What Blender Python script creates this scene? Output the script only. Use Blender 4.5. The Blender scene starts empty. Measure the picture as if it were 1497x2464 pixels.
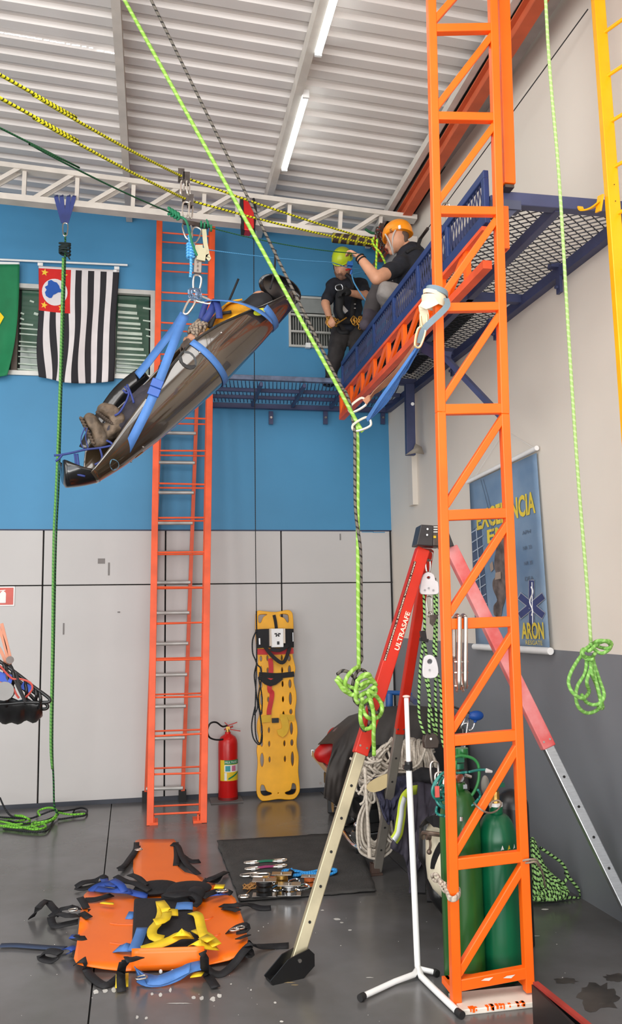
import bpy, bmesh, math, random
from mathutils import Vector as V, Matrix
from mathutils import noise as NZ
R = random.Random(7)
SC = bpy.context.scene
COL = SC.collection
PI = math.pi
# ------------------------------------------------------------ camera
F, CX, CY, CH = 2000., 748.5, 1232., 1.75      # focal length in pixels of a 1497 x 2464 frame, eye height
_D = V((370 - CX, -(1480 - CY), -F)).normalized()
_E = V((10370 - CX, -(1321 - CY), -F))
_U = _E.cross(_D).normalized()
if _U.y < 0: _U = -_U
_X = _D.cross(_U)
M = Matrix((_X, _D, _U))
CAM = V((0, 0, CH))
cd = bpy.data.cameras.new('camera'); cam = bpy.data.objects.new('camera', cd); COL.objects.link(cam)
cam.matrix_world = Matrix.Translation(CAM) @ M.to_4x4()
cd.sensor_fit = 'VERTICAL'; cd.sensor_height = 24.64; cd.lens = 20.0; cd.clip_start = 0.05
SC.camera = cam
SC.view_settings.view_transform = 'Standard'; SC.view_settings.look = 'None'
SC.view_settings.gamma = 1; SC.view_settings.use_curve_mapping = False
SC.view_settings.exposure = -0.10
# ------------------------------------------------------------ daylight and added fill lights
w = bpy.data.worlds.new('world'); SC.world = w; w.use_nodes = True
w.node_tree.nodes['Background'].inputs[0].default_value = (0.86, 0.92, 1.0, 1)
w.node_tree.nodes['Background'].inputs[1].default_value = 1.0
def area(name, loc, target, sx, sy, power, col=(1, 1, 1)):
    l = bpy.data.lights.new(name, 'AREA'); l.shape = 'RECTANGLE'; l.size = sx; l.size_y = sy
    l.energy = power; l.color = col
    o = bpy.data.objects.new(name, l); COL.objects.link(o); o.location = loc
    o.rotation_euler = (V(target) - V(loc)).to_track_quat('-Z', 'Y').to_euler()
    return o
area('gate_daylight', (-1.5, -3.4, 2.7), (0.6, 8, 2.6), 7.5, 4.6, 300, (0.96, 0.98, 1.0))
area('right_wall_fill', (-6.5, 2.0, 2.6), (2.6, 4.6, 3.2), 6.0, 4.6, 400, (1.0, 0.985, 0.96))  # added fill from the left, brightens the right wall
area('ceiling_fill', (-1.5, -3.2, .25), (0.3, 5.5, 5.6), 7.0, 2.0, 400, (1.0, 0.97, 0.93))  # added low fill aimed upward to lift the ceiling
area('floor_fill', (-.6, 1.6, 5.2), (0.4, 4.2, 0), 4.5, 3.0, 200, (1.0, 0.985, 0.96))  # added overhead fill for the floor and other level surfaces
# ------------------------------------------------------------ rays: a point of the frame carried to a plane of the room
def ray(u, v): return M @ V(((u - CX) / F, -(v - CY) / F, -1.))
def PY(u, v, Y): r = ray(u, v); return CAM + r * (Y / r.y)
def PX(u, v, X): r = ray(u, v); return CAM + r * (X / r.x)
def PZ(u, v, Z=0.): r = ray(u, v); return CAM + r * ((Z - CH) / r.z)
WK = .045
def RWX(Y): return 2.42 + (8.29 - Y) * WK
def RW(u, v, off=0.):
    r = ray(u, v); t = (2.42 - off + 8.29 * WK) / (r.x + WK * r.y); return CAM + r * t
def mpp(Y): return Y / F
# ------------------------------------------------------------ materials
def lin(c):
    return tuple(((x / 255) / 12.92 if x / 255 <= .04045 else ((x / 255 + .055) / 1.055) ** 2.4) for x in c) + (1,)
_M = {}
def mat(name, c, rough=.5, metal=0., var=.06, scale=6., bump=0., bscale=60., c2=None, spec=.5, emit=0, alpha=None, coat=0., trans=0., stretch=None):
    if name in _M: return _M[name]
    m = bpy.data.materials.new(name); m.use_nodes = True; nt = m.node_tree; N = nt.nodes; L = nt.links
    b = N['Principled BSDF']; b.inputs['Roughness'].default_value = rough; b.inputs['Metallic'].default_value = metal
    b.inputs['Specular IOR Level'].default_value = spec; b.inputs['Coat Weight'].default_value = coat
    b.inputs['Transmission Weight'].default_value = trans
    tc = N.new('ShaderNodeTexCoord'); n = N.new('ShaderNodeTexNoise'); n.inputs['Scale'].default_value = scale
    n.inputs['Detail'].default_value = 5
    src = tc.outputs['Object']
    if stretch:
        mp = N.new('ShaderNodeMapping'); mp.inputs['Scale'].default_value = stretch; L.new(src, mp.inputs['Vector']); src = mp.outputs['Vector']
    L.new(src, n.inputs['Vector'])
    r = N.new('ShaderNodeValToRGB'); L.new(n.outputs['Fac'], r.inputs['Fac'])
    a = lin(c); d = lin(c2) if c2 else tuple(x * (1 - 2.2 * var) for x in a[:3]) + (1,)
    if not c2: a = tuple(min(1, x * (1 + 1.2 * var)) for x in a[:3]) + (1,)
    r.color_ramp.elements[0].color = d; r.color_ramp.elements[1].color = a
    r.color_ramp.elements[0].position = .32; r.color_ramp.elements[1].position = .66
    L.new(r.outputs['Color'], b.inputs['Base Color'])
    if emit:
        b.inputs['Emission Color'].default_value = lin(c); b.inputs['Emission Strength'].default_value = emit
    if bump:
        n2 = N.new('ShaderNodeTexNoise'); n2.inputs['Scale'].default_value = bscale; n2.inputs['Detail'].default_value = 4
        L.new(src, n2.inputs['Vector'])
        bp = N.new('ShaderNodeBump'); bp.inputs['Strength'].default_value = bump; bp.inputs['Distance'].default_value = .01
        L.new(n2.outputs['Fac'], bp.inputs['Height']); L.new(bp.outputs['Normal'], b.inputs['Normal'])
    _M[name] = m; return m
def ropemat(name, c, cf, freq=40., duty=.35, mode='spiral', rough=.7):
    if name in _M: return _M[name]
    m = bpy.data.materials.new(name); m.use_nodes = True; nt = m.node_tree; N = nt.nodes; L = nt.links
    b = N['Principled BSDF']; b.inputs['Roughness'].default_value = rough; b.inputs['Specular IOR Level'].default_value = .3
    uv = N.new('ShaderNodeUVMap'); s = N.new('ShaderNodeSeparateXYZ'); L.new(uv.outputs[0], s.inputs[0])
    def mt(op, a, bb):
        x = N.new('ShaderNodeMath'); x.operation = op
        for i, q in enumerate((a, bb)):
            if q is None: continue
            if isinstance(q, (int, float)): x.inputs[i].default_value = q
            else: L.new(q, x.inputs[i])
        return x.outputs[0]
    u = mt('MULTIPLY', s.outputs[0], freq); v = s.outputs[1]
    a1 = mt('LESS_THAN', mt('FRACT', mt('ADD', u, v), None), duty)
    if mode == 'spiral': fac = a1
    else:
        a2 = mt('LESS_THAN', mt('FRACT', mt('SUBTRACT', mt('MULTIPLY', u, 1.0), mt('MULTIPLY', v, 2.0)), None), .55)
        fac = mt('MULTIPLY', a1, a2) if mode == 'fleck' else mt('MAXIMUM', a1, a2)
    mx = N.new('ShaderNodeMix'); mx.data_type = 'RGBA'; L.new(fac, mx.inputs[0])
    mx.inputs[6].default_value = lin(c); mx.inputs[7].default_value = lin(cf)
    L.new(mx.outputs[2], b.inputs['Base Color'])
    _M[name] = m; return m
ORANGE = mat('orange_paint', (252, 102, 10), .38, var=.05, scale=3, bump=.03)
ORANGE2 = mat('worn_orange_paint', (240, 92, 44), .5, var=.08, scale=5, bump=.05)
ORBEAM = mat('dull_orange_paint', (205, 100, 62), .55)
NAVY = mat('navy_paint', (62, 69, 104), .45, var=.08)
BLUEP = mat('blue_paint', (36, 60, 114), .42, var=.08)
YELP = mat('yellow_paint', (240, 170, 8), .4, var=.04)
WHITEP = mat('white_paint', (226, 218, 206), .5, var=.05)
CREAM = mat('cream_steel_paint', (212, 204, 194), .5, var=.05)
ALU = mat('aluminium', (196, 198, 200), .34, .85, var=.05, scale=20, stretch=(1, 1, 8))
STEEL = mat('steel', (190, 186, 180), .28, .95, var=.08, scale=14)
DSTEEL = mat('dark_steel', (92, 84, 80), .35, .8, var=.15, scale=14)
CHROME = mat('chrome', (225, 225, 225), .12, 1.)
BLACK = mat('black_webbing', (24, 23, 26), .75, var=.15, bump=.2, bscale=250)
BLACKP = mat('black_plastic', (22, 22, 23), .35, var=.1)
RUBBER = mat('black_rubber', (30, 29, 29), .7, var=.15)
BLUEW = mat('blue_webbing', (76, 124, 190), .6, var=.08, bump=.15, bscale=200)
NAVYW = mat('dark_blue_webbing', (40, 56, 122), .65, var=.12)
YELW = mat('yellow_webbing', (236, 200, 30), .6, var=.1)
RED = mat('red_enamel', (196, 22, 20), .3, var=.06)
WHITE = mat('white_plastic', (238, 238, 236), .4, var=.03)
BRASS = mat('brass', (190, 150, 80), .35, .9)
# ------------------------------------------------------------ mesh builder
SPLIT = {'black_strap', 'blue_strap', 'blue_webbing', 'hood_strap', 'lacing_strap', 'lace', 'yellow_strap', 'red_strap', 'red_cord', 'velcro_patch', 'slot_rib', 'scuff_mark', 'clip', 'bolt', 'rivet',
 'carabiner', 'lower_carabiner', 'webbing', 'tan_strap', 'grey_strap', 'spring', 'case_edge', 'metal_clip', 'head_cushion', 'harness_pad', 'chin_strap', 'eyebrow', 'eye', 'helmet_vent', 'cream_strap', 'chest_strap', 'harness_strap', 'wrist_band',
 'rubber_cap', 'locking_pin', 'lever', 'strap', 'blue_paint_smear', 'screw', 'end_cap', 'bolt_plate', 'sheave', 'rim_edge', 'dark_strap', 'screw_gate', 'label_inner', 'blue_lanyard', 'shackle', 'buckle', 'chrome_frame', 'core', 'rod', 'hole', 'warning_label', 'heading_band', 'loop_strap', 'paint_scrape', 'base_side'}
class MB:
    def __init__(s): s.v = []; s.f = []; s.uv = []; s.mi = []; s.m = 0; s.st = []
    def add(s, vs, fs, uvs=None):
        b = len(s.v); s.st.append((b, len(s.f))); s.v.extend(V(x) for x in vs)
        for i, f in enumerate(fs):
            s.f.append([b + k for k in f]); s.uv.append(uvs[i] if uvs else None); s.mi.append(s.m)
        return s
    def box(s, c, size, rot=None):
        c = V(c); a, b, d = [x / 2 for x in size]
        vs = [V((x, y, z)) for x in (-a, a) for y in (-b, b) for z in (-d, d)]
        if rot is not None: vs = [rot @ v for v in vs]
        return s.add([c + v for v in vs], [(0, 1, 3, 2), (4, 6, 7, 5), (0, 4, 5, 1), (2, 3, 7, 6), (0, 2, 6, 4), (1, 5, 7, 3)])
    def bar(s, p, q, w, h, up=(0, 0, 1)):
        p = V(p); q = V(q); t = (q - p)
        if t.length < 1e-6: return s
        t.normalize(); up = V(up)
        if abs(t.dot(up.normalized())) > .999: up = V((0, 1, 0))
        e = t.cross(up).normalized(); n = e.cross(t)
        vs = []
        for o in (p, q):
            for a, b in ((-1, -1), (1, -1), (1, 1), (-1, 1)): vs.append(o + e * (a * w / 2) + n * (b * h / 2))
        return s.add(vs, [(0, 3, 2, 1), (4, 5, 6, 7), (0, 1, 5, 4), (1, 2, 6, 5), (2, 3, 7, 6), (3, 0, 4, 7)])
    def rod(s, p, q, r, r2=None, n=12, cap=True):
        return s.tube([V(p), V(q)], r, n, rr=[r, r if r2 is None else r2], cap=cap, sm=False)
    def tube(s, pts, r, n=8, closed=False, rr=None, cap=True, sm=True, per=3):
        pts = [V(p) for p in pts]
        if sm and len(pts) > 2:
            if rr: 
                k = len(pts); rn = []
                seg = k if closed else k - 1
                for i in range(seg):
                    for j in range(per): rn.append(rr[i] + (rr[(i + 1) % k] - rr[i]) * j / per)
                if not closed: rn.append(rr[-1])
                rr = rn
            pts = crom(pts, per, closed)
        k = len(pts); vs = []; L = 0; us = []
        prev = None
        for i, p in enumerate(pts):
            a = pts[i - 1] if (i > 0 or closed) else p
            b = pts[(i + 1) % k] if (i < k - 1 or closed) else p
            t = (b - a)
            t = t.normalized() if t.length > 1e-9 else V((0, 0, 1))
            if prev is None:
                ref = V((0, 0, 1)) if abs(t.z) < .9 else V((1, 0, 0)); e = t.cross(ref).normalized()
            else:
                e = prev - t * prev.dot(t)
                e = e.normalized() if e.length > 1e-6 else t.orthogonal().normalized()
            prev = e; g = t.cross(e); rad = rr[i] if rr else r
            if i: L += (p - pts[i - 1]).length
            us.append(L)
            for j in range(n):
                an = 2 * PI * j / n; vs.append(p + e * (rad * math.cos(an)) + g * (rad * math.sin(an)))
        fs = []; uvs = []
        seg = k if closed else k - 1
        for i in range(seg):
            i2 = (i + 1) % k; u2 = us[i2] if i2 else L + (pts[0] - pts[-1]).length
            for j in range(n):
                j2 = (j + 1) % n
                fs.append((i * n + j, i * n + j2, i2 * n + j2, i2 * n + j))
                uvs.append(((us[i], j / n), (us[i], (j + 1) / n), (u2, (j + 1) / n), (u2, j / n)))
        if cap and not closed:
            fs.append(tuple(range(n - 1, -1, -1))); uvs.append([(0, 0)] * n)
            fs.append(tuple((k - 1) * n + j for j in range(n))); uvs.append([(L, 0)] * n)
        return s.add(vs, fs, uvs)
    def ribbon(s, pts, w, t, nrm, sm=True, per=3, closed=False):
        pts = [V(p) for p in pts]; nn = [V(x) for x in nrm] if isinstance(nrm, list) else [V(nrm)] * len(pts)
        if sm and len(pts) > 2:
            np_ = crom(pts, per, closed); k = len(nn); o = []
            seg = k if closed else k - 1
            for i in range(seg):
                for j in range(per): o.append(nn[i].lerp(nn[(i + 1) % k], j / per))
            if not closed: o.append(nn[-1])
            pts, nn = np_, o
        k = len(pts); vs = []
        for i, p in enumerate(pts):
            a = pts[i - 1] if (i > 0 or closed) else p
            b = pts[(i + 1) % k] if (i < k - 1 or closed) else p
            tt = (b - a).normalized(); e = tt.cross(nn[i])
            e = e.normalized() if e.length > 1e-5 else tt.orthogonal().normalized()
            g = e.cross(tt)
            for x, y in ((-1, -1), (1, -1), (1, 1), (-1, 1)): vs.append(p + e * (x * w / 2) + g * (y * t / 2))
        fs = []
        seg = k if closed else k - 1
        for i in range(seg):
            i2 = (i + 1) % k
            for j in range(4): fs.append((i * 4 + j, i * 4 + (j + 1) % 4, i2 * 4 + (j + 1) % 4, i2 * 4 + j))
        if not closed: fs += [(3, 2, 1, 0), tuple((k - 1) * 4 + j for j in range(4))]
        return s.add(vs, fs)
    def lathe(s, prof, o, n=24, ax=(0, 0, 1)):
        o = V(o); ax = V(ax).normalized(); e = ax.orthogonal().normalized(); g = ax.cross(e); vs = []
        for r, z in prof:
            for j in range(n):
                a = 2 * PI * j / n; vs.append(o + ax * z + e * (r * math.cos(a)) + g * (r * math.sin(a)))
        fs = []; uvs = []
        for i in range(len(prof) - 1):
            for j in range(n):
                fs.append((i * n + j, i * n + (j + 1) % n, (i + 1) * n + (j + 1) % n, (i + 1) * n + j))
                uvs.append(((j / n, prof[i][1]), ((j + 1) / n, prof[i][1]), ((j + 1) / n, prof[i + 1][1]), (j / n, prof[i + 1][1])))
        fs.append(tuple(range(n - 1, -1, -1))); uvs.append(None)
        fs.append(tuple((len(prof) - 1) * n + j for j in range(n))); uvs.append(None)
        return s.add(vs, fs, uvs)
    def ball(s, c, rad, n=16, m=10, rot=None, top=1.0, z0=-1.0):
        c = V(c); rad = V(rad) if not isinstance(rad, (int, float)) else V((rad,) * 3); vs = []
        a0 = math.asin(z0); a1 = math.asin(top)
        for i in range(m + 1):
            a = a0 + (a1 - a0) * i / m
            for j in range(n):
                b = 2 * PI * j / n; p = V((math.cos(a) * math.cos(b) * rad.x, math.cos(a) * math.sin(b) * rad.y, math.sin(a) * rad.z))
                if rot is not None: p = rot @ p
                vs.append(c + p)
        fs = [(i * n + j, i * n + (j + 1) % n, (i + 1) * n + (j + 1) % n, (i + 1) * n + j) for i in range(m) for j in range(n)]
        fs.append(tuple(range(n - 1, -1, -1))); fs.append(tuple(m * n + j for j in range(n)))
        return s.add(vs, fs)
    def grid(s, f, nu, nv, mf=None):
        vs = [f(i / nu, j / nv) for j in range(nv + 1) for i in range(nu + 1)]; fs = []; b = len(s.v)
        for j in range(nv):
            for i in range(nu): fs.append((j * (nu + 1) + i, j * (nu + 1) + i + 1, (j + 1) * (nu + 1) + i + 1, (j + 1) * (nu + 1) + i))
        uvs = [((i / nu, j / nv), ((i + 1) / nu, j / nv), ((i + 1) / nu, (j + 1) / nv), (i / nu, (j + 1) / nv)) for j in range(nv) for i in range(nu)]
        k = len(s.mi); s.add(vs, fs, uvs)
        if mf:
            for q in range(len(fs)): s.mi[k + q] = mf((q % nu + .5) / nu, (q // nu + .5) / nv)
        return s
    def build(s, name, mats, parent=None, smooth=True, ang=.7, **kw):
        if parent is not None and name in SPLIT and len(s.st) > 1 and not kw.get('kind'):
            st = s.st + [(len(s.v), len(s.f))]; o = None
            for (a, fa), (c, fc) in zip(st[:-1], st[1:]):
                q = MB(); q.v = s.v[a:c]; q.f = [[k - a for k in f] for f in s.f[fa:fc]]; q.uv = s.uv[fa:fc]; q.mi = s.mi[fa:fc]; q.st = [(0, 0)]
                o2 = q.build(name, mats, parent, smooth, ang, **kw); o = o or o2
            return o
        me = bpy.data.meshes.new(name); me.from_pydata([tuple(v) for v in s.v], [], s.f)
        if any(u is not None for u in s.uv):
            ul = me.uv_layers.new(name='UVMap'); k = 0
            for f, u in zip(s.f, s.uv):
                for c in range(len(f)):
                    if u is not None: ul.data[k].uv = u[c]
                    k += 1
        if any(s.mi): me.polygons.foreach_set('material_index', s.mi)
        return finish(name, me, mats, parent, smooth, ang, **kw)
def crom(P, per, closed=False):
    n = len(P); out = []
    seg = n if closed else n - 1
    for i in range(seg):
        if closed: a, b, c, d = P[i - 1], P[i], P[(i + 1) % n], P[(i + 2) % n]
        else: a, b, c, d = P[max(i - 1, 0)], P[i], P[i + 1], P[min(i + 2, n - 1)]
        for j in range(per):
            t = j / per; t2 = t * t; t3 = t2 * t
            out.append(.5 * ((2 * b) + (c - a) * t + (2 * a - 5 * b + 4 * c - d) * t2 + (3 * b - a - 3 * c + d) * t3))
    if not closed: out.append(P[-1].copy())
    return out
def wloc(o):
    v = V((0, 0, 0))
    while o is not None: v += o.location; o = o.parent
    return v
def tags(o, label=None, cat=None, group=None, kind=None):
    if label: o['label'] = label
    if cat: o['category'] = cat
    if group: o['group'] = group
    if kind: o['kind'] = kind
    return o
def finish(name, me, mats, parent=None, smooth=True, ang=.7, label=None, cat=None, group=None, kind=None, fixn=True):
    if not isinstance(mats, (list, tuple)): mats = [mats]
    for m in mats: me.materials.append(m)
    if parent is not None: off = wloc(parent)
    else:
        vs = [v.co for v in me.vertices]
        off = V(((min(v.x for v in vs) + max(v.x for v in vs)) / 2, (min(v.y for v in vs) + max(v.y for v in vs)) / 2, min(v.z for v in vs)))
    me.transform(Matrix.Translation(-off))
    if fixn:
        bm = bmesh.new(); bm.from_mesh(me); bmesh.ops.recalc_face_normals(bm, faces=bm.faces); bm.to_mesh(me); bm.free()
    if smooth:
        me.polygons.foreach_set('use_smooth', [True] * len(me.polygons)); me.set_sharp_from_angle(angle=ang)
    o = bpy.data.objects.new(name, me); COL.objects.link(o)
    if parent is not None: o.parent = parent
    else: o.location = off
    return tags(o, label, cat, group, kind)
def thing(name, label, cat, loc, group=None, kind=None):
    o = bpy.data.objects.new(name, None); COL.objects.link(o); o.location = loc; o.empty_display_size = .1
    return tags(o, label, cat, group, kind)
def solid(o, t, off=0.):
    m = o.modifiers.new('thickness', 'SOLIDIFY'); m.thickness = t; m.offset = off; return o
def bevel(o, w, seg=2):
    m = o.modifiers.new('bevel', 'BEVEL'); m.width = w; m.segments = seg; m.limit_method = 'ANGLE'; m.angle_limit = .7; return o
def sub(o, n=1):
    m = o.modifiers.new('subdivision', 'SUBSURF'); m.levels = n; m.render_levels = n; return o
def plate(name, loops, thick, frame, mats, parent=None, bev=0., **kw):
    cu = bpy.data.curves.new('c', 'CURVE'); cu.dimensions = '2D'; cu.fill_mode = 'BOTH'; cu.extrude = thick / 2; cu.bevel_depth = bev
    for lp in loops:
        sp = cu.splines.new('POLY'); sp.points.add(len(lp) - 1); sp.use_cyclic_u = True
        for i, p in enumerate(lp): sp.points[i].co = (p[0], p[1], 0, 1)
    ob = bpy.data.objects.new('c', cu); me = bpy.data.meshes.new_from_object(ob)
    bpy.data.objects.remove(ob); bpy.data.curves.remove(cu)
    o, ex, ey, ez = frame
    for v in me.vertices: v.co = o + ex * v.co.x + ey * v.co.y + ez * v.co.z
    me.materials.clear()
    return finish(name, me, mats, parent, kw.pop('smooth', False), **kw)
def text(name, s, frame, width, height, mats, parent=None, ext=.001, shear=0., bold=.0, **kw):
    cu = bpy.data.curves.new('t', 'FONT'); cu.body = s; cu.size = 1; cu.offset = bold; cu.resolution_u = 3; cu.shear = shear
    ob = bpy.data.objects.new('t', cu); me = bpy.data.meshes.new_from_object(ob)
    bpy.data.objects.remove(ob)
    xs = [v.co.x for v in me.vertices]; ys = [v.co.y for v in me.vertices]
    x0, x1, y0, y1 = min(xs), max(xs), min(ys), max(ys)
    o, ex, ey, ez = frame
    for v in me.vertices: v.co = o + ex * ((v.co.x - x0) / (x1 - x0) * width) + ey * ((v.co.y - y0) / (y1 - y0) * height) + ez * ext
    me.materials.clear()
    return finish(name, me, mats, parent, False, fixn=False, **kw)
def arc(cx, cy, rx, ry, a0, a1, n):
    return [(cx + rx * math.cos(math.radians(a0 + (a1 - a0) * i / n)), cy + ry * math.sin(math.radians(a0 + (a1 - a0) * i / n))) for i in range(n + 1)]
def oval(cx, cy, rx, ry, n=14): return arc(cx, cy, rx, ry, 0, 360 - 360 / n, n - 1)
def spline2(P, per=4):
    return [(p.x, p.y) for p in crom([V((a, b, 0)) for a, b in P], per, True)]
def blob(name, caps, m, parent, voxel=.01, smooth=4, extra=None, noise=0., nsc=8., **kw):
    """one continuous surface grown from tapered limbs (p, q, r1, r2) and balls"""
    b = MB()
    for c in caps:
        p, q, r1, r2 = V(c[0]), V(c[1]), c[2], c[3]
        t = q - p
        if t.length < 1e-4: b.ball(p, r1, 14, 8); continue
        tn = t.normalized(); pr = [(r1 * .02, -r1)]
        for a in (-60, -30, 0): pr.append((r1 * math.cos(math.radians(a)), r1 * math.sin(math.radians(a))))
        for a in (0, 30, 60): pr.append((r2 * math.cos(math.radians(a)), t.length + r2 * math.sin(math.radians(a))))
        pr.append((r2 * .02, t.length + r2)); b.lathe(pr, p, 14, tn)
    for e in (extra or []): b.ball(e[0], e[1], 18, 12, e[2] if len(e) > 2 else None)
    me = bpy.data.meshes.new('b'); me.from_pydata([tuple(v) for v in b.v], [], b.f)
    bm = bmesh.new(); bm.from_mesh(me); bmesh.ops.recalc_face_normals(bm, faces=bm.faces); bm.to_mesh(me); bm.free()
    ob = bpy.data.objects.new('b', me); COL.objects.link(ob)
    r = ob.modifiers.new('r', 'REMESH'); r.mode = 'VOXEL'; r.voxel_size = voxel
    s = ob.modifiers.new('s', 'SMOOTH'); s.iterations = smooth; s.factor = .5
    dg = bpy.context.evaluated_depsgraph_get(); m2 = bpy.data.meshes.new_from_object(ob.evaluated_get(dg))
    bpy.data.objects.remove(ob)
    if noise:
        m2.update()
        ns = [v.normal.copy() for v in m2.vertices]
        for v, nn in zip(m2.vertices, ns): v.co += nn * (noise * NZ.noise(v.co * nsc))
    m2.materials.clear()
    return finish(name, m2, m, parent, True, 3., fixn=False, **kw)
def capmesh(pts, rad):
    return [(pts[i], pts[i + 1], rad[i], rad[i + 1]) for i in range(len(pts) - 1)]
def carabiner(b, c, L, ax, sd, r=.005, wd=.5):
    """closed D-shaped ring of rod; ax = long direction, sd = side"""
    c = V(c); ax = V(ax).normalized(); sd = V(sd); sd = (sd - ax * sd.dot(ax)).normalized()
    pts = []
    for a in range(0, 360, 30):
        x = math.cos(math.radians(a)); y = math.sin(math.radians(a))
        x = math.copysign(abs(x) ** .6, x); y = math.copysign(abs(y) ** .8, y)
        k = wd * (1 + .18 * x)
        pts.append(c + ax * (x * L / 2) + sd * (y * L / 2 * k))
    b.tube(pts, r, 6, closed=True, per=2)
# ============================================================ THE SETTING
FLOORM = mat('polished_concrete_floor', (106, 105, 106), .22, var=.12, scale=1.6, bump=.04, bscale=25, c2=(82, 80, 78), spec=.5)
GAPM = mat('dark_joint', (30, 29, 28), .8)
fl = thing('floor', None, None, (0, 3, 0), kind='structure')
MB().box((-2.0, 2.4, -.06), (10.6, 13.6, .08)).build('joint_base', GAPM, fl)
xa, ya = PZ(268, 1940)[:2]; xb, yb = PZ(212, 2464)[:2]
sl = (xa - xb) / (ya - yb)
def sx(y, k): return xb + (y - yb) * sl + k
kk = [-6.6, -4.0, -2.0, 0, 2.0, 2.95]
for i in range(5):
    for y0, y1 in ((-4, 1.6), (1.6, 8.36)):
        g = .004
        p = [(sx(y0, kk[i]) + g, y0 + g), (sx(y0, kk[i + 1]) - g, y0 + g), (sx(y1, kk[i + 1]) - g, y1 - g), (sx(y1, kk[i]) + g, y1 - g)]
        b = MB(); vs = [V((x, y, 0)) for x, y in p] + [V((x, y, -.03)) for x, y in p]
        b.add(vs, [(0, 1, 2, 3), (7, 6, 5, 4), (0, 4, 5, 1), (1, 5, 6, 2), (2, 6, 7, 3), (3, 7, 4, 0)])
        b.build('slab', FLOORM, fl, smooth=False)
# splashes of white paint on the floor
PAINT = mat('dried_white_paint', (206, 204, 198), .6, var=.1)
def splash(name, spots, m=PAINT):
    b = MB()
    for (x, y, sx_, sy_) in spots:
        n = 9 if sx_ < 20 else 26; c = PZ(x, y); vs = []; sx_ *= .75; sy_ *= .7
        for i in range(n):
            a = 2 * PI * i / n; k = .7 + .5 * R.random()
            q = PZ(x + math.cos(a) * sx_ * k, y + math.sin(a) * sy_ * k, .001); vs.append(q)
        b.add(vs, [tuple(range(n))])
    return b.build(name, m, fl, smooth=False, kind='stuff')
sp = [(231, 2387, 10, 8), (252, 2384, 9, 8), (274, 2382, 9, 9), (366, 2392, 5, 5), (386, 2394, 6, 7), (466, 2400, 6, 7), (486, 2402, 7, 8), (512, 2404, 9, 8), (528, 2396, 9, 8),
      (330, 2448, 5, 6), (352, 2450, 6, 5), (410, 2382, 5, 8), (430, 2414, 40, 1.5), (556, 2368, 3, 3), (604, 2382, 3, 3), (662, 2412, 5, 4), (678, 2458, 6, 4), (812, 2212, 12, 4), (822, 2220, 6, 3), (842, 2238, 8, 3),
      (776, 2190, 6, 2), (890, 2352, 12, 1.5), (1312, 2188, 12, 2), (1292, 2252, 12, 1.5), (1354, 2352, 2, 2), (846, 2106, 5, 3), (634, 2230, 2, 2), (622, 2240, 3, 2)]
for _ in range(60): sp.append((R.uniform(20, 1400), R.uniform(2120, 2460), R.uniform(.8, 2.2), R.uniform(.6, 1.5)))
splash('paint_mark', sp)
splash('tape_residue', [(694, 2364, 22, 2), (710, 2370, 16, 2)], mat('tape_residue', (150, 132, 96), .7))
STAIN = mat('wet_dark_stain', (66, 60, 55), .35, var=.3)
splash('stain', [(1440, 2400, 70, 48), (1362, 2360, 40, 10), (1480, 2352, 34, 14)], STAIN)
# back wall: white panels below, blue above
BLUEWALL = mat('blue_wall_paint', (66, 138, 182), .55, var=.05, scale=.8, bump=.04, bscale=30)
PANEL = mat('white_composite_panel', (192, 189, 187), .42, var=.03, scale=.7)
wb = thing('wall_back', None, None, (-2, 8.3, 0), kind='structure')
WY = 8.29
MB().box((-2.2, WY + .16, 3.0), (9.6, .2, 6.6)).build('joint_base', GAPM, wb)
xs = [-7.0, -5.8, -4.6, -3.4, -2.22, -1.045, .11, 1.262, 2.43]
for i in range(8):
    for z0, z1 in ((.03, 2.042), (2.052, 2.575)):
        bevel(MB().box(((xs[i] + xs[i + 1]) / 2, WY + .02, (z0 + z1) / 2), (xs[i + 1] - xs[i] - .014, .04, z1 - z0)).build('panel', PANEL, wb, smooth=False), .003, 1)
# window openings as (x0,x1,z0,z1)
wa = PY(36, 703, WY); wb_ = PY(372, 905, WY); W1 = (wa.x, wb_.x, PY(200, 909, WY).z, PY(200, 692, WY).z)
W2 = (PY(694, 780, WY).x, PY(806, 780, WY).x, PY(750, 838, WY).z, PY(750, 716, WY).z)
zt = 6.6; z0 = 2.585
b = MB()
def wallbox(x0, x1, za, zb): b.box(((x0 + x1) / 2, WY + .05, (za + zb) / 2), (x1 - x0, .1, zb - za))
W1 = (-2.1, W1[1], W1[2], W1[3])
wallbox(-7, W1[0], z0, zt); wallbox(W1[0], W1[1], z0, W1[2]); wallbox(W1[0], W1[1], W1[3], zt); wallbox(W1[1], W2[0], z0, zt)
wallbox(W2[0], W2[1], z0, W2[2]); wallbox(W2[0], W2[1], W2[3], zt); wallbox(W2[1], 2.5, z0, zt)
b.build('blue_wall', BLUEWALL, wb, smooth=False)
MB().bar((-7, WY - .003, 2.58), (2.42, WY - .003, 2.58), .006, .012).build('joint_strip', mat('dark_navy_trim', (32, 44, 78), .5), wb)
bs = MB().box((-2.3, WY - .004, .02), (9.4, .012, .04)).build('baseboard_back', mat('dark_baseboard', (52, 56, 66), .5), None, kind='structure')
SCUFF = mat('grey_scuff', (128, 124, 122), .8)
MB().box((2.405, WY - .004, 1.29), (.016, .012, 2.58)).build('joint_strip', GAPM, wb)
b = MB()
for x, y, ww, hh in ((262, 1369, 2, 15), (244, 1350, 8, 6), (153, 1513, 1.6, 13), (286, 1473, 3, 1.5), (819, 1292, 1.5, 8)):
    c = PY(x, y, WY - .003); b.box(c, (ww * .0083, .003, hh * .0083))
b.build('scuff_mark', SCUFF, wb)
b = MB()
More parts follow.
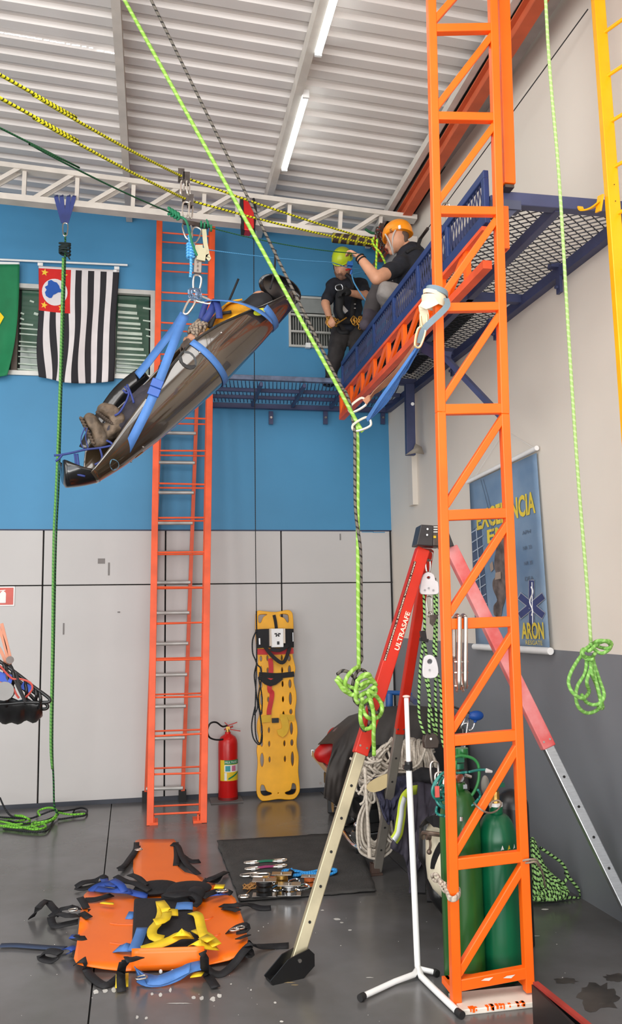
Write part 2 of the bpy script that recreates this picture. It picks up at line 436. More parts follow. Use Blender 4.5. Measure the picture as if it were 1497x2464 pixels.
for x, y, ww in ((885, 1280, 16), (912, 1281, 16)): b.box(PY(x, y, WY - .003), (ww * .008, .003, .008))
b.build('blue_paint_smear', BLUEWALL, wb)
# right wall: cream above, grey dado
wr = thing('wall_right', None, None, (2.5, 4, 0), kind='structure')
RWU = mat('warm_white_wall_paint', (224, 216, 204), .6, var=.03, scale=.6, bump=.03, bscale=20)
RWG = mat('grey_dado_paint', (122, 125, 130), .5, var=.05, scale=.8, bump=.03, bscale=20)
def rwall(za, zb, m, name, off=0.):
    vs = []
    for y in (-4., 8.4):
        for dx in (-off, .2):
            for z in (za, zb): vs.append(V((RWX(y) + dx, y, z)))
    MB().add(vs, [(0, 1, 3, 2), (4, 6, 7, 5), (0, 4, 5, 1), (2, 3, 7, 6), (0, 2, 6, 4), (1, 5, 7, 3)]).build(name, m, wr, smooth=False)
rwall(0, 1.485, RWG, 'grey_dado', .004); rwall(1.485, 6.7, RWU, 'upper_wall')
# panel joints high on the right wall
def rwbar(p, q, w_, h_, m, name, par, off=0.01):
    a = RW(*p, off); c = RW(*q, off); return MB().bar(a, c, w_, h_).build(name, m, par)
# far left wall, rear wall with the open gate
OW = mat('plain_white_wall', (205, 205, 203), .6)
wl = MB(); wl.box((-6.9, 2, 3.2), (.2, 13, 6.6)); wl.build('wall_left', OW, None, kind='structure')
wr2 = MB(); wr2.box((-6.2, -3.9, 3.2), (1.4, .2, 6.6)); wr2.box((2.7, -3.9, 3.2), (.5, .2, 6.6)); wr2.box((-1.6, -3.9, 5.9), (9, .2, 1.6))
wr2.build('wall_front', OW, None, kind='structure')
# sloping corrugated roof
ROOF = mat('white_roof_sheet', (218, 211, 206), .42, var=.04, scale=1.2)
RS = -.058
def roofz(x): return 5.86 + RS * (x - 0)
b = MB(); per = .19; prof = [(0, 0), (.072, 0), (.084, .034), (.108, .034), (.114, .027), (.126, .027), (.132, .034), (.162, .034), (.176, 0)]
pts = []
y = -4.0
while y < 8.3:
    for dy, dz in prof: pts.append((y + dy, dz))
    y += per
vs = []
for x in (-7.0, 2.78):
    for yy, dz in pts: vs.append(V((x, yy, roofz(x) + dz)))
n = len(pts)
b.add(vs, [(i, i + 1, n + i + 1, n + i) for i in range(n - 1)])
cl = b.build('ceiling', ROOF, None, smooth=False, kind='structure'); solid(cl, .003)
# dots of daylight where the sheet is pierced
DOT = mat('daylight_through_holes', (255, 255, 255), .5, emit=2.2)
b = MB()
for i in range(16):
    x = 0 + i * 18.5 + R.uniform(-3, 3); y = 78 + i * 3.1 + (i > 12) * 4
    q = PY(x, y, 5.0); t = (roofz(q.x) - .004 - CH) / (q.z - CH); q = CAM + (q - CAM) * t
    b.box(q, (.05 * R.uniform(.5, 1.2), .008, .004))
b.build('pin_hole', DOT, cl)
# purlins along the room
def purlin(name, pts, lab):
    o = thing(name, lab, 'roof beam', pts[0], group='cream steel purlins under the roof')
    for a, c in zip(pts[:-1], pts[1:]):
        b = MB(); b.bar(a, c, .008, .12); d = V((.03, 0, 0))
        b.bar(a + d * .9 + V((0, 0, -.058)), c + d * .9 + V((0, 0, -.058)), .06, .006); b.bar(a + d * .9 + V((0, 0, .058)), c + d * .9 + V((0, 0, .058)), .06, .006)
        b.build('channel', CREAM, o, smooth=False)
    return o
px1 = -.30
purlin('roof_purlin', [V((px1, 8.28, roofz(px1) - .07)), V((px1, -3.8, roofz(px1) - .07))], 'cream steel purlin crossing the roof left of the tube lamps, nearest of those to them')
px2 = 1.03
p2 = purlin('roof_purlin', [V((px2, 8.28, roofz(px2) - .07)), V((px2, -3.8, roofz(px2) - .07))], 'cream steel purlin that carries the ceiling tube lamps')
for k in range(3):
    xx = -2.0 - 1.6 * k; purlin('roof_purlin', [V((xx, 8.28, roofz(xx) - .07)), V((xx, -3.8, roofz(xx) - .07))], 'cream steel purlin beyond the left edge, %s from the tube lamps' % ('third', 'fourth', 'fifth')[k])
b = MB()
for x, y in ((668, 230), (674, 243), (690, 225)):
    b.box(PY(x, y, 6.25), (.02, .05, .03))
b.build('bolt_plate', CREAM, p2)
# tube lamps beside the purlin
TUBE = mat('lit_tube', (248, 255, 255), .4, emit=10.0)
for (x0_, y0_, x1_, y1_, lb) in ((692, 225, 650, 400, 'lit white ceiling tube lamp nearer the roof truss'), (776, -40, 731, 120, 'lit white ceiling tube lamp cut by the top edge')):
    zz = roofz(px2) - .12
    a = PZ(x0_, y0_, zz); c = PZ(x1_, y1_, zz); a.x = c.x = px2 + .085
    L = thing('tube_lamp', lb, 'lamp', (a + c) / 2, group='tube lamps on the ceiling')
    MB().rod(a, c, .027, n=14).build('tube', TUBE, L)
    up = V((0, 0, .035)); MB().bar(a + up, c + up, .05, .03).build('housing', WHITE, L)
    b = MB(); d = (c - a).normalized()
    b.box(a - d * .01, (.05, .02, .06)); b.box(c + d * .01, (.05, .02, .06)); b.build('end_cap', WHITE, L)
# lattice truss across the hall in front of the back wall
TR = thing('roof_truss', 'cream lattice roof truss across the hall before the blue wall', 'roof truss', PY(450, 500, 7.2))
TT = [PY(-140, 383, 7.2), PY(1000, 528, 7.2)]; TB = [PY(-140, 462, 7.2), PY(1000, 582, 7.2)]
TT[1].z -= 0
for w_ in ((TT, 'top_chord', .045), (TB, 'bottom_chord', .055)):
    MB().bar(w_[0][0], w_[0][1], .11, w_[2]).build(w_[1], CREAM, TR, smooth=False)
tops = [(60, 408), (187, 424), (322, 440), (450, 457), (572, 474), (697, 492), (820, 512), (935, 524)]
bots = [(72, 462), (190, 475), (322, 492), (455, 506), (580, 522), (697, 535), (818, 556)]
def tpt(x, line):
    a, c = line; f = 0; 
    for _ in range(30):
        q = a.lerp(c, f); cc = M.transposed() @ (q - CAM); u = CX + F * cc.x / -cc.z; f += (x - u) / 1140
    return a.lerp(c, f)
for k, x in enumerate((60, 187, 322, 492, 572, 697, 820, 916)):
    MB().bar(tpt(x, TT), tpt(x - 3, TB), .035, .035, (0, 1, 0)).build('vertical_strut', CREAM, TR, smooth=False)
for xb_, xt_ in ((-60, 52), (78, 180), (208, 310), (340, 432), (468, 560), (590, 690), (708, 812), (838, 912)):
    for dy in (-.04, .04):
        a = tpt(xb_, TB) + V((0, dy, 0)); c = tpt(xt_, TT) + V((0, dy, 0))
        MB().bar(a, c, .012, .035, (0, 0, 1)).build('diagonal_brace', CREAM, TR, smooth=False)
# gutter flashing and orange beam where roof meets right wall
b = MB(); a = PY(922, 520, 8.1); c = PY(1180, 78, 5.35); d = (c - a)
def on(pa, pb): return (V(pa), V(pb))
a = PZ(925, 522, 5.63); c = PZ(1176, 100, 5.63); d_ = (c - a) / (a.y - c.y)
def alongY(p, d, y): return p + d * (p.y - y)
ff0, ff1 = alongY(a, d_, 8.2), alongY(a, d_, -3.6)
g = thing('trim_1', None, None, ff0, kind='structure')
MB().bar(ff0, ff1, .05, .07).build('flashing', CREAM, g, smooth=False)
o1 = V((.055, 0, -.01)); MB().bar(ff0 + o1, ff1 + o1, .014, .012).build('shadow_gap', GAPM, g)
MB().bar(ff0 + V((.18, 0, .004)), ff1 + V((.18, 0, .004)), .24, .02).build('soffit_board', mat('soffit_grey', (176, 170, 166), .6), g, smooth=False)
MB().bar(ff0 + V((.03, 0, .0)), ff1 + V((.03, 0, 0)), .006, .05).build('flashing_edge', CREAM, g)
a = PZ(968, 522, 5.52); c = PZ(1290, 0, 5.52); d_ = (c - a) / (a.y - c.y); q0, q1 = alongY(a, d_, 8.2), alongY(a, d_, -3.4)
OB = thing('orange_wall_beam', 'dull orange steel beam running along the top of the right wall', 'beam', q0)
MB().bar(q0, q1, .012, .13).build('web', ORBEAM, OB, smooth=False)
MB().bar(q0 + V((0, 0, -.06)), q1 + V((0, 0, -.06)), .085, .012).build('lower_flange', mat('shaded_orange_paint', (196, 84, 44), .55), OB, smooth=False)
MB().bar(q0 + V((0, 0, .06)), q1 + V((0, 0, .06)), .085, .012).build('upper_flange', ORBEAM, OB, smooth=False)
a, c = RW(994, 516, .006), RW(1336, 0, .006); MB().bar(a, a + (c - a) * 1.2, .01, .014).build('cable_line', GAPM, OB)
# white square duct in the corner under the platform
DU = thing('trim_2', None, None, RW(1030, 1300), kind='structure')
a = PY(1026, 912, 7.35); 
b = MB().box((a.x + .015, 7.4, 3.0), (.13, .14, 2.0)); b.build('duct', mat('white_duct', (228, 224, 218), .45), DU, smooth=False)
b = MB()
for z in (3.72, 3.3, 2.9): b.rod((a.x - .02, 7.32, z), (a.x - .02, 7.33, z), .006)
b.build('screw', DSTEEL, DU)
MB().box((a.x - .08, 7.56, 3.4), (.09, .14, 1.3)).build('cover', RWU, DU, smooth=False)
# ------------------------------------------------------------ windows
GLASS = mat('green_window_glass', (58, 92, 74), .06, var=.12, scale=2, trans=.0, spec=.9)
FR = mat('grey_aluminium_frame', (196, 196, 190), .4, .3)
w1 = thing('window_1', None, None, (W1[1] - .8, WY, W1[2]), kind='structure')
def frame_(x0, x1, za, zb, t, y, m, par, name='frame'):
    b = MB(); b.box(((x0 + x1) / 2, y, za + t / 2), (x1 - x0, .05, t)); b.box(((x0 + x1) / 2, y, zb - t / 2), (x1 - x0, .05, t))
    b.box((x0 + t / 2, y, (za + zb) / 2), (t, .05, zb - za - 2 * t)); b.box((x1 - t / 2, y, (za + zb) / 2), (t, .05, zb - za - 2 * t))
    return b.build(name, m, par, smooth=False)
frame_(*W1, .045, WY + .0, FR, w1)
REFL = mat('louvre_reflection', (190, 205, 190), .4)
xm = [W1[0] + .05]
for px in (-160, 46, 272): xm.append(PY(px, 800, WY).x)
xm.append(W1[1] - .05)
for i in range(1, len(xm)):
    f = MB().box(((xm[i - 1] + xm[i]) / 2, WY + .045, (W1[2] + W1[3]) / 2), (xm[i] - xm[i - 1] - .02, .008, W1[3] - W1[2] - .09)).build('pane', GLASS, w1, smooth=False)
BR = mat('brown_frame', (92, 78, 68), .5)
for px in (36, 272): 
    x = PY(px, 800, WY).x; MB().box((x, WY + .012, (W1[2] + W1[3]) / 2), (.055, .035, W1[3] - W1[2] - .09)).build('mullion', BR if px < 100 else FR, w1, smooth=False)
# pale strips on the panes stand in for louvres reflected in the glass
def reflections(x0p, x1p, ys, m=REFL, th=.006):
    for (ya_, xo0, xo1, h) in ys:
        a = PY(x0p + xo0, ya_, WY + .035); c = PY(x1p + xo1, ya_ + 3.5, WY + .035)
        MB().bar(a, c, .012, h * .0042, (0, 0, 1)).build('reflection_strip', m, w1, smooth=False)
reflections(284, 352, [(734, 0, -24, 7), (751, 0, -22, 7), (763, 0, -18, 5), (777, 0, -14, 6), (788, 0, -14, 4), (801, -2, -10, 7), (812, -2, -10, 5), (822, -2, -10, 4), (838, -2, -6, 6), (852, -3, 0, 4), (864, -6, 0, 4), (874, -4, 0, 3), (884, -4, 0, 3), (894, -4, -4, 3), (903, -4, -6, 3)])
reflections(344, 366, [(741, 0, 0, 4), (771, 0, 0, 3), (792, 6, 0, 3), (808, 8, 0, 3)])
reflections(44, 92, [(724, 28, -10, 4), (753, 6, -34, 4), (754, 38, 0, 6), (766, 5, -34, 4), (779, 4, -12, 4), (790, 3, 0, 3), (803, 3, 0, 3), (822, 2, 0, 3), (832, 1, 0, 3), (845, 0, 0, 3), (858, 0, 0, 2), (875, 0, 0, 3), (888, -2, 0, 3)])
w2 = thing('window_2', None, None, (W2[0] + .2, WY, W2[2]), kind='structure')
frame_(*W2, .022, WY - .005, FR, w2)
GR = mat('grey_ribbed_glass', (120, 122, 118), .3, var=.1, stretch=(40, 1, 1))
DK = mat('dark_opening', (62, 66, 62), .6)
h = W2[3] - W2[2]
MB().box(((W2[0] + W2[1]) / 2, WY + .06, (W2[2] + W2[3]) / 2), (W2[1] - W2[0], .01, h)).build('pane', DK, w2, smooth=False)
MB().box(((W2[0] + W2[1]) / 2, WY + .0, W2[2] + h * .83), (W2[1] - W2[0] - .04, .012, h * .28)).build('hopper_pane', mat('grey_hopper', (138, 142, 140), .25), w2, smooth=False)
for zf in (.64, .31): MB().box(((W2[0] + W2[1]) / 2, WY - .005, W2[2] + h * zf), (W2[1] - W2[0] - .02, .03, .02)).build('rail', FR, w2, smooth=False)
for i in range(17):
    x = W2[0] + .03 + (W2[1] - W2[0] - .06) * i / 16
    MB().bar((x, WY + .03, W2[2] + .02), (x, WY + .03, W2[2] + h * .63), .006, .006).build('bar', FR, w2, smooth=False)
MB().box(PY(741, 832, WY - .03), (.05, .05, .05)).build('latch', WHITE, w2, smooth=False)
MB().box((W2[0] + .22, WY - .02, W2[3] + .012), (W2[1] - W2[0] + .1, .06, .02)).build('lintel', BLUEWALL, w2, smooth=False)
# ============================================================ ORANGE TOWER in front
TY = 3.75
tw = thing('truss_tower', 'bright orange welded steel ladder truss standing in the right foreground', 'truss tower', PZ(1190, 2400))
PL = [PY(1098, 2432, TY), PY(1074, 1480, TY), PY(1060, 1000, TY), PY(1048, 500, TY), PY(1037, 0, TY)]; PL.append(PL[4] + (PL[4] - PL[3]) * ((5.72 - PL[4].z) / (PL[4].z - PL[3].z)))
PR = [PY(1273, 2385, TY), PY(1240, 1480, TY), PY(1213, 1000, TY), PY(1196, 500, TY), PY(1184, 0, TY)]; PR.append(PR[4] + (PR[4] - PR[3]) * ((5.72 - PR[4].z) / (PR[4].z - PR[3].z)))
def polyat(P, z):
    for a, c in zip(P[:-1], P[1:]):
        if c.z >= z: return a.lerp(c, (z - a.z) / (c.z - a.z))
    return P[-1].copy()
for P in (PL, PR):
    b = MB()
    # built as two straight halves joined end to end
    b.bar(P[0], polyat(P, 2.7), .043, .043, (0, 1, 0)); b.bar(polyat(P, 2.7), P[-1], .043, .043, (0, 1, 0))
    bevel(b.build('post', ORANGE, tw), .004)
rz = [4.724, 4.235, 3.735, 3.232, 2.72, 2.207, 1.694, 1.161, .622, .124]
ys_ = [(76, 76), (285, 290), (510, 514), (743, 741), (987, 985), (1241, 1235), (1502, 1495), (1782, 1768), (2080, 2060), (2372, 2340)]
rl = []
for (yl, yr) in ys_:
    a = PY(1070, yl, TY); a = V((polyat(PL, a.z).x, TY, a.z)); c = PY(1240, yr, TY); c = V((polyat(PR, c.z).x, TY, c.z))
    rl.append((a, c)); bevel(MB().bar(a, c, .04, .044 if yl < 900 else .05).build('rung', ORANGE, tw), .004)
up0 = (polyat(PL, 5.21), polyat(PR, 5.21)); rl = [up0] + rl
bevel(MB().bar(up0[0], up0[1], .04, .04).build('rung', ORANGE, tw), .004); rl = [(PL[-1] - V((0, 0, .02)), PR[-1] - V((0, 0, .02)))] + rl; bevel(MB().bar(rl[0][0], rl[0][1], .04, .04).build('rung', ORANGE, tw), .004)
for i in range(len(rl) - 1):
    a = rl[i][1] + V((-.01, 0, -.045)); c = rl[i + 1][0] + V((.01, 0, .045))
    bevel(MB().bar(a, c, .034, .036, (0, 1, 0)).build('brace', ORANGE, tw), .004)
a = V((PL[0].x, TY, .03)); c = V((PR[0].x, TY, .03))
MB().bar(a + V((0, .12, .03)), c + V((0, .12, .03)), .04, .03).build('base_rail', mat('shaded_red_paint', (205, 62, 20), .5), tw)
bs = MB(); 
for s in (a, c): bs.bar(s + V((0, 0, .03)), s + V((0, .14, .03)), .03, .03)
bs.build('base_side', ORANGE, tw)
# white painted foot plate with orange drips
b = MB().box(((PL[0].x + PR[0].x) / 2 + .02, TY + .0, .012), (.40, .17, .024)); bevel(b.build('base_plate', WHITEP, tw), .004)
b = MB()
for _ in range(16):
    x = R.uniform(PL[0].x + .03, PR[0].x - .02); b.box((x, TY - .0862, .018), (R.uniform(.004, .012), .003, R.uniform(.006, .018))); b.box((x, TY - .075, .0255), (.012, R.uniform(.01, .03), .002))
b.build('paint_drip', ORANGE, tw)
b = MB()
for x, y, sx_ in ((1172, 2356, 15), (1225, 2350, 15)):
    q = PY(x, y, TY - .027); b.add([q + V((-.028, 0, -.004)), q + V((.01, 0, -.008)), q + V((.03, 0, .006)), q + V((-.01, 0, .004))], [(0, 1, 2, 3)])
b.build('paint_scrape', WHITEP, tw)
# box column above the platform corner
bc = thing('box_column', 'bright orange box column beside the top of the truss tower', 'column', PY(1215, 450, 3.86))
a = PY(1219, 451, 3.87); c = PY(1203, -80, 3.87); c = a + (c - a) * ((5.72 - a.z) / (c.z - a.z))
bevel(MB().bar(a, c, .062, .1, (0, 1, 0)).build('column', ORANGE, bc), .004)
b = MB().bar(a + V((-.0, 0, -.004)), a + V((0, 0, -.02)), .05, .08, (0, 1, 0)); b.build('end_bracket', DSTEEL, bc)
lc = thing('channel_section', 'short orange steel channel bolted under the platform corner', 'bracket', PY(1218, 590, 3.86))
a = PY(1219, 598, 3.86); c = PY(1216, 497, 3.86); b = MB(); b.bar(a, c, .03, .012, (0, 1, 0)); b.bar(a + V((.014, .03, 0)), c + V((.014, .03, 0)), .006, .06, (0, 1, 0)); b.bar(a + V((-.014, .03, 0)), c + V((-.014, .03, 0)), .006, .06, (0, 1, 0))
b.build('channel', ORANGE, lc)
# ============================================================ PLATFORM
ZD = 3.90
pf = thing('mezzanine_platform', 'navy blue steel walkway with mesh floor high along both walls', 'platform', (2.1, 6, 3.8))
YN = 3.92; XI = 1.765
def wallx(y): return RWX(y) - .03
YF = 7.36
def frame_bar(p, q, w_=.05, h_=.08, m=NAVY, name='frame_beam'):
    return bevel(MB().bar(p, q, w_, h_).build(name, m, pf, smooth=False), .003, 1)
frame_bar((XI + .03, YN, ZD + .01), (wallx(YN), YN, ZD + .01), .06, .07)
frame_bar((XI, YN, ZD), (XI, YF, ZD), .05, .07)
frame_bar((wallx(YN), YN, ZD), (wallx(8.2), 8.2, ZD - .05), .06, .07)
xm_ = 2.13
frame_bar((xm_, YN, ZD), (xm_, YF, ZD), .05, .06)
for y in (5.22, 6.42, 7.36): frame_bar((XI, y, ZD), (wallx(y), y, ZD), .05, .06)
frame_bar((.50, 8.22, ZD - .06), (2.4, 8.22, ZD - .06), .05, .05)
FB = frame_bar((.50, YF + .15, ZD + .03), (XI + .1, YF + .15, ZD + .03), .05, .045, mat('scuffed_grey_blue_paint', (96, 108, 134), .5, var=.2, scale=12))
frame_bar((.52, YF + .13, ZD - .0), (.52, 8.25, ZD - .04), .04, .06)
for y in (7.72, 7.98): frame_bar((.52, y, ZD - .03), (2.38, y, ZD - .03), .035, .035, NAVY, 'angle_bar')
for x in (.97, 1.38, 1.78): frame_bar((x, YF + .13, ZD - .03), (x, 8.2, ZD - .05), .03, .04, NAVY, 'angle_bar')
# expanded metal: crossing strands
MESHM = mat('dark_mesh_steel', (44, 46, 54), .5)
def mesh_floor(x0, x1f, y0, y1, px_, py_, z, name, wd=.0042):
    b = MB(); n0 = int((x1f(y0) - x0) / px_) + 2; L = y1 - y0
    k = L / py_
    for s in (1, -1):
        i = -int(k) - 2
        while i < n0 + int(k) + 2:
            # line x = x0 + i*px + s*(y-y0)*px/py
            xa_ = x0 + i * px_; sl_ = s * px_ / py_
            ya_, yb_ = y0, y1
            t0, t1 = y0, y1
            # clip to x0..x1
            def X(y): return xa_ + sl_ * (y - y0)
            xr = x1f((y0 + y1) / 2)
            lo = y0 + (x0 - xa_) / sl_; hi = y0 + (xr - xa_) / sl_
            if lo > hi: lo, hi = hi, lo
            t0 = max(t0, lo); t1 = min(t1, hi)
            if t1 - t0 > .01: b.bar((X(t0), t0, z + s * .002), (X(t1), t1, z + s * .002), wd, .006)
            i += 1
    return tags(b.build(name, MESHM, pf, smooth=False), kind='stuff')
mesh_floor(XI, lambda y: wallx(y), YN, 5.22, .078, .064, ZD + .034, 'mesh_floor')
mesh_floor(XI, lambda y: wallx(y), 5.22, 6.42, .078, .064, ZD + .034, 'mesh_floor')
mesh_floor(XI, lambda y: wallx(y), 6.42, 7.36, .078, .064, ZD + .034, 'mesh_floor')
# back walkway: bar grating strands
b = MB(); x = .54
while x < 2.36: b.bar((x - .05, YF + .15, ZD + .0), (x + .05, 8.22, ZD - .02), .008, .006); x += .037
tags(b.build('mesh_floor', NAVY, pf, smooth=False), kind='stuff')
# toe board with mesh infill along the open edge
za_, zb_ = ZD - .12, ZD + .17
TBM = BLUEP
frame_bar((XI - .045, YN, zb_ - .02), (XI - .045, YF, zb_ - .02), .03, .045, TBM, 'toe_board_rail')
frame_bar((XI - .045, YN, za_ + .03), (XI - .045, YF, za_ + .03), .03, .065, TBM, 'toe_board_rail')
y = YN + .02
while y < YF + .05:
    frame_bar((XI - .045, y, za_ + .06), (XI - .045, y, zb_ - .04), .03, .04, TBM, 'toe_board_post'); y += .568
b = MB(); y = YN
while y < YF - .02:
    b.bar((XI - .045, y, za_ + .06), (XI - .045, y + .055, zb_ - .04), .004, .006, (1, 0, 0)); b.bar((XI - .045, y + .055, za_ + .06), (XI - .045, y, zb_ - .04), .004, .006, (1, 0, 0)); y += .045
tags(b.build('toe_board_mesh', NAVY, pf, smooth=False), kind='stuff')
# wall brackets and braces
def bracket(px_, py0, py1, wd=.05):
    a = RW(px_, py0, .05); c = V((a.x, a.y, RW(px_, py1, .05).z)); b = MB().bar(a, c, .02, wd, (0, 1, 0)); b.bar(a + V((0, 0, .02)), a + V((-.06, 0, .02)), .05, .03)
    b.rod(c + V((-.012, 0, .04)), c + V((-.03, 0, .04)), .012); b.build('wall_bracket', NAVY, pf, smooth=False)
bracket(1344, 648, 708); bracket(1192, 780, 818); bracket(1088, 868, 905)
for px_ in (652, 783, 921):
    a = PY(px_, 990, 8.25); c = PY(px_, 1021, 8.25); b = MB().bar(a, c, .045, .02, (0, 1, 0)); b.build('wall_bracket', NAVY, pf, smooth=False)
    MB().rod(a.lerp(c, .5) + V((0, -.01, 0)), a.lerp(c, .5) + V((0, -.025, 0)), .012).build('bolt', STEEL, pf)
a = RW(1062, 852, .42); c = RW(1205, 1000, .08); a = PY(1064, 852, 5.5); c = PY(1208, 1004, 4.95)
b = MB(); b.bar(a, c, .035, .035); b.bar(PY(1030, 835, 5.7), PY(1070, 858, 5.45), .1, .08); b.build('diagonal_brace', NAVY, pf, smooth=False)
bevel(MB().bar(PY(985, 925, 7.25), PY(988, 1096, 7.25), .085, .06, (0, 1, 0)).build('column_stub', NAVY, pf, smooth=False), .004)
MB().rod(PY(993, 972, 7.2), PY(993, 972, 7.19), .016).build('bolt', WHITE, pf)
b = MB(); q = PY(1000, 1080, 7.2); b.add([q + V((-.1, 0, -.06)), q + V((-.02, 0, .0)), q + V((0, 0, .05)), q + V((.06, 0, .02)), q + V((.08, 0, -.05)), q + V((.0, 0, -.04))], [(0, 1, 2, 3, 4, 5)])
solid(b.build('torn_tape', mat('torn_grey_tape', (150, 142, 130), .8), pf), .004)
# gusset under the near corner
b = MB(); b.box((XI + .05, YN, ZD - .03), (.16, .07, .05)); b.bar((XI + .13, YN - .02, ZD - .0), (XI - .01, YN - .02, ZD - .14), .05, .01, (0, 1, 0)); b.build('corner_gusset', mat('grey_navy_paint', (70, 76, 98), .5), pf)
# things lying on the walkway, seen through the mesh
TARP = mat('dark_green_tarpaulin', (22, 34, 30), .8, var=.3, scale=9, bump=.4, bscale=20)
def heap(name, x0, x1, y0, y1, z, h, m, lab, cat, ns=6., seed=0, **kw):
    b = MB()
    def f(u, v):
        e = min(1, 5 * min(u, 1 - u, v, 1 - v)); k = .5 + .5 * NZ.noise(V((u * ns + seed, v * ns * 1.5, seed)))
        return V((x0 + (x1 - x0) * u, y0 + (y1 - y0) * v, z + h * e * (.35 + k * .9)))
    b.grid(f, 24, 24); o = b.build(name, m, None, label=lab, cat=cat, **kw); solid(o, .012, -1.); return o
heap('tarpaulin', XI + .04, 2.34, 5.66, 7.2, ZD + .04, .05, TARP, 'dark green tarpaulin spread over the mesh walkway near the men', 'tarpaulin', seed=3)
# orange lattice beam under the toe board
zt_, zb2 = ZD - .145, ZD - .345; XB = XI - .05; YE = 7.42
ob = thing('lattice_beam', 'bright orange lattice beam carrying the open edge of the platform', 'beam', (XB, 5.5, zb2))
MB().bar((XB, YN + .02, zt_), (XB, YE, zt_), .045, .022).build('top_chord', ORANGE2, ob, smooth=False)
MB().bar((XB, YN + .02, zb2), (XB, YE, zb2), .05, .045).build('bottom_chord', ORANGE2, ob, smooth=False)
y = YE; k = 0
while y > YN + .1:
    MB().bar((XB, y, zt_), (XB, y, zb2), .045, .03, (1, 0, 0)).build('vertical_strut', ORANGE, ob, smooth=False)
    if y - .40 > YN: MB().bar((XB, y - .03, zb2 + .02), (XB, y - .37, zt_ - .01), .045, .022, (1, 0, 0)).build('diagonal_brace', ORANGE, ob, smooth=False)
    y -= .40
# ============================================================ ORANGE LADDER TOWER at the back wall
ld = thing('rung_tower', 'tall worn orange steel ladder tower leaning on the blue wall', 'ladder', (.2, 7.36, 0))
L0, L1 = V((-.018, 7.37, 0)), PY(384, 528, 7.95); R0, R1 = V((.425, 7.345, 0)), PY(511, 538, 7.95)
off = V((0, .30, 0))
for a, c, dx in ((L0, L1, 0), (R0, R1, 0)):
    bevel(MB().bar(a, c, .058, .04, (0, 1, 0)).build('front_rail', ORANGE2, ld), .003)
    bevel(MB().bar(a + V((-.03 if dx == 0 and a is R0 else .03, .15, .0)) , c + V((-.03 if a is R0 else .03, .12, 0)), .006, .26, (0, 1, 0)).build('side_plate', ORANGE2, ld, smooth=False), .001, 1) if False else None
    bevel(MB().bar(a + off, c + V((0, .2, 0)), .05, .04, (0, 1, 0)).build('rear_rail', ORANGE2, ld), .003)
    b = MB(); b.box(a + V((.0 + (.03 if a is L0 else -.05), .06, .012)), (.07, .16, .022)); b.box(a + V((.03 if a is L0 else -.045, .02, .04)), (.012, .05, .06)); b.build('foot', ORANGE2, ld)
    tot = 17
    for k in range(tot):
        pass
z = .085; k = 0
while z < 5.6:
    f = z / L1.z; a = L0.lerp(L1, f); c = R0.lerp(R1, min(1, z / R1.z))
    sg = .012 * math.sin(k * 2.3)
    MB().rod(a + V((.02, 0, sg * .3)), c + V((-.02, 0, -sg * .3)), .0085, n=8).build('rung', ORANGE2, ld)
    o2 = V((0, .30 - .1 * f, 0)); MB().rod(a + o2 + V((.02, 0, 0)), c + o2 + V((-.02, 0, 0)), .008, n=8).build('rung', ORANGE2, ld)
    z += .318; k += 1
# fibreglass ladder behind it
fg = thing('extension_ladder', 'fibreglass ladder with orange rails and silver rungs behind the orange tower', 'ladder', (.15, 8.15, 0))
A0, A1 = PZ(351, 1930), PY(387, 960, 8.2); B0, B1 = PZ(439, 1928), PY(474, 960, 8.2)
for a, c in ((A0, A1), (B0, B1)):
    b = MB(); b.bar(a, c, .035, .07, (0, 1, 0)); b.build('rail', mat('orange_fibreglass', (214, 84, 44), .5), fg)
    b = MB().box(a + V((0, 0, .05)), (.07, .09, .1)); b.build('rubber_foot', RUBBER, fg)
ALR = mat('ribbed_aluminium_rung', (186, 186, 182), .4, .3)
for py_ in (1897, 1776, 1700, 1624, 1549, 1475, 1402, 1330, 1259, 1186, 1114, 1043, 975):
    zz = PY(400, py_, 8.2).z; a = A0.lerp(A1, zz / A1.z); c = B0.lerp(B1, zz / B1.z)
    MB().rod(a + V((.0, -.035, 0)), c + V((0, -.035, 0)), .018, n=12).build('rung', ALR, fg)
# ============================================================ YELLOW LADDER right edge
yl = thing('yellow_ladder', 'yellow steel ladder at the right edge hooked on the platform', 'ladder', PY(1500, 1050, 3.1))
ya, yb = PY(1437, -30, 3.86), PY(1520, 1120, 3.56)
ye0 = ya + (ya - yb) * ((5.66 - ya.z) / (ya.z - yb.z)); ye1 = yb + (yb - ya) * (yb.z / (ya.z - yb.z))
b = MB(); b.bar(ye0, ye1, .066, .04, (0, 1, 0)); o = bevel(b.build('side_rail', YELP, yl), .004)
ya2, yb2 = ya + V((.16, -.38, 0)), yb + V((.16, -.38, 0)); bevel(MB().bar(ye0 + V((.16, -.38, 0)), ye1 + V((.16, -.38, 0)), .04, .066, (1, 0, 0)).build('side_rail', YELP, yl), .004)
for py_ in (-140, -20, 98, 214, 332, 446, 560, 690, 800, 915, 1030, 1150, 1270, 1390, 1510, 1630, 1750, 1870, 1990):
    f = (py_ + 30) / 1150;  a = ya.lerp(yb, f); c = ya2.lerp(yb2, f); MB().rod(a + V((0.01, .0, 0)), c, .010, n=8).build('rung', YELP, yl)
b = MB(); q = ya.lerp(yb, .45)
for f in (.455, .49): p_ = ya.lerp(yb, f) + V((.0, -.026, 0)); b.rod(p_, p_ + V((0, -.002, 0)), .003, n=6)
b.build('hole', GAPM, yl)
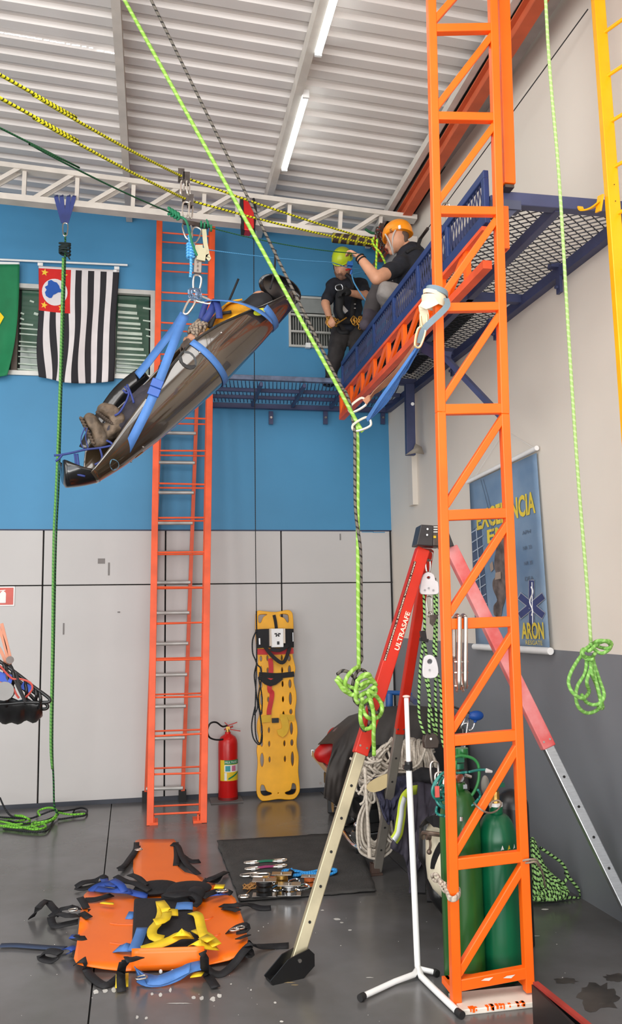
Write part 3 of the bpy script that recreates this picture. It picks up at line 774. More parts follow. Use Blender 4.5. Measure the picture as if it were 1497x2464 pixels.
b = MB(); b.ribbon([PY(1446, 484, 3.74), PY(1425, 500, 3.80), PY(1402, 506, 3.86), PY(1396, 498, 3.885)], .03, .008, (0, -.7, .7)); b.bar(PY(1446, 470, 3.74), PY(1440, 510, 3.76), .01, .05, (0, 1, 0)); b.build('hook', YELP, yl)
# ============================================================ ROPES
G1 = ropemat('lime_rope', (134, 180, 72), (166, 206, 112), 22, .3)
G1D = ropemat('lime_rope_green_fleck', (126, 200, 66), (60, 120, 40), 34, .3, 'fleck')
GRY = ropemat('grey_rope', (104, 98, 90), (40, 38, 36), 26, .3)
YR = ropemat('yellow_rope', (226, 222, 40), (60, 62, 30), 30, .32)
DG = ropemat('dark_green_rope', (40, 100, 62), (26, 60, 44), 50, .4)
LG = ropemat('pale_green_rope', (146, 176, 104), (170, 194, 134), 40, .35)
GB = ropemat('green_black_fleck_rope', (158, 206, 124), (24, 34, 24), 34, .4, 'spiral')
GBD = ropemat('green_dark_rope', (52, 112, 60), (20, 40, 34), 36, .45)
SKY = ropemat('sky_blue_cord', (74, 156, 214), (120, 190, 232), 50, .3)
BK = ropemat('black_cord', (26, 28, 30), (50, 52, 56), 50, .3)
WR = ropemat('white_rope', (204, 194, 180), (190, 180, 166), 30, .3)
def rope(name, pts, r, m, lab, n=8, grp=None, **kw):
    return MB().tube(pts, r, n, **kw).build(name, m, None, ang=3, label=lab, cat='rope', group=grp)
def ext(a, c, z):
    d = a - c; return a + d * ((z - a.z) / d.z)
cA = PY(440, 425, 5.6); cB = PY(450, 480, 5.6)
def sag(a, c, n=8, s=.02): return [a.lerp(c, i / n) + V((0, 0, -s * 4 * (i / n) * (1 - i / n))) for i in range(n + 1)]
lA = PY(0, 180, 3.7); lB = PY(0, 236, 3.7); 
eA = lA + (lA - cA) * 3.8; eB = lB + (lB - cB) * 3.8
HUB = PY(908, 588, 6.75)
rope('tension_rope', [eA] + sag(lA, cA) + sag(cA, HUB + V((0, 0, .03)), 10)[1:], .0085, YR, 'upper yellow and black rope stretched across the hall')
rope('tension_rope', [eB] + sag(lB, cB) + sag(cB, HUB + V((0, 0, -.01)), 10)[1:], .0085, YR, 'lower yellow and black rope stretched across the hall')
gk = PY(412, 512, 5.5)
g0 = PY(0, 308, 3.9)
rope('control_rope', [g0 + (g0 - gk) * 4.6] + sag(g0, gk), .0052, DG, 'thin dark green rope running from the left edge to the knot')
gk2 = PY(503, 547, 5.6); HAND2 = PY(858, 610, 6.15)
rope('control_rope', sag(gk2, HAND2, 8, .03), .004, DG, 'thin green cord held by the kneeling man in the orange helmet')
rope('blue_haul_line', sag(PY(500, 601, 5.62), PY(800, 632, 6.6), 6, .01) + [PY(840, 645, 6.9), PY(868, 648, 7.1)], .0038, SKY, 'thin light blue cord running from the pulleys to the standing man')
# the long pair that comes down to the hanging bundle
CR = PY(857, 1012, 4.45)
pairg = ext(PY(520, 400, 4.6), CR, 5.78); 
BUN = PY(860, 1610, 4.4)
rope('hauling_rope', [pairg, pairg.lerp(CR, .5), CR.lerp(pairg, .02), CR + V((.004, 0, -.05)), PY(861, 1200, 4.42), PY(862, 1450, 4.41), BUN + V((.008, 0, 0))], .0112, G1, 'bright lime rope slanting from the roof to the hanging bundle', per=8)
pg = ext(PY(594, 470, 4.6), PY(790, 870, 4.6), 5.78)
rope('hauling_rope', [pg, pg.lerp(PY(790, 870, 4.6), .5), PY(790, 870, 4.6), PY(835, 950, 4.5), PY(849, 1010, 4.47)] + [PY(860.5 + (y - 1040) * .003, y, 4.42) + V((-.0165 * math.tanh((1290 - y) / 45.), -.003 - .019 * math.exp(-((y - 1290) / 55.) ** 2), 0)) for y in range(1045, 1600, 17)] + [BUN + V((-.012, -.01, 0))], .0088, GRY, 'grey and black rope slanting beside the lime rope', per=8)
# the bundle of knots
bu = thing('rope_bundle', 'hanging knot of coiled lime and grey rope above the tripod', 'rope', PY(868, 1760, 4.4))
def pxs(L, Y, j=.0): return [PY(x, y, Y + (q[0] if q else 0)) for (x, y, *q) in L]
b = MB()
for L in ([(862, 1604), (850, 1612), (836, 1628), (830, 1648), (838, 1668), (850, 1672), (862, 1664)],
          [(812, 1628), (822, 1640), (840, 1652), (862, 1658), (880, 1650), (892, 1634), (886, 1622), (868, 1628), (858, 1650), (856, 1680), (862, 1692)],
          [(808, 1634), (820, 1650), (836, 1662), (858, 1676), (880, 1668), (900, 1654), (904, 1664), (890, 1680), (868, 1694)],
          [(814, 1640), (826, 1660), (846, 1672)], [(866, 1650), (884, 1640), (902, 1644), (896, 1660), (876, 1668), (862, 1678)],
          [(870, 1690), (874, 1708), (882, 1724), (896, 1730), (912, 1724), (920, 1706), (914, 1686), (898, 1668), (884, 1662)],
          [(872, 1680), (868, 1706), (868, 1734), (876, 1752), (890, 1752), (898, 1738), (898, 1712), (892, 1690), (886, 1672)],
          [(884, 1664), (894, 1690), (900, 1730), (899, 1770), (900, 1800), (900, 1816)], [(858, 1640), (870, 1630), (886, 1628), (900, 1640), (905, 1650)]):
    b.tube([PY(x, y, 4.36 + .03 * math.sin(i * 1.7 + x)) for i, (x, y) in enumerate(L)], .0112, 8, per=4)
b.build('lime_loop', G1, bu, ang=3)
b = MB()
for L in ([(812, 1622), (824, 1614), (840, 1618), (852, 1630), (866, 1634), (880, 1620), (872, 1612), (860, 1616), (850, 1640), (846, 1664), (830, 1664), (820, 1650)],
          [(852, 1650), (850, 1672), (856, 1690), (870, 1698), (884, 1690), (900, 1672), (906, 1660)],
          [(868, 1696), (866, 1720), (870, 1748), (878, 1758), (888, 1744), (890, 1710), (884, 1690)], [(886, 1690), (896, 1704), (906, 1716), (916, 1704), (920, 1690)]):
    b.tube([PY(x, y, 4.40 + .02 * math.cos(i * 2.1)) for i, (x, y) in enumerate(L)], .0092, 8, per=4)
b.build('grey_loop', GRY, bu, ang=3)
# right hanging rope with its knot
RY = 3.25
rk = thing('hanging_rope', 'pale green rope hanging at the right with a coiled knot', 'rope', PY(1415, 1715, RY))
rt = PY(1318, 90, RY); rt0 = PY(1311, -60, RY); rt0 = rt + (rt0 - rt) * ((5.66 - rt.z) / (rt0.z - rt.z))
MB().tube([rt0, PY(1318, 90, RY), PY(1345, 420, RY), PY(1368, 800, RY), PY(1390, 1130, RY), PY(1412, 1400, RY), PY(1422, 1545, RY)], .0076, 8, per=5).build('line', LG, rk, ang=3)
b = MB()
KL = ropemat('knot_green_rope', (106, 156, 72), (134, 178, 98), 40, .35)
for L in ([(1420, 1546), (1428, 1560), (1446, 1572), (1462, 1566), (1470, 1554), (1460, 1544), (1440, 1542), (1426, 1550), (1412, 1560), (1402, 1570), (1408, 1580), (1424, 1582), (1432, 1572)],
          [(1430, 1552), (1446, 1558), (1464, 1560), (1472, 1550), (1464, 1542), (1444, 1546), (1430, 1556), (1418, 1566), (1404, 1562), (1400, 1574), (1412, 1586), (1430, 1586)],
          [(1404, 1572), (1390, 1590), (1374, 1618), (1368, 1642), (1376, 1664), (1390, 1676), (1404, 1680), (1418, 1664), (1412, 1640), (1424, 1600), (1422, 1584)],
          [(1412, 1584), (1408, 1620), (1390, 1650), (1386, 1680), (1394, 1704), (1414, 1716), (1438, 1708), (1446, 1692), (1436, 1650), (1424, 1620), (1420, 1584)],
          [(1426, 1584), (1434, 1610), (1444, 1640), (1454, 1672), (1446, 1690), (1430, 1696), (1412, 1690), (1400, 1672)],
          [(1428, 1584), (1430, 1620), (1440, 1660), (1448, 1690), (1450, 1704), (1440, 1702)]):
    b.tube([PY(x, y, RY + .022 * math.sin(i * 1.3 + y)) for i, (x, y) in enumerate(L)], .0078, 8, per=4)
b.build('coil', KL, rk, ang=3)
# left hanging rope
sl_ = thing('anchor_sling', 'dark blue webbing slings wrapped round the truss above the flags', 'sling', PY(158, 590, 7.2))
b = MB()
for x0_, x1_ in ((135, 152), (148, 155), (165, 158), (178, 160)):
    b.ribbon([PY(x0_, 474, 7.13), PY(x0_ * .6 + x1_ * .4, 500, 7.15), PY(x1_, 536, 7.17)], .036, .005, (0, -1, 0))
    b.ribbon([PY(x0_, 474, 7.13), PY(x0_ + 1, 471, 7.2), PY(x0_, 474, 7.27), PY((x0_ + x1_) / 2, 505, 7.24), PY(x1_, 536, 7.19)], .03, .005, (0, -1, 0))
b.build('webbing', NAVYW, sl_)
b = MB(); carabiner(b, PY(157, 552, 7.17), .12, (0, 0, 1), (1, 0, 0), .006, .35); b.build('carabiner', STEEL, sl_)
lr = thing('hanging_rope', 'pair of green and black ropes hanging in front of the striped flag', 'rope', PZ(128, 1960))
b = MB()
for i in range(5): 
    q = PY(156, 586 + i * 6, 7.18); b.tube([q + V((.045 * math.cos(a), .03 * math.sin(a), .01 * math.sin(a + i))) for a in [j * PI / 3 for j in range(6)]], .009, 6, closed=True)
b.tube([PY(158, 596, 7.18), PY(162, 612, 7.16), PY(168, 624, 7.15)], .007, 6)
b.build('knot', mat('dark_knot', (28, 44, 44), .8), lr)
MB().tube([PY(157, 560, 7.18), PY(157, 610, 7.18), PY(155, 700, 7.2), PY(149, 900, 7.3), PY(142, 1150, 7.4), PY(135, 1300, 7.45), PY(130, 1550, 7.5), PY(126, 1780, 7.55), PY(129, 1880, 7.58), PY(131, 1942, 7.6), PY(140, 1958, 7.62)], .008, 8, per=4).build('dark_strand', GBD, lr, ang=3)
MB().tube([PY(152, 620, 7.14), PY(150, 700, 7.15), PY(145, 900, 7.24), PY(136, 1150, 7.34), PY(129, 1300, 7.39), PY(126, 1550, 7.44), PY(122, 1780, 7.49), PY(126, 1850, 7.55)], .0105, 8, per=4).build('light_strand', ropemat('mid_green_rope', (116, 176, 92), (84, 146, 76), 34, .4), lr, ang=3)
fc = thing('rope_coil', 'loose lime and black rope heap on the floor at the left', 'rope', PZ(70, 1985))
b = MB(); b2 = MB()
def fl_(L, z=.012): return [PZ(x, y, z + (q[0] if q else 0)) for (x, y, *q) in L]
for L in ([(-20, 1975), (20, 1980), (60, 1984), (100, 1978, .02), (124, 1972, .03), (136, 1958, .06), (132, 1946, .08), (112, 1944, .06), (92, 1952, .04), (96, 1962, .03)],
          [(-20, 1990), (30, 1986), (80, 1996), (110, 1990), (100, 1980), (80, 1978), (78, 1988), (92, 1994)], [(0, 1966), (30, 1970), (50, 1962, .03), (62, 1972), (30, 1978), (10, 1992)],
          [(140, 1955), (170, 1960), (205, 1958)], [(-10, 1984), (40, 1992), (90, 1986), (130, 1972), (138, 1956, .04)], [(36, 1962, .03), (60, 1966, .04), (72, 1976), (40, 1984), (0, 1976)]):
    b.tube(fl_(L, .012 + R.random() * .02), .009, 7, per=4)
b.build('lime_strand', G1D, fc, ang=3)
for L in ([(-20, 1965), (30, 1968), (70, 1970), (100, 1960, .02), (128, 1950, .05), (150, 1952, .03), (176, 1948, .02), (192, 1944)],
          [(140, 1972), (180, 1966), (204, 1962), (210, 1950), (200, 1944), (182, 1946), (176, 1956)], [(8, 1994), (40, 1998), (80, 2002), (110, 2000), (122, 1986), (130, 1972)],
          [(0, 1920, .14), (12, 1946, .08), (28, 1964, .02), (60, 1970)], [(20, 1975), (60, 1982), (110, 1974), (140, 1960)]):
    b2.tube(fl_(L, .01 + R.random() * .02), .008, 7, per=4)
b2.build('black_strand', BK, fc, ang=3)
# black line with its looped coil beside the backboard
bl = thing('hanging_line', 'thin black cord hanging from the truss with coiled loops by the backboard', 'rope', PY(620, 1780, 7.6))
MB().tube([PY(611, 552, 7.2), PY(611, 700, 7.22), PY(613, 1000, 7.35), PY(615, 1300, 7.45), PY(617, 1470, 7.5)], .0042, 6, per=3).build('line', BK, bl, ang=3)
b = MB()
for L in ([(617, 1470), (618, 1560), (616, 1640), (614, 1740), (618, 1780), (628, 1788), (631, 1770), (626, 1720), (618, 1680), (614, 1640)],
          [(616, 1520), (608, 1540), (608, 1570), (614, 1586), (620, 1600), (628, 1610), (628, 1640), (622, 1680), (628, 1720), (631, 1680), (622, 1630)],
          [(614, 1700), (606, 1740), (608, 1770), (616, 1786), (626, 1790), (631, 1760)], [(617, 1600), (612, 1625), (616, 1660), (620, 1700), (612, 1720)]):
    b.tube([PY(x, y, 7.58 + .02 * math.sin(i)) for i, (x, y) in enumerate(L)], .0066, 6, per=4)
b.build('loop', BK, bl, ang=3)
# ============================================================ slings and carabiners at the tower
bsl = thing('blue_sling', 'long blue webbing slings from the tower wrap to the lime rope', 'sling', PY(870, 1020, 4.45))
p0 = PY(1006, 835, 3.75); p1 = PY(884, 1010, 4.4)
b = MB()
for dx, tw_ in ((-8, .5), (0, 0), (8, -.4)):
    pts = [p0 + V((dx * .0006, 0, 0))]
    for f, w_ in ((.3, 1.2), (.6, 2.0), (.8, 1.3)):
        q = p0.lerp(p1, f); pts.append(q + V((dx * .0014 * w_, dx * .001, -.01 * w_)))
    pts.append(p1); n = [V((math.sin(tw_ + i * .5), -math.cos(tw_ + i * .5), .3)) for i in range(len(pts))]
    b.ribbon(pts, .022, .004, n, per=5)
b.build('webbing', BLUEW, bsl)
b = MB(); carabiner(b, PY(870, 1022, 4.43), .11, (PY(892, 1012, 4.42) - PY(850, 1032, 4.44)), (.3, -.2, .9), .007, .5); b.build('carabiner', mat('cream_alloy', (226, 222, 206), .3, .4), bsl)
wr_ = thing('post_wrap', 'cream and grey webbing wrapped round the orange tower post', 'sling', PY(1048, 725, 3.7))
CW = mat('cream_webbing', (216, 204, 176), .7); GW = mat('grey_webbing', (112, 130, 140), .7)
q = PY(1050, 712, TY)
b = MB()
def ringp(c, rx, ry, tilt): return [c + V((rx * math.cos(a), -ry * math.sin(a), tilt * math.cos(a))) for a in [j * PI / 6 for j in range(12)]]
def rn(c, rx, ry): return [V((math.cos(a), -math.sin(a), .0)) for a in [j * PI / 6 for j in range(12)]]
b.ribbon(ringp(PY(1044, 728, TY), .058, .045, -.012), .045, .005, rn(0, 1, 1), closed=True, per=2)
b.ribbon(ringp(PY(1046, 712, TY), .055, .04, -.02), .02, .005, rn(0, 1, 1), closed=True, per=2)
b.ribbon([PY(1050, 722, 3.69), PY(1030, 732, 3.69), PY(1018, 738, 3.7), PY(1022, 760, 3.72), PY(1020, 790, 3.74)], .045, .005, (0, -1, .2))
b.build('cream_strap', CW, wr_)
b = MB(); b.ribbon(ringp(PY(1052, 704, TY), .052, .042, -.016), .028, .005, rn(0, 1, 1), closed=True, per=2)
b.ribbon([PY(1074, 718, 3.7), PY(1077, 734, 3.69), PY(1060, 754, 3.68), PY(1036, 776, 3.7), PY(1018, 796, 3.72), PY(1010, 826, 3.74)], .03, .005, (0.3, -1, .3))
b.build('grey_strap', GW, wr_)
b = MB(); carabiner(b, PY(1010, 812, 3.73), .1, (PY(1020, 780, 3.72) - PY(1004, 840, 3.75)), (1, 0, 0), .006, .4); carabiner(b, PY(1020, 770, 3.72), .08, (0, 0, 1), (1, 0, 0), .006, .4)
b.build('carabiner', mat('brass_alloy', (206, 186, 140), .35, .6), wr_)
ts = thing('tan_sling', 'worn tan and red sling under the orange lattice beam holding the ropes', 'sling', PY(870, 960, 4.5))
b = MB(); b.ribbon([PY(1012, 800, 3.74), PY(1000, 836, 3.85), PY(965, 884, 4.05), PY(930, 920, 4.25), PY(896, 950, 4.4), PY(878, 968, 4.46)], .034, .006, (.3, -1, .4))
b.build('webbing', mat('tan_webbing', (162, 112, 84), .75, var=.2), ts)
b = MB(); carabiner(b, PY(860, 976, 4.48), .11, (PY(882, 962, 4.46) - PY(838, 992, 4.5)), (.3, -.2, .9), .007, .45); b.build('carabiner', mat('cream_alloy', (226, 222, 206), .3, .4), ts)
# steel hooks hanging from a tower rung
for dx in (0, 15):
    sh = thing('steel_hook', 'long polished steel hook hung over a tower rung, %s of the two' % ('right' if dx else 'left'), 'hook', PY(1107 + dx, 1660, 3.72), 'steel hooks on the tower rung')
    b = MB(); b.tube([PY(1093 + dx, 1590, 3.80), PY(1093 + dx, 1500, 3.80), PY(1096 + dx, 1486, 3.79), PY(1100 + dx, 1481, 3.75), PY(1105 + dx, 1486, 3.715), PY(1106 + dx, 1500, 3.71), PY(1105 + dx, 1660 - dx * .2, 3.70)], .0105, 10, per=5)
    b.build('hook_bar', STEEL, sh, ang=3)
    b = MB()
    for yy in (1592, 1618, 1650): b.bar(PY(1090 + dx, yy, 3.74), PY(1112 + dx, yy, 3.70), .006, .006)
    b.tube([PY(1094 + dx, 1585, 3.78), PY(1096 + dx, 1640, 3.76), PY(1100 + dx, 1664, 3.72)], .006, 6)
    b.build('spring', STEEL, sh)
# ============================================================ WALL THINGS
rod_ = MB().rod(PY(-200, 616, WY - .04), PY(307, 638, WY - .04), .011).build('flag_rod', WHITE, None, label='thin white rod the flags hang from on the blue wall', cat='rod')
SPW = mat('flag_white', (226, 220, 220), .75, var=.03); SPB = mat('flag_black', (34, 32, 38), .75); SPR = mat('flag_red', (206, 30, 26), .75); SPY = mat('flag_yellow', (240, 200, 60), .75); SPBL = mat('flag_blue', (34, 88, 176), .75)
sf = thing('state_flag', 'black and white striped flag with red corner of yellow stars', 'flag', PY(185, 910, WY - .06))
TL, TRc, BR_, BLc = (93, 640), (287, 650), (272, 917), (92, 907)
def spf(u, v):   # v down
    x = (TL[0] * (1 - u) + TRc[0] * u) * (1 - v) + (BLc[0] * (1 - u) + BR_[0] * u) * v
    y = (TL[1] * (1 - u) + TRc[1] * u) * (1 - v) + (BLc[1] * (1 - u) + BR_[1] * u) * v
    y += 10 * math.sin(PI * u) * v
    x += 3.5 * v * math.sin(7 * v + 9 * u) + 5 * max(0, v - .35) * math.sin(6 * v + 14 * u)
    return PY(x, y, WY - .075 - .022 * v * math.sin(13 * u + 2.5 * v) - .012 * math.sin(5 * u))
def spm(u, v):
    if v < .028: return 0
    k = int(u * 13 + 1e-6)
    if u < 5.2 / 13 and v < .4: return 2
    return 1 if k % 2 == 0 else 0
b = MB().grid(spf, 52, 50, spm); solid(b.build('cloth', [SPW, SPB, SPR], sf, fixn=False), .003)
def onflag(fn, poly, name, m, par, off=.004):
    b = MB(); pts = [fn(u, v) + V((0, -off, 0)) for u, v in poly]; c = V((0, 0, 0))
    for p in pts: c += p
    c /= len(pts); n = len(pts)
    b.add([c] + pts, [(0, i + 1, (i + 1) % n + 1) for i in range(n)])
    o = b.build(name, m, par, smooth=False, fixn=False); solid(o, .002); return o
onflag(spf, [(.205 + .165 * math.cos(a), .225 + .118 * math.sin(a)) for a in [i * PI / 14 for i in range(28)]], 'disc', SPW, sf)
mp_ = [(398, 405), (425, 388), (428, 350), (455, 337), (480, 352), (505, 358), (528, 385), (535, 408), (570, 432), (545, 442), (520, 445), (495, 462), (478, 470), (462, 500), (440, 502), (410, 485), (400, 455), (415, 430)]
onflag(spf, [((x - 345) / 700 , (y - 225) / 1020 + .01) for x, y in mp_], 'map_shape', SPBL, sf, .008)
for cx_, cy_ in ((398, 272), (568, 287), (396, 570), (556, 580)):
    u0, v0 = (cx_ - 345) / 700, (cy_ - 225) / 1020 + .01; st = []
    for i in range(10):
        rr_ = 1 if i % 2 == 0 else .42; a = -PI / 2 + i * PI / 5 + .15; st.append((u0 + .048 * rr_ * math.cos(a), v0 + .034 * rr_ * math.sin(a)))
    onflag(spf, st, 'star', SPY, sf)
b = MB()
for x, y in ((97, 636), (281, 645)): b.box(PY(x, y, WY - .07), (.05, .01, .03)); b.rod(PY(x, y, WY - .075), PY(x, y, WY - .085), .006)
b.box(PY(277, 652, WY - .085), (.03, .008, .025)); b.build('clip', WHITE, sf)
bf = thing('national_flag', 'green flag with a yellow diamond cut by the left edge', 'flag', PY(-20, 910, WY - .06))
def brf(u, v):
    x0 = -165; x1 = 47 - 4 * v - 26 * v * v * v; x = x0 + (x1 - x0) * u; y = 630 + (636 + (912 - 636) * v - 630) + 8 * math.sin(3 * u) * v - (10 * v * u if u > .8 else 0)
    return PY(x, y, WY - .085 - .03 * (.3 + v) * math.sin(10 * u + 4 * v))
BG = mat('flag_green', (22, 122, 76), .75)
solid(MB().grid(brf, 30, 30).build('cloth', BG, bf, fixn=False), .003)
def bpoly(pts, name, m, off):
    b = MB()
    n = 8
    onflag(brf, pts, name, m, bf, off)
dm = [(.845, .47), (.5, .10), (.12, .47), (.5, .88)]
dd = []
for i in range(4):
    for j in range(6): 
        a, c = dm[i], dm[(i + 1) % 4]; dd.append((a[0] + (c[0] - a[0]) * j / 6, a[1] + (c[1] - a[1]) * j / 6))
onflag(brf, dd, 'diamond', mat('flag_bright_yellow', (250, 214, 20), .75), bf, .012)
onflag(brf, [(.48 + .2 * math.cos(i * PI / 10), .48 + .15 * math.sin(i * PI / 10)) for i in range(20)], 'disc', SPBL, bf, .018)
b = MB(); b.bar(PY(-60, 632, WY - .07), PY(47, 636, WY - .07), .012, .035); b.rod(PY(43, 633, WY - .075), PY(43, 633, WY - .09), .006); b.box(PY(31, 641, WY - .08), (.03, .01, .02)); b.build('heading_band', WHITE, bf)
# fire sign
fsn = thing('fire_sign', 'red square fire extinguisher sign at the left edge', 'sign', PY(0, 1456, WY - .01))
a = PY(-14, 1435, WY - .006)
bevel(MB().box(a, (.37, .008, .185)).build('board', WHITE, fsn), .002)
MB().box(a + V((0, -.005, 0)), (.345, .004, .16)).build('red_field', mat('sign_red', (212, 96, 84), .5), fsn)
c = PY(7, 1436, WY - .014); b = MB(); b.lathe([(.001, -.06), (.026, -.058), (.028, -.05), (.028, .03), (.02, .045), (.008, .05), (.008, .062), (.001, .062)], c, 12); 
b.bar(c + V((-.03, 0, .055)), c + V((.02, 0, .062)), .006, .008); b.tube([c + V((-.01, 0, .06)), c + V((-.04, 0, .05)), c + V((-.045, 0, .01))], .004, 6)
for v in b.v: v.y = WY - .014 + (v.y - (WY - .014)) * .12
b.build('pictogram', WHITE, fsn)
# fire extinguisher
e0 = PZ(549, 1926); e0.y = 8.16; e0.x = PY(549, 1926, 8.16).x
fe = thing('fire_extinguisher', 'red fire extinguisher with black hose standing by the ladder tower', 'fire extinguisher', e0)
MB().lathe([(.001, .004), (.088, .004), (.093, .014), (.093, .52), (.088, .555), (.07, .585), (.04, .605), (.028, .612), (.028, .63), (.001, .63)], e0, 32).build('cylinder', RED, fe)
MB().lathe([(.0, 0), (.095, 0), (.095, .035), (.0, .035)], e0, 32).build('base_ring', mat('dark_red_plastic', (120, 16, 16), .5), fe)
def wraplabel(c, r, z0, z1, a0, a1, m, name, par, t=.0015):
    b = MB().grid(lambda u, v: c + V((r * math.sin(a0 + (a1 - a0) * u), -r * math.cos(a0 + (a1 - a0) * u), z0 + (z1 - z0) * v)), 12, 2); return b.build(name, m, par, fixn=False)
LY = mat('label_yellow', (230, 196, 40), .5); LGn = mat('label_green', (30, 130, 80), .5); LW = mat('label_white', (232, 236, 232), .5)
wraplabel(e0, .0945, .19, .38, -.95, 1.35, LY, 'label', fe); wraplabel(e0, .0952, .34, .38, -.45, 1.35, LGn, 'label_band', fe); wraplabel(e0, .0952, .27, .335, -.45, 1.3, LW, 'label_panel', fe)
wraplabel(e0, .0956, .278, .328, -.35, .15, mat('label_teal', (50, 150, 160), .5), 'label_symbol', fe); wraplabel(e0, .0956, .278, .328, .3, .75, mat('label_pink', (200, 110, 140), .5), 'label_symbol', fe)
wraplabel(e0, .0952, .195, .265, -.45, -.2, LW, 'label_strip', fe)
b = MB().grid(lambda u, v: e0 + V((.0958 * math.sin(-.05 + 1.2 * u), -.0958 * math.cos(-.05 + 1.2 * u), .2 + .055 * u + .016 * v)), 10, 1); b.build('label_stripe', LGn, fe, fixn=False)
def cyltext(s, r, z0, h, a0, a1, m, par):
    o = text('label_letters', s, (V((0, 0, 0)), V((1, 0, 0)), V((0, 1, 0)), V((0, 0, 1))), 1, 1, m, par, 0)
    rc = wloc(par)
    for v in o.data.vertices:
        x, y = (v.co + rc).x, (v.co + rc).y; an = a0 + (a1 - a0) * x; v.co = e0 + V((r * math.sin(an), -r * math.cos(an), z0 + h * y)) - rc
cyltext('MULTIUSO', .0962, .35, .02, -.38, 1.0, LW, fe)
b = MB(); t = e0 + V((0, 0, .63)); b.rod(t, t + V((0, 0, .03)), .018); b.box(t + V((0, 0, .035)), (.035, .03, .03)); b.build('valve', BRASS, fe)
b = MB(); b.bar(t + V((-.02, 0, .03)), t + V((.12, 0, .002)), .014, .008); b.bar(t + V((-.03, 0, .05)), t + V((.09, 0, .085)), .014, .008); b.bar(t + V((-.03, 0, .09)), t + V((.02, 0, .04)), .008, .008); b.rod(t + V((-.035, 0, .02)), t + V((.05, 0, .05)), .008); b.build('lever', mat('red_steel', (170, 50, 46), .4, .4), fe)
MB().tube([t + V((-.01, -.01, .06)), PY(535, 1748, 8.1), PY(520, 1738, 8.06), PY(506, 1741, 8.04), PY(499, 1758, 8.04), PY(504, 1774, 8.06), PY(520, 1780, 8.08), PY(537, 1779, 8.1)], .0085, 8, per=5).build('hose', BLACKP, fe, ang=3)
MB().box((e0.x - .02, 8.14, .006), (.3, .26, .01)).build('floor_plate', mat('grey_rubber_pad', (104, 100, 98), .6), None, label='thin grey pad on the floor under the fire extinguisher', cat='mat')
# ============================================================ YELLOW BACKBOARD
bb = thing('backboard', 'yellow plastic rescue backboard leaning upright on the panel wall', 'backboard', PZ(670, 1927))
bo = PZ(670, 1926); bt = PY(664, 1470, 8.19)
ez_ = (bt - bo); Lb = ez_.length; ey_ = ez_.normalized(); ex_ = V((1, 0, 0)); ex_ = (ex_ - ey_ * ex_.dot(ey_)).normalized(); en_ = ex_.cross(ey_)
KB = Lb / 2035.
def bbp(x, y): return ((x - 838) * KB * 1.0, (2245 - y) * KB)
outl = [(640, 215), (700, 222), (835, 232), (960, 210), (1010, 230), (1022, 290), (1025, 400), (1018, 560), (1010, 700), (1030, 800), (1040, 860), (1022, 930), (1018, 1000), (1040, 1100), (1045, 1200), (1030, 1290), (1028, 1380), (1045, 1450), (1050, 1540), (1040, 1620), (1040, 1700), (1058, 1800), (1050, 1950), (1062, 2080), (1060, 2160), (1010, 2225), (930, 2232), (835, 2222), (700, 2235), (650, 2225), (612, 2160), (612, 2000), (625, 1850), (615, 1720), (628, 1650), (640, 1600), (620, 1500), (625, 1420), (645, 1350), (640, 1250), (630, 1150), (645, 1050), (642, 960), (628, 860), (640, 760), (628, 650), (612, 500), (612, 300), (618, 240)]
loops = [spline2([bbp(x, y) for x, y in outl], 3)]
def hl(L): loops.append(spline2([bbp(x, y) for x, y in L], 3))
hl([(640, 250), (730, 242), (738, 262), (700, 285), (672, 345), (640, 350), (626, 310)]); hl([(885, 242), (970, 245), (990, 290), (985, 345), (955, 345), (925, 300), (878, 280)])
hl([(650, 2070), (690, 2080), (715, 2135), (765, 2155), (770, 2185), (690, 2200), (645, 2170), (636, 2120)]); hl([(985, 2068), (1030, 2080), (1042, 2140), (1015, 2190), (950, 2200), (905, 2180), (910, 2155), (965, 2135)])
def ho(cx_, cy_, rx_, ry_): loops.append([bbp(x, y) for x, y in oval(cx_, cy_, rx_, ry_, 14)])
for y_, ry_ in ((740, 40), (870, 60), (1020, 55), (1180, 78), (1320, 36), (1500, 76), (1650, 42), (1820, 86)):
    ho(662 if y_ < 1700 else 664, y_, 22 if y_ < 1700 else 28, ry_ * .95); ho(978 + (y_ - 740) * .018, y_, 25, ry_)
for y_ in (735, 870, 1020, 1185, 1345, 1510, 1655, 1818): 
    ho(735 + (y_ - 735) * .01, y_, 19, 38); 
    if y_ != 1510: ho(895 + (y_ - 735) * .018, y_, 19, 40)
ho(836, 2168, 13, 13); 
YB = mat('backboard_yellow', (240, 172, 22), .42, var=.07, scale=4)
BF = (bo + en_ * -.0, ex_, ey_, en_)
plate('board', loops, .03, BF, YB, bb, bev=.007, smooth=True)
def bbq(x, y, o=.03):
    p = bbp(x, y); return bo + ex_ * p[0] + ey_ * p[1] + en_ * o
REDW = mat('red_webbing', (196, 40, 44), .6); YF2 = mat('yellow_strap', (214, 170, 40), .65)
b = MB(); b.ribbon([bbq(620, 665), bbq(835, 668, .028), bbq(1025, 660)], 62 * KB, .006, en_, sm=False); b.ribbon([bbq(760, 740, .035), bbq(770, 860, .035), bbq(748, 1070, .045), bbq(775, 1110, .04), bbq(770, 1180, .035), bbq(745, 1290, .035), bbq(740, 1345, .035)], 52 * KB, .004, en_)
b.build('red_strap', REDW, bb)
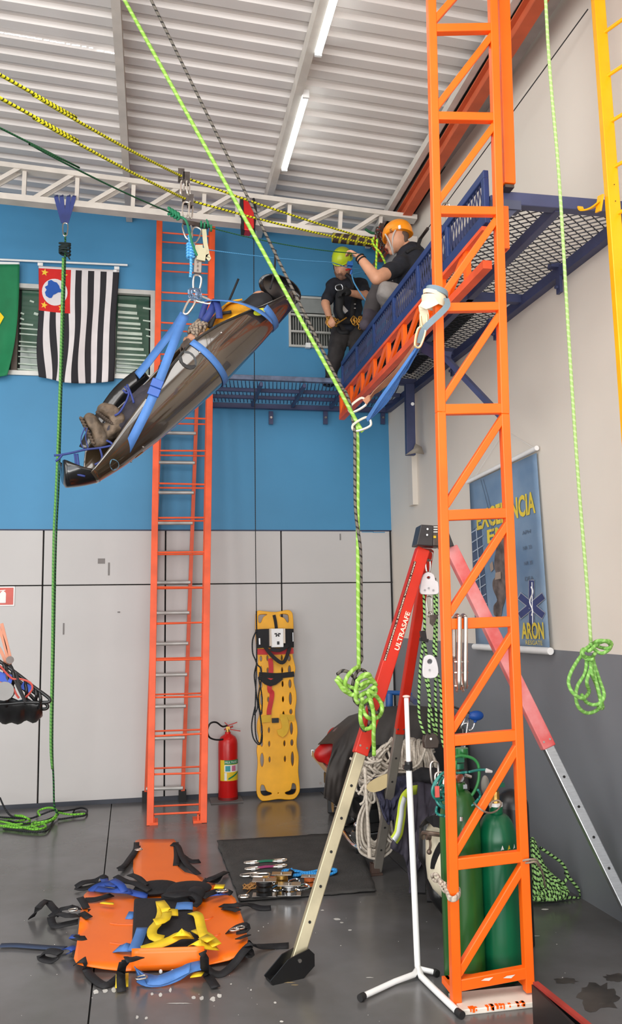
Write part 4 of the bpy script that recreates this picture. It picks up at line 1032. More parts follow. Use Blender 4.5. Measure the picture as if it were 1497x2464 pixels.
b = MB(); b.ribbon([bbq(635, 915), bbq(700, 920, .04), bbq(835, 930, .04), bbq(1028, 915)], 58 * KB, .006, en_); b.ribbon([bbq(640, 925, .042), bbq(760, 1010, .045), bbq(880, 940, .042)], 70 * KB, .006, en_); b.ribbon([bbq(810, 260, .035), bbq(825, 330, .035), bbq(835, 410, .035)], 34 * KB, .005, en_); b.build('black_strap', BLACK, bb)
b = MB(); b.ribbon([bbq(640, 1395), bbq(760, 1385, .035)], 75 * KB, .005, en_, sm=False); b.ribbon([bbq(860, 1370), bbq(1020, 1390)], 60 * KB, .005, en_, sm=False); b.ribbon([bbq(900, 1380, .035), bbq(920, 1480, .045), bbq(880, 1550, .05), bbq(860, 1500, .05)], 80 * KB, .005, en_); b.build('yellow_strap', YF2, bb)
b = MB().box(bbq(808, 1408, .045), (75 * KB, .012, 50 * KB)); b.build('buckle', BLACKP, bb)
# head block harness on it
hb = thing('head_harness', 'black harness pack with white plastic case strapped on the yellow backboard', 'harness', bbq(820, 640, .05))
b = MB(); b.ribbon([bbq(610, 525, .04), bbq(700, 520, .06), bbq(940, 520, .06), bbq(1020, 520, .04)], 205 * KB, .03, en_); b.build('pad', BLACK, hb)
bevel(MB().box(bbq(832, 520, .10), (135 * KB, .05, 205 * KB)).build('case', WHITE, hb), .006)
b = MB(); b.ribbon([bbq(755, 420, .1), bbq(755, 610, .1)], 22 * KB, .05, en_, sm=False); b.ribbon([bbq(908, 420, .1), bbq(908, 580, .1)], 22 * KB, .05, en_, sm=False); b.build('case_edge', mat('beige_plastic', (206, 192, 176), .5), hb)
b = MB(); b.ribbon([bbq(690, 600, .07), bbq(760, 700, .09), bbq(850, 780, .1), bbq(900, 785, .1), bbq(940, 720, .09), bbq(975, 620, .07)], 40 * KB, .006, en_); b.ribbon([bbq(760, 640, .08), bbq(860, 655, .1), bbq(960, 600, .08)], 40 * KB, .02, en_); b.build('loop_strap', BLACK, hb)
b = MB()
for i in range(6):
    a = i * PI / 3; c = bbq(832, 478, .128); d = ex_ * math.cos(a) + ey_ * math.sin(a); b.bar(c + d * .006, c + d * .03, .014, .003, en_)
b.box(bbq(838, 578, .128), (.022, .003, .03)); b.build('emblem', BLACKP, hb)
b = MB(); b.rod(bbq(640, 520, .07), bbq(642, 590, .07), .012); b.rod(bbq(1015, 460, .07), bbq(1015, 560, .07), .006); b.build('metal_clip', ALU, hb)
# ============================================================ BANNER
bn = thing('wall_banner', 'blue roll-up banner with yellow title hanging on the right wall', 'banner', RW(1230, 1560, .04))
BC = [(1130, 1164), (1291, 1090), (1323, 1560), (1146, 1553)]
def bfp(u, v, off=.03):
    x = (BC[0][0] * (1 - u) + BC[1][0] * u) * (1 - v) + (BC[3][0] * (1 - u) + BC[2][0] * u) * v
    y = (BC[0][1] * (1 - u) + BC[1][1] * u) * (1 - v) + (BC[3][1] * (1 - u) + BC[2][1] * u) * v
    return RW(x, y, off + .012 * math.sin(u * 5 + v * 2))
BANM = mat('banner_print', (134, 156, 178), .5, var=.16, scale=2.2, c2=(98, 126, 156))
solid(MB().grid(bfp, 14, 18).build('cloth', BANM, bn, fixn=False), .003)
def onb(poly, name, m, off=.036):
    b = MB(); 
    for pl in poly: b.add([bfp(u, v, off) for u, v in pl], [tuple(range(len(pl)))])
    return b.build(name, m, bn, smooth=False, fixn=False)
def bquv(x, y):   # from zoomed crop pixels (3.52x, origin 1080,1060)
    px_, py_ = 1080 + x / 3.52, 1060 + y / 3.52; best = None; u, v = .5, .5
    for _ in range(25):
        X = (BC[0][0] * (1 - u) + BC[1][0] * u) * (1 - v) + (BC[3][0] * (1 - u) + BC[2][0] * u) * v
        Y = (BC[0][1] * (1 - u) + BC[1][1] * u) * (1 - v) + (BC[3][1] * (1 - u) + BC[2][1] * u) * v
        u += (px_ - X) / 170; v += (py_ - Y) / 440 + (px_ - X) * .0008
    return (u, v)
def onbz(polys, name, m, off=.036): return onb([[bquv(*p) for p in pl] for pl in polys], name, m, off)
MB().rod(RW(1125, 1160, .03), RW(1292, 1078, .03), .017).build('top_rod', WHITE, bn)
MB().rod(RW(1142, 1556, .04), RW(1325, 1567, .04), .024).build('bottom_rod', WHITE, bn)
MB().tube([RW(1140, 1152, .02), RW(1215, 1035, .01), RW(1288, 1080, .02)], .0015, 5, sm=False).build('hanging_cord', WHITE, bn)
BY = mat('banner_yellow', (226, 200, 66), .5)
def bantext(s, u0, v0, u1, v1, m, name='letters', slope=0, off=.038):
    o = text(name, s, (V((0, 0, 0)), V((1, 0, 0)), V((0, 1, 0)), V((0, 0, 1))), 1, 1, m, bn, 0, bold=.03 if v1 - v0 > .04 else .0)
    rc = wloc(bn)
    for v in o.data.vertices:
        q = v.co + rc; u = u0 + (u1 - u0) * q.x; vv = v1 + (v0 - v1) * q.y; v.co = bfp(u, vv + slope * (u - .5), off) - rc
bantext('EXCELÊNCIA', .08, .155, .93, .30, BY)
bantext('EM', .22, .315, .50, .395, BY)
BD = mat('banner_small_print', (84, 98, 116), .5)
for i, s in enumerate(('APH', 'NR 33', 'NR 35', 'DEA')): bantext(s, .72, .375 + i * .082, .84, .395 + i * .082, BD, 'small_letters')
DKB = mat('banner_building', (66, 84, 112), .5); GRD = mat('banner_window_bar', (170, 184, 200), .5)
onbz([[(190, 770), (270, 700), (330, 1440), (235, 1440)]], 'building_picture', DKB)
g = []
for i in range(9): y = 740 + i * 82; g.append([(190 + i * 6, y + 36), (282 + i * 5, y - 20), (284 + i * 5, y - 12), (192 + i * 6, y + 46)])
g.append([(228, 742), (236, 738), (286, 1440), (278, 1440)]); onbz(g, 'building_line', GRD, .038)
BRN = mat('banner_figure', (104, 92, 88), .5, var=.3, scale=12)
onbz([spline2([(430, 830), (470, 830), (488, 960), (485, 1180), (480, 1330), (455, 1420), (440, 1490), (385, 1480), (380, 1400), (410, 1350), (375, 1260), (372, 1190), (400, 1140), (385, 1060), (395, 950)], 3)], 'climber_picture', BRN)
onbz([[(346, 1050), (370, 1020), (380, 1090), (356, 1115)], [(395, 1120), (440, 1110), (442, 1170), (390, 1180)]], 'climber_detail', mat('banner_tan', (160, 140, 126), .5), .039)
b = MB()
for x0_, x1_ in ((270, 370), (292, 378)): b.tube([bfp(*bquv(x0_, 330), .038), bfp(*bquv(x0_ + 60, 560), .038), bfp(*bquv(x1_, 790), .038)], .002, 5)
b.build('printed_line', BD, bn)
STB = mat('emblem_blue', (52, 66, 120), .5)
cxs, cys = 700, 1400
def rot_(pl, a): 
    c, s = math.cos(a), math.sin(a); return [(cxs + (x * c - y * s) * .82, cys + (x * s + y * c)) for x, y in pl]
bar_ = [(-26, -215), (26, -215), (26, 215), (-26, 215)]; bar2 = [(-27, -150), (27, -150), (27, 150), (-27, 150)]
onbz([rot_([(x * 1.25, y * 1.04) for x, y in bar2], a) for a in (PI * .31, -PI * .31)] + [rot_([(x * 1.2, y * 1.03) for x, y in bar_], 0)], 'emblem_outline', mat('emblem_silver', (170, 176, 186), .5), .037)
onbz([rot_(bar2, PI * .31), rot_(bar2, -PI * .31), rot_(bar_, 0)], 'emblem_star', STB, .039)
b = MB().tube([bfp(*bquv(700 + 12 * math.sin(i * 1.15), 1240 + i * 30), .043) for i in range(9)], .006, 5); b.build('emblem_serpent', WHITE, bn)
b = MB().tube([bfp(*bquv(705, 1200), .042), bfp(*bquv(712, 1600), .042)], .0035, 5); b.build('emblem_staff', WHITE, bn)
u0, v0 = bquv(618, 1560); u1, v1 = bquv(800, 1640); 
bantext('ARON', u0 - .01, .865, u1 + .01, .955, BY, slope=.0, off=.046)
bantext('RESGATE', u0 + .04, .962, u1 - .02, .985, BY, slope=.0, off=.046)
# ============================================================ red pack on the truss, wrapped pole, cable
rp = thing('red_pack', 'red and black pack hanging from the roof truss', 'bag', PY(597, 556, 7.1))
b = MB(); fr = [(580, 474), (600, 478), (611, 500), (612, 550), (600, 556), (582, 552)]
bevel(plate('pack', [[(x, -y) for x, y in fr]], 1, (PY(0, 0, 7.1), V((1, 0, 0)), V((0, 0, 1)), V((0, -1, 0))), RED, rp) , .002) if False else None
q0 = [PY(x, y, 7.06) for x, y in ((586, 478), (603, 478), (611, 500), (612, 548), (604, 555), (588, 553))]
q1 = [p + V((0, .12, 0)) for p in q0]; n = 6
bevel(MB().add(q0 + q1, [tuple(range(5, -1, -1)), tuple(range(6, 12))] + [(i, (i + 1) % 6, 6 + (i + 1) % 6, 6 + i) for i in range(6)]).build('body', RED, rp, smooth=False), .008)
q0 = [PY(x, y, 7.07) for x, y in ((580, 473), (588, 476), (589, 555), (583, 550))]; q1 = [p + V((0, .13, 0)) for p in q0]
MB().add(q0 + q1, [(3, 2, 1, 0), (4, 5, 6, 7)] + [(i, (i + 1) % 4, 4 + (i + 1) % 4, 4 + i) for i in range(4)]).build('side_panel', BLACK, rp, smooth=False)
MB().tube([PY(610, 478, 7.1), PY(616, 510, 7.08), PY(612, 540, 7.08), PY(611, 560, 7.1), PY(610, 575, 7.1)], .012, 6).build('strap', BLACK, rp)
wp = thing('wrapped_pole', 'short pole wrapped in yellow and black hazard tape', 'pole', PY(855, 592, 6.95))
pa, pb = PY(801, 572, 7.0), PY(903, 583, 6.85)
HZ = ropemat('hazard_tape', (56, 40, 34), (150, 140, 44), 13, .3)
MB().tube([pa, pb], .045, 14, sm=False).build('pole', HZ, wp)
tk = thing('rope_tackle', 'cluster of red cords and dark carabiners where the yellow ropes are anchored', 'tackle', PY(918, 600, 6.72))
b = MB()
for i in range(26):
    a = PY(910 + R.uniform(-4, 18), 545 + R.uniform(0, 50), 6.8); b.tube([a, a + V((R.uniform(-.05, .05), R.uniform(-.03, .03), R.uniform(-.07, .02))), a + V((R.uniform(-.05, .05), 0, R.uniform(-.1, .0)))], .006, 5)
b.build('red_cord', ropemat('red_cord', (168, 60, 36), (90, 40, 30), 60, .4), tk)
b = MB(); b.bar(PY(918, 540, 6.85), PY(914, 590, 6.85), .05, .04); b.bar(PY(930, 600, 6.9), PY(880, 660, 6.95), .02, .02)
for i in range(5): carabiner(b, PY(908 + i * 3, 556 + i * 9, 6.77), .07, (R.random() - .5, 0, 1), (1, .3, 0), .006)
b.build('hardware', DSTEEL, tk)
YG = ropemat('tackle_lime_rope', (204, 230, 60), (120, 190, 60), 30, .4)
b = MB(); b.tube([PY(900, 572, 6.7), PY(896, 580, 6.7), PY(903, 594, 6.7), PY(915, 608, 6.68), PY(925, 628, 6.7), PY(930, 640, 6.72)], .0095, 7); b.tube([PY(908, 575, 6.68), PY(906, 620, 6.7), PY(904, 680, 6.75), PY(903, 745, 6.8)], .0095, 7); b.build('hanging_rope_tail', YG, tk)
b = MB(); b.tube([PY(880, 552, 6.9), PY(893, 560, 6.85), PY(905, 562, 6.8), PY(910, 568, 6.78)], .012, 7); b.build('green_knot', DG, tk)
cbl = thing('safety_cable', 'thin dark steel cable running down the right wall to the man in the orange helmet', 'cable', PY(1075, 490, 5.9))
ca, cb = RW(1415, 22, .06), PY(1012, 574, 6.3)
MB().tube([ca, ca.lerp(cb, .5), cb], .004, 6, sm=False).build('cable', mat('dark_cable', (52, 50, 50), .5, .4), cbl)
b = MB(); q = ca.lerp(cb, .86); 
MB().tube([cb, cb.lerp(ca, .02), cb.lerp(ca, .045)], .022, 8, rr=[.022] * 7).build('thimble', DSTEEL, cbl) if False else MB().tube([cb, cb.lerp(ca, .06)], .014, 8, sm=False).build('swage', DSTEEL, cbl)
lan = thing('lanyard', 'silver carabiner and black lanyard hanging behind the tower by the cable', 'lanyard', PY(1062, 615, 4.9))
b = MB(); carabiner(b, PY(1074, 497, 5.0), .06, (1, .3, .3), (0, 0, 1), .005, .8); carabiner(b, PY(1066, 530, 5.0), .11, (.2, 0, 1), (1, 0, 0), .012, .5); b.build('carabiner', STEEL, lan)
b = MB(); b.tube([PY(1062, 545, 5.0), PY(1056, 575, 4.95), PY(1052, 610, 4.9)], .013, 6); b.build('strap', BLACK, lan)
# ============================================================ CARRIAGE between the ropes and the stretcher
cg = thing('pulley_carriage', 'chain of steel pulleys and carabiners hanging from the yellow ropes', 'pulley', PY(462, 715, 5.58))
def pulley(c, name, par, r=.026, wd=.018, m=STEEL):
    o = MB().rod(c + V((0, -wd, 0)), c + V((0, wd, 0)), r, n=18).build(name, m, par); 
    b = MB()
    for s in (-1, 1):
        b.ribbon([c + V((0, s * (wd + .004), r * 1.3)), c + V((0, s * (wd + .004), -r * 1.9))], r * 1.7, .005, (0, 1, 0), sm=False)
    return b.build('side_plate', DSTEEL, par)
pulley(PY(436, 420, 5.6), 'sheave', cg); pulley(PY(449, 428, 5.6), 'sheave', cg); pulley(PY(446, 474, 5.6), 'sheave', cg); pulley(PY(458, 482, 5.6), 'sheave', cg)
for x0_, y0_, x1_, y1_ in ((440, 436, 437, 470), (452, 436, 454, 470), (449, 486, 445, 522), (460, 486, 458, 526)):
    b = MB(); a = PY(x0_, y0_, 5.58); c = PY(x1_, y1_, 5.58); carabiner(b, (a + c) / 2, (a - c).length, a - c, (1, 0, 0) if x0_ % 2 else (.6, 1, 0), .0065, .42); b.build('carabiner', mat('silver_alloy', (214, 206, 196), .25, .7), cg)
b = MB(); b.bar(PY(440, 534, 5.56), PY(500, 546, 5.6), .02, .03); b.build('rigging_bar', DSTEEL, cg)
DGK = mat('bright_green_cord', (32, 122, 84), .7)
b = MB()
for i in range(4): 
    q = PY(408 + i * 7, 508 + i * 4, 5.5); b.tube([q + V((.0, .02 * math.cos(a), .022 * math.sin(a))) + V((.008 * math.sin(a * 2), 0, 0)) for a in [j * PI / 3 for j in range(6)]], .009, 6, closed=True)
b.tube([PY(428, 520, 5.5), PY(447, 530, 5.5), PY(456, 560, 5.5), PY(464, 590, 5.52), PY(474, 615, 5.54)], .009, 6)
for i in range(4):
    q = PY(484 + i * 8, 540 + i * 3 * (i % 2), 5.58); b.tube([q + V((0, .018 * math.cos(a), .018 * math.sin(a))) for a in [j * PI / 3 for j in range(6)]], .008, 6, closed=True)
b.tube([PY(500, 538, 5.58), PY(497, 528, 5.57), PY(505, 546, 5.58)], .006, 6)
b.build('green_knot', DGK, cg)
b = MB()
for i in range(5):
    q = PY(459, 590 + i * 7, 5.55); b.tube([q + V((.024 * math.cos(a), .018 * math.sin(a), .005 * math.sin(a * 2))) for a in [j * PI / 3 for j in range(6)]], .010, 6, closed=True)
b.tube([PY(455, 566, 5.55), PY(458, 590, 5.55), PY(460, 640, 5.55), PY(458, 668, 5.55)], .0105, 7)
b.build('blue_knot', SKY, cg)
b = MB(); 
for x_, y_, rx_ in ((452, 556, .05), (470, 566, .045)): carabiner(b, PY(x_, y_, 5.57), .12, (.35 if x_ > 460 else -.2, 0, 1), (1, 0, 0), .0065, .5)
b.build('lower_carabiner', STEEL, cg)
TANM = mat('descender_grey', (166, 160, 132), .35, .6)
b = MB(); b.ribbon([PY(491, 552, 5.56), PY(494, 585, 5.56), PY(497, 600, 5.56), PY(500, 620, 5.56)], .03, .012, (0, -1, 0)); b.ribbon([PY(478, 590, 5.55), PY(482, 610, 5.55), PY(498, 618, 5.55), PY(496, 622, 5.55)], .055, .014, (0, -1, 0)); b.build('lever', TANM, cg)
b = MB(); b.bar(PY(487, 598, 5.55), PY(483, 628, 5.55), .028, .06, (1, 0, 0)); b.build('descender_body', TANM, cg)
bevel(MB().bar(PY(477, 618, 5.57), PY(475, 658, 5.57), .03, .055, (1, 0, 0)).build('pulley_block', mat('grey_block', (150, 138, 128), .4, .4), cg), .004)
b = MB()
for y_ in (628, 638, 648): b.rod(PY(476, y_, 5.55), PY(476, y_, 5.535), .005, n=8)
b.build('rivet', DSTEEL, cg)
b = MB(); carabiner(b, PY(474, 682, 5.57), .12, (.1, 0, 1), (1, .2, 0), .007, .45); b.build('carabiner', mat('silver_alloy', (214, 206, 196), .25, .7), cg)
b = MB(); c = PY(467, 708, 5.57)
carabiner(b, c, .07, (0, 0, 1), (1, 0, 0), .014, .8); b.box(c + V((.03, 0, .0)), (.045, .02, .022)); b.box(c + V((-.028, 0, .012)), (.03, .02, .03)); b.box(c + V((.0, 0, -.03)), (.05, .02, .018))
for dx, dz in ((.03, .02), (-.02, -.02), (.035, -.025)): carabiner(b, c + V((dx, -.012, dz)), .03, (1, 0, 0), (0, 0, 1), .006, .9)
b.build('rigging_plate', mat('blue_grey_alloy', (104, 124, 150), .35, .6), cg)
b = MB(); carabiner(b, PY(455, 738, 5.56), .13, PY(466, 720, 5.57) - PY(444, 758, 5.55), (1, 0, .6), .0075, .35); carabiner(b, PY(487, 721, 5.56), .13, PY(472, 716, 5.57) - PY(504, 726, 5.55), (0, 0, 1), .0075, .3); b.build('carabiner', mat('silver_alloy', (214, 206, 196), .25, .7), cg)
# ============================================================ TRIPOD
tp = thing('rescue_tripod', 'red and aluminium rescue tripod with black head standing over the clutter', 'tripod', (1.5, 4.8, 0))
HD = PY(1047, 1288, 4.78)
legs = [(PY(1017, 1322, 4.72), PY(866, 1810, 4.40), PZ(702, 2350)), (PY(1031, 1322, 4.84), PY(962, 1765, 5.28), PZ(906, 2102)), (PY(1084, 1318, 4.74), PY(1322, 1800, 4.42), PZ(1560, 2262) + V((-.045, 0, .03)))]
RT = mat('tripod_red', (200, 38, 16), .42, var=.05); RTF = mat('faded_tripod_red', (206, 66, 62), .6, var=.2, scale=5, c2=(222, 150, 150)); CH_ = mat('champagne_aluminium', (190, 180, 150), .4, .55, var=.08)
for i, (a, m_, c) in enumerate(legs):
    mm = RTF if i == 2 else RT
    d = (c - a).normalized(); m_ = a + d * (m_ - a).length
    b = MB().bar(a, m_, .078 if i != 1 else .058, .055, (0, -1, 0)); bevel(b.build('upper_leg', mm, tp, smooth=False), .006)
    b = MB().bar(m_ - d * .03, c - d * .02, .06, .042, (0, -1, 0)); bevel(b.build('lower_leg', CH_ if i == 0 else (ALU if i == 2 else mat('dull_aluminium', (140, 134, 126), .45, .5)), tp, smooth=False), .005)
    b = MB(); e = d.cross(V((0, -1, 0))).normalized(); nn = e.cross(d).normalized()
    L = (c - m_).length; k = 1
    while k * .17 < L - .05:
        q = m_ + d * (k * .17) + nn * .0225; 
        q2 = m_ + d * (k * .17) - nn * .0225
        for qq, s in ((q, 1), (q2, -1)): b.rod(qq, qq + nn * (.0008 * s), .0075, n=10)
        k += 1
    b.build('peg_hole', GAPM, tp)
    b = MB()
    for s in (-1, 1): b.rod(m_ - d * .04 + e * .02 * s - nn * .03, m_ - d * .04 + e * .02 * s + nn * .03, .006, n=8)
    b.build('locking_pin', STEEL, tp)
for i, (c, sc_) in enumerate(((PZ(700, 2352), 1.), (PZ(903, 2105), .8))):
    b = MB()
    if i == 0:
        cc = c; dx = V((.9, .25, 0)).normalized(); dy = V((-.25, .9, 0)).normalized()
        for s in (-1, 1):
            pl = [(-.11, 0), (-.125, .02), (-.03, .10), (.08, .13), (.11, .10), (.11, .045), (.05, .0)]
            for off_ in (.0,):
                vs = [cc + dx * x + V((0, 0, z)) + dy * (s * .04) for x, z in pl] + [cc + dx * x + V((0, 0, z)) + dy * (s * .033) for x, z in pl]
                n = len(pl); b.add(vs, [tuple(range(n)), tuple(range(2 * n - 1, n - 1, -1))] + [(k, (k + 1) % n, n + (k + 1) % n, n + k) for k in range(n)])
        b.box(cc + dx * -.04 + V((0, 0, .008)), (.15, .08, .012), Matrix.Rotation(.27, 3, 'Z'))
        o = b.build('foot', BLACKP, tp, smooth=False)
        b = MB(); b.rod(cc + dy * -.045 + dx * .03 + V((0, 0, .085)), cc + dy * .045 + dx * .03 + V((0, 0, .085)), .009); b.build('foot_bolt', STEEL, tp)
    else:
        b.box(c + V((0, .01, .04)), (.055, .05, .07)); b.box(c + V((.0, 0, .008)), (.09, .06, .014)); b.build('foot', mat('rusty_foot', (78, 60, 52), .6, .3), tp)
b = MB().box(legs[2][2] + V((0, 0, -.0)), (.1, .1, .03)); b.build('foot', BLACKP, tp)
# head
hc = HD
TH = mat('tripod_head_grey', (62, 60, 62), .4, .4)
q0 = [PY(x, y, 4.66) for x, y in ((1013, 1262), (1044, 1264), (1042, 1314), (1002, 1312))]; q1 = [p + V((.02, .16, 0)) for p in q0]
bevel(MB().add(q0 + q1, [(3, 2, 1, 0), (4, 5, 6, 7)] + [(i, (i + 1) % 4, 4 + (i + 1) % 4, 4 + i) for i in range(4)]).build('head_bracket', TH, tp, smooth=False), .006)
q0 = [PY(x, y, 4.68) for x, y in ((1042, 1264), (1068, 1264), (1068, 1316), (1042, 1314))]; q1 = [p + V((.0, .14, 0)) for p in q0]
bevel(MB().add(q0 + q1, [(3, 2, 1, 0), (4, 5, 6, 7)] + [(i, (i + 1) % 4, 4 + (i + 1) % 4, 4 + i) for i in range(4)]).build('head_block', DSTEEL, tp, smooth=False), .006)
q0 = [PY(x, y, 4.67) for x, y in ((1066, 1264), (1076, 1268), (1094, 1314), (1072, 1318))]; q1 = [p + V((.0, .14, 0)) for p in q0]
bevel(MB().add(q0 + q1, [(3, 2, 1, 0), (4, 5, 6, 7)] + [(i, (i + 1) % 4, 4 + (i + 1) % 4, 4 + i) for i in range(4)]).build('head_bracket', TH, tp, smooth=False), .006)
b = MB()
for x_, y_ in ((1029, 1273), (1028, 1287)): b.rod(PY(x_, y_, 4.655), PY(x_, y_, 4.645), .006, n=8)
b.build('bolt', WHITE, tp)
b = MB()
for y_ in (1268, 1274, 1280): b.box(PY(1047, y_, 4.675), (.03, .004, .006))
b.build('warning_label', LW, tp); MB().box(PY(1046, 1292, 4.675), (.016, .004, .014)).build('warning_mark', LY, tp)
# lettering along the left leg
a, m_, c = legs[0]; d = (c - a).normalized(); nn = V((0, -1, 0)); nn = (nn - d * nn.dot(d)).normalized(); e = d.cross(nn)
if e.x < 0: e = -e
up_ = -d
def legtext(s, x_, y_, L, h, off_, m):
    c0 = PY(x_, y_, 4.6); f = (c0 - a).dot(d); c0 = a + d * f + nn * .0285
    text('lettering', s, (c0 + e * off_, up_, -e, nn), L, h, m, tp, .001, shear=0, bold=.02)
legtext('ULTRASAFE', 942, 1565, .235, .028, .032, mat('cream_print', (238, 220, 200), .5))
mp2 = mat('cream_print', (238, 220, 200), .5)
c0 = PY(995, 1336, 4.6); f0 = (c0 - a).dot(d); c1_ = PY(922, 1596, 4.6); f1 = (c1_ - a).dot(d)
MB().bar(a + d * f0 + nn * .0276 - e * .0295, a + d * f1 + nn * .0276 - e * .0295, .0155, .001, nn).build('lettering_band', mat('dark_band', (70, 24, 18), .5), tp)
text('lettering', 'ARON TÉCNICA SERVIÇOS E TREINAMENTOS', (a + d * f0 + nn * .0285 - e * .0345, d, e, nn), f1 - f0, .011, mp2, tp, .001, bold=.02)
# pulley system hanging inside the tripod
ps = thing('pulley_tackle', 'white double pulleys with green and black rope hanging in the tripod', 'pulley', PY(1035, 1800, 4.78))
WP = mat('white_pulley', (234, 232, 234), .35)
def pplate(pts, Y, t, m, name):
    q0 = [PY(x, y, Y) for x, y in pts]; q1 = [p + V((0, t, 0)) for p in q0]; n = len(pts)
    return bevel(MB().add(q0 + q1, [tuple(range(n - 1, -1, -1)), tuple(range(n, 2 * n))] + [(i, (i + 1) % n, n + (i + 1) % n, n + i) for i in range(n)]).build(name, m, ps, smooth=False), .006)
def holed(out, holes, Y, t, m, name):
    px = Y / F * 1.0
    c0 = PY(out[0][0], out[0][1], Y); fx = lambda x, y: ((PY(x, y, Y) - c0).x, (PY(x, y, Y) - c0).z)
    return plate(name, [[fx(*p) for p in l] for l in [spline2(out, 2)] + holes], t, (c0, V((1, 0, 0)), V((0, 0, 1)), V((0, -1, 0))), m, ps, bev=.004, smooth=True)
for Yo in (4.74, 4.80):
    holed([(1015, 1400), (1020, 1384), (1030, 1378), (1042, 1384), (1046, 1398), (1052, 1402), (1054, 1424), (1046, 1429), (1020, 1429), (1012, 1424)], [oval(1031, 1390, 6, 5, 10)], Yo, .008, WP, 'pulley_cheek')
    holed([(1020, 1590), (1024, 1580), (1034, 1577), (1044, 1582), (1050, 1596), (1053, 1618), (1046, 1629), (1024, 1630), (1018, 1620)], [oval(1034, 1592, 8, 8, 12)], Yo, .008, WP, 'pulley_cheek')
b = MB(); b.box(PY(1032, 1395, 4.77), (.075, .05, .02)); b.build('pulley_pin', DSTEEL, ps)
b = MB()
for x_, y_ in ((1032, 1415), (1023, 1420), (1043, 1420), (1034, 1612)): b.rod(PY(x_, y_, 4.735), PY(x_, y_, 4.725), .006, n=8)
for x_, y_ in ((1023, 1413), (1043, 1413), (1034, 1610)): b.rod(PY(x_, y_, 4.75), PY(x_, y_, 4.79), .035, n=16)
b.build('sheave', mat('grey_sheave', (160, 158, 160), .4), ps)
bk = pplate([(1024, 1768), (1050, 1766), (1058, 1784), (1055, 1800), (1024, 1802), (1021, 1785)], 4.76, .05, mat('brown_grey_block', (84, 74, 68), .45, .3), 'lower_block')
MB().rod(PY(1037, 1778, 4.755), PY(1037, 1778, 4.745), .007, n=8).build('rivet', WHITE, ps)
b = MB(); carabiner(b, PY(1032, 1338, 4.76), .06, (0, 0, 1), (1, 0, 0), .004, .8); carabiner(b, PY(1030, 1362, 4.76), .08, (0, 0, 1), (1, .3, 0), .005, .4); carabiner(b, PY(1033, 1455, 4.76), .1, (0, 0, 1), (1, 0, 0), .004, .3); carabiner(b, PY(1034, 1478, 4.76), .03, (0, 0, 1), (1, 0, 0), .004, .9); carabiner(b, PY(1046, 1860, 4.7), .13, (0, 0, 1), (1, 0, 0), .007, .35); carabiner(b, PY(1058, 1880, 4.7), .1, (0, 0, 1), (1, 0, 0), .007, .5); b.build('shackle', STEEL, ps)
b = MB(); b.add([PY(1034, 1480, 4.7), PY(1056, 1478, 4.7), PY(1042, 1508, 4.7), PY(1034, 1500, 4.7)] + [PY(1034, 1480, 4.73), PY(1056, 1478, 4.73), PY(1042, 1508, 4.73), PY(1034, 1500, 4.73)], [(3, 2, 1, 0), (4, 5, 6, 7), (0, 1, 5, 4), (1, 2, 6, 5), (2, 3, 7, 6), (3, 0, 4, 7)]); b.build('cam_plate', DSTEEL, ps, smooth=False)
b = MB(); b.bar(PY(1017, 1518, 4.72), PY(1020, 1540, 4.72), .03, .03); b.bar(PY(1010, 1538, 4.72), PY(1030, 1542, 4.72), .02, .02); b.build('cam_lock', BLACKP, ps)
for L in ([(1020, 1428), (1021, 1470), (1022, 1510), (1018, 1550), (1012, 1600), (1008, 1680), (1010, 1730), (1022, 1768)], [(1045, 1428), (1047, 1480), (1046, 1520), (1044, 1560), (1046, 1580)], [(1051, 1424), (1051, 1480), (1050, 1540), (1049, 1580)],
          [(1024, 1630), (1030, 1660), (1035, 1700), (1040, 1730), (1048, 1766)], [(1030, 1628), (1034, 1680), (1032, 1720), (1034, 1766)], [(1048, 1626), (1048, 1680), (1050, 1730), (1050, 1770)], [(1052, 1618), (1060, 1650), (1062, 1700), (1062, 1760), (1070, 1800), (1094, 1830), (1098, 1860)], [(1020, 1545), (1024, 1560), (1027, 1580)]):
    MB().tube([PY(x, y, 4.77 + .015 * math.sin(x * 3.)) for x, y in L], .0082, 7, per=3).build('rope', GB, ps, ang=3)
# ============================================================ BASKET STRETCHER at the left edge
bk_ = thing('basket_stretcher', 'black basket stretcher hanging at the left edge on tan straps', 'stretcher', PY(10, 1718, 4.6))
Yk = 4.6
b = MB()
for L, o_ in (([(-60, 1560), (0, 1592), (50, 1628), (80, 1652), (112, 1675), (120, 1684), (112, 1690), (60, 1690), (0, 1694), (-60, 1690)], 0), ([(-60, 1600), (0, 1620), (40, 1644), (70, 1670), (90, 1690), (108, 1692), (115, 1700), (108, 1706), (80, 1706), (0, 1710), (-60, 1712)], .12), ([(-60, 1575), (0, 1605), (60, 1650), (100, 1680)], .3)):
    b.tube([PY(x, y, Yk + o_) for x, y in L], .009, 7, per=4)
for x_, y0_, y1_ in ((8, 1596, 1630), (30, 1615, 1650), (60, 1640, 1692), (84, 1658, 1690), (94, 1664, 1704), (15, 1600, 1700)): b.tube([PY(x_, y0_, Yk), PY(x_ + 4, (y0_ + y1_) / 2, Yk - .02), PY(x_, y1_, Yk + .06)], .009, 6)
b.build('frame', BLACKP, bk_, ang=3)
def trough(u, v):
    x = -70 + 172 * u; y0_ = 1668; prof_ = math.sin(PI * v) * (1 if u < .8 else 1 - ((u - .8) / .2) ** 2 * .5)
    q = PY(x, 1650 + 30 * u + 10 * math.sin(u * 14) * .3, Yk + .05 + .42 * v); q.z -= .03 + .14 * prof_ ** .6 * (1 - .3 * u * u) + .008 * math.sin(u * 30); return q
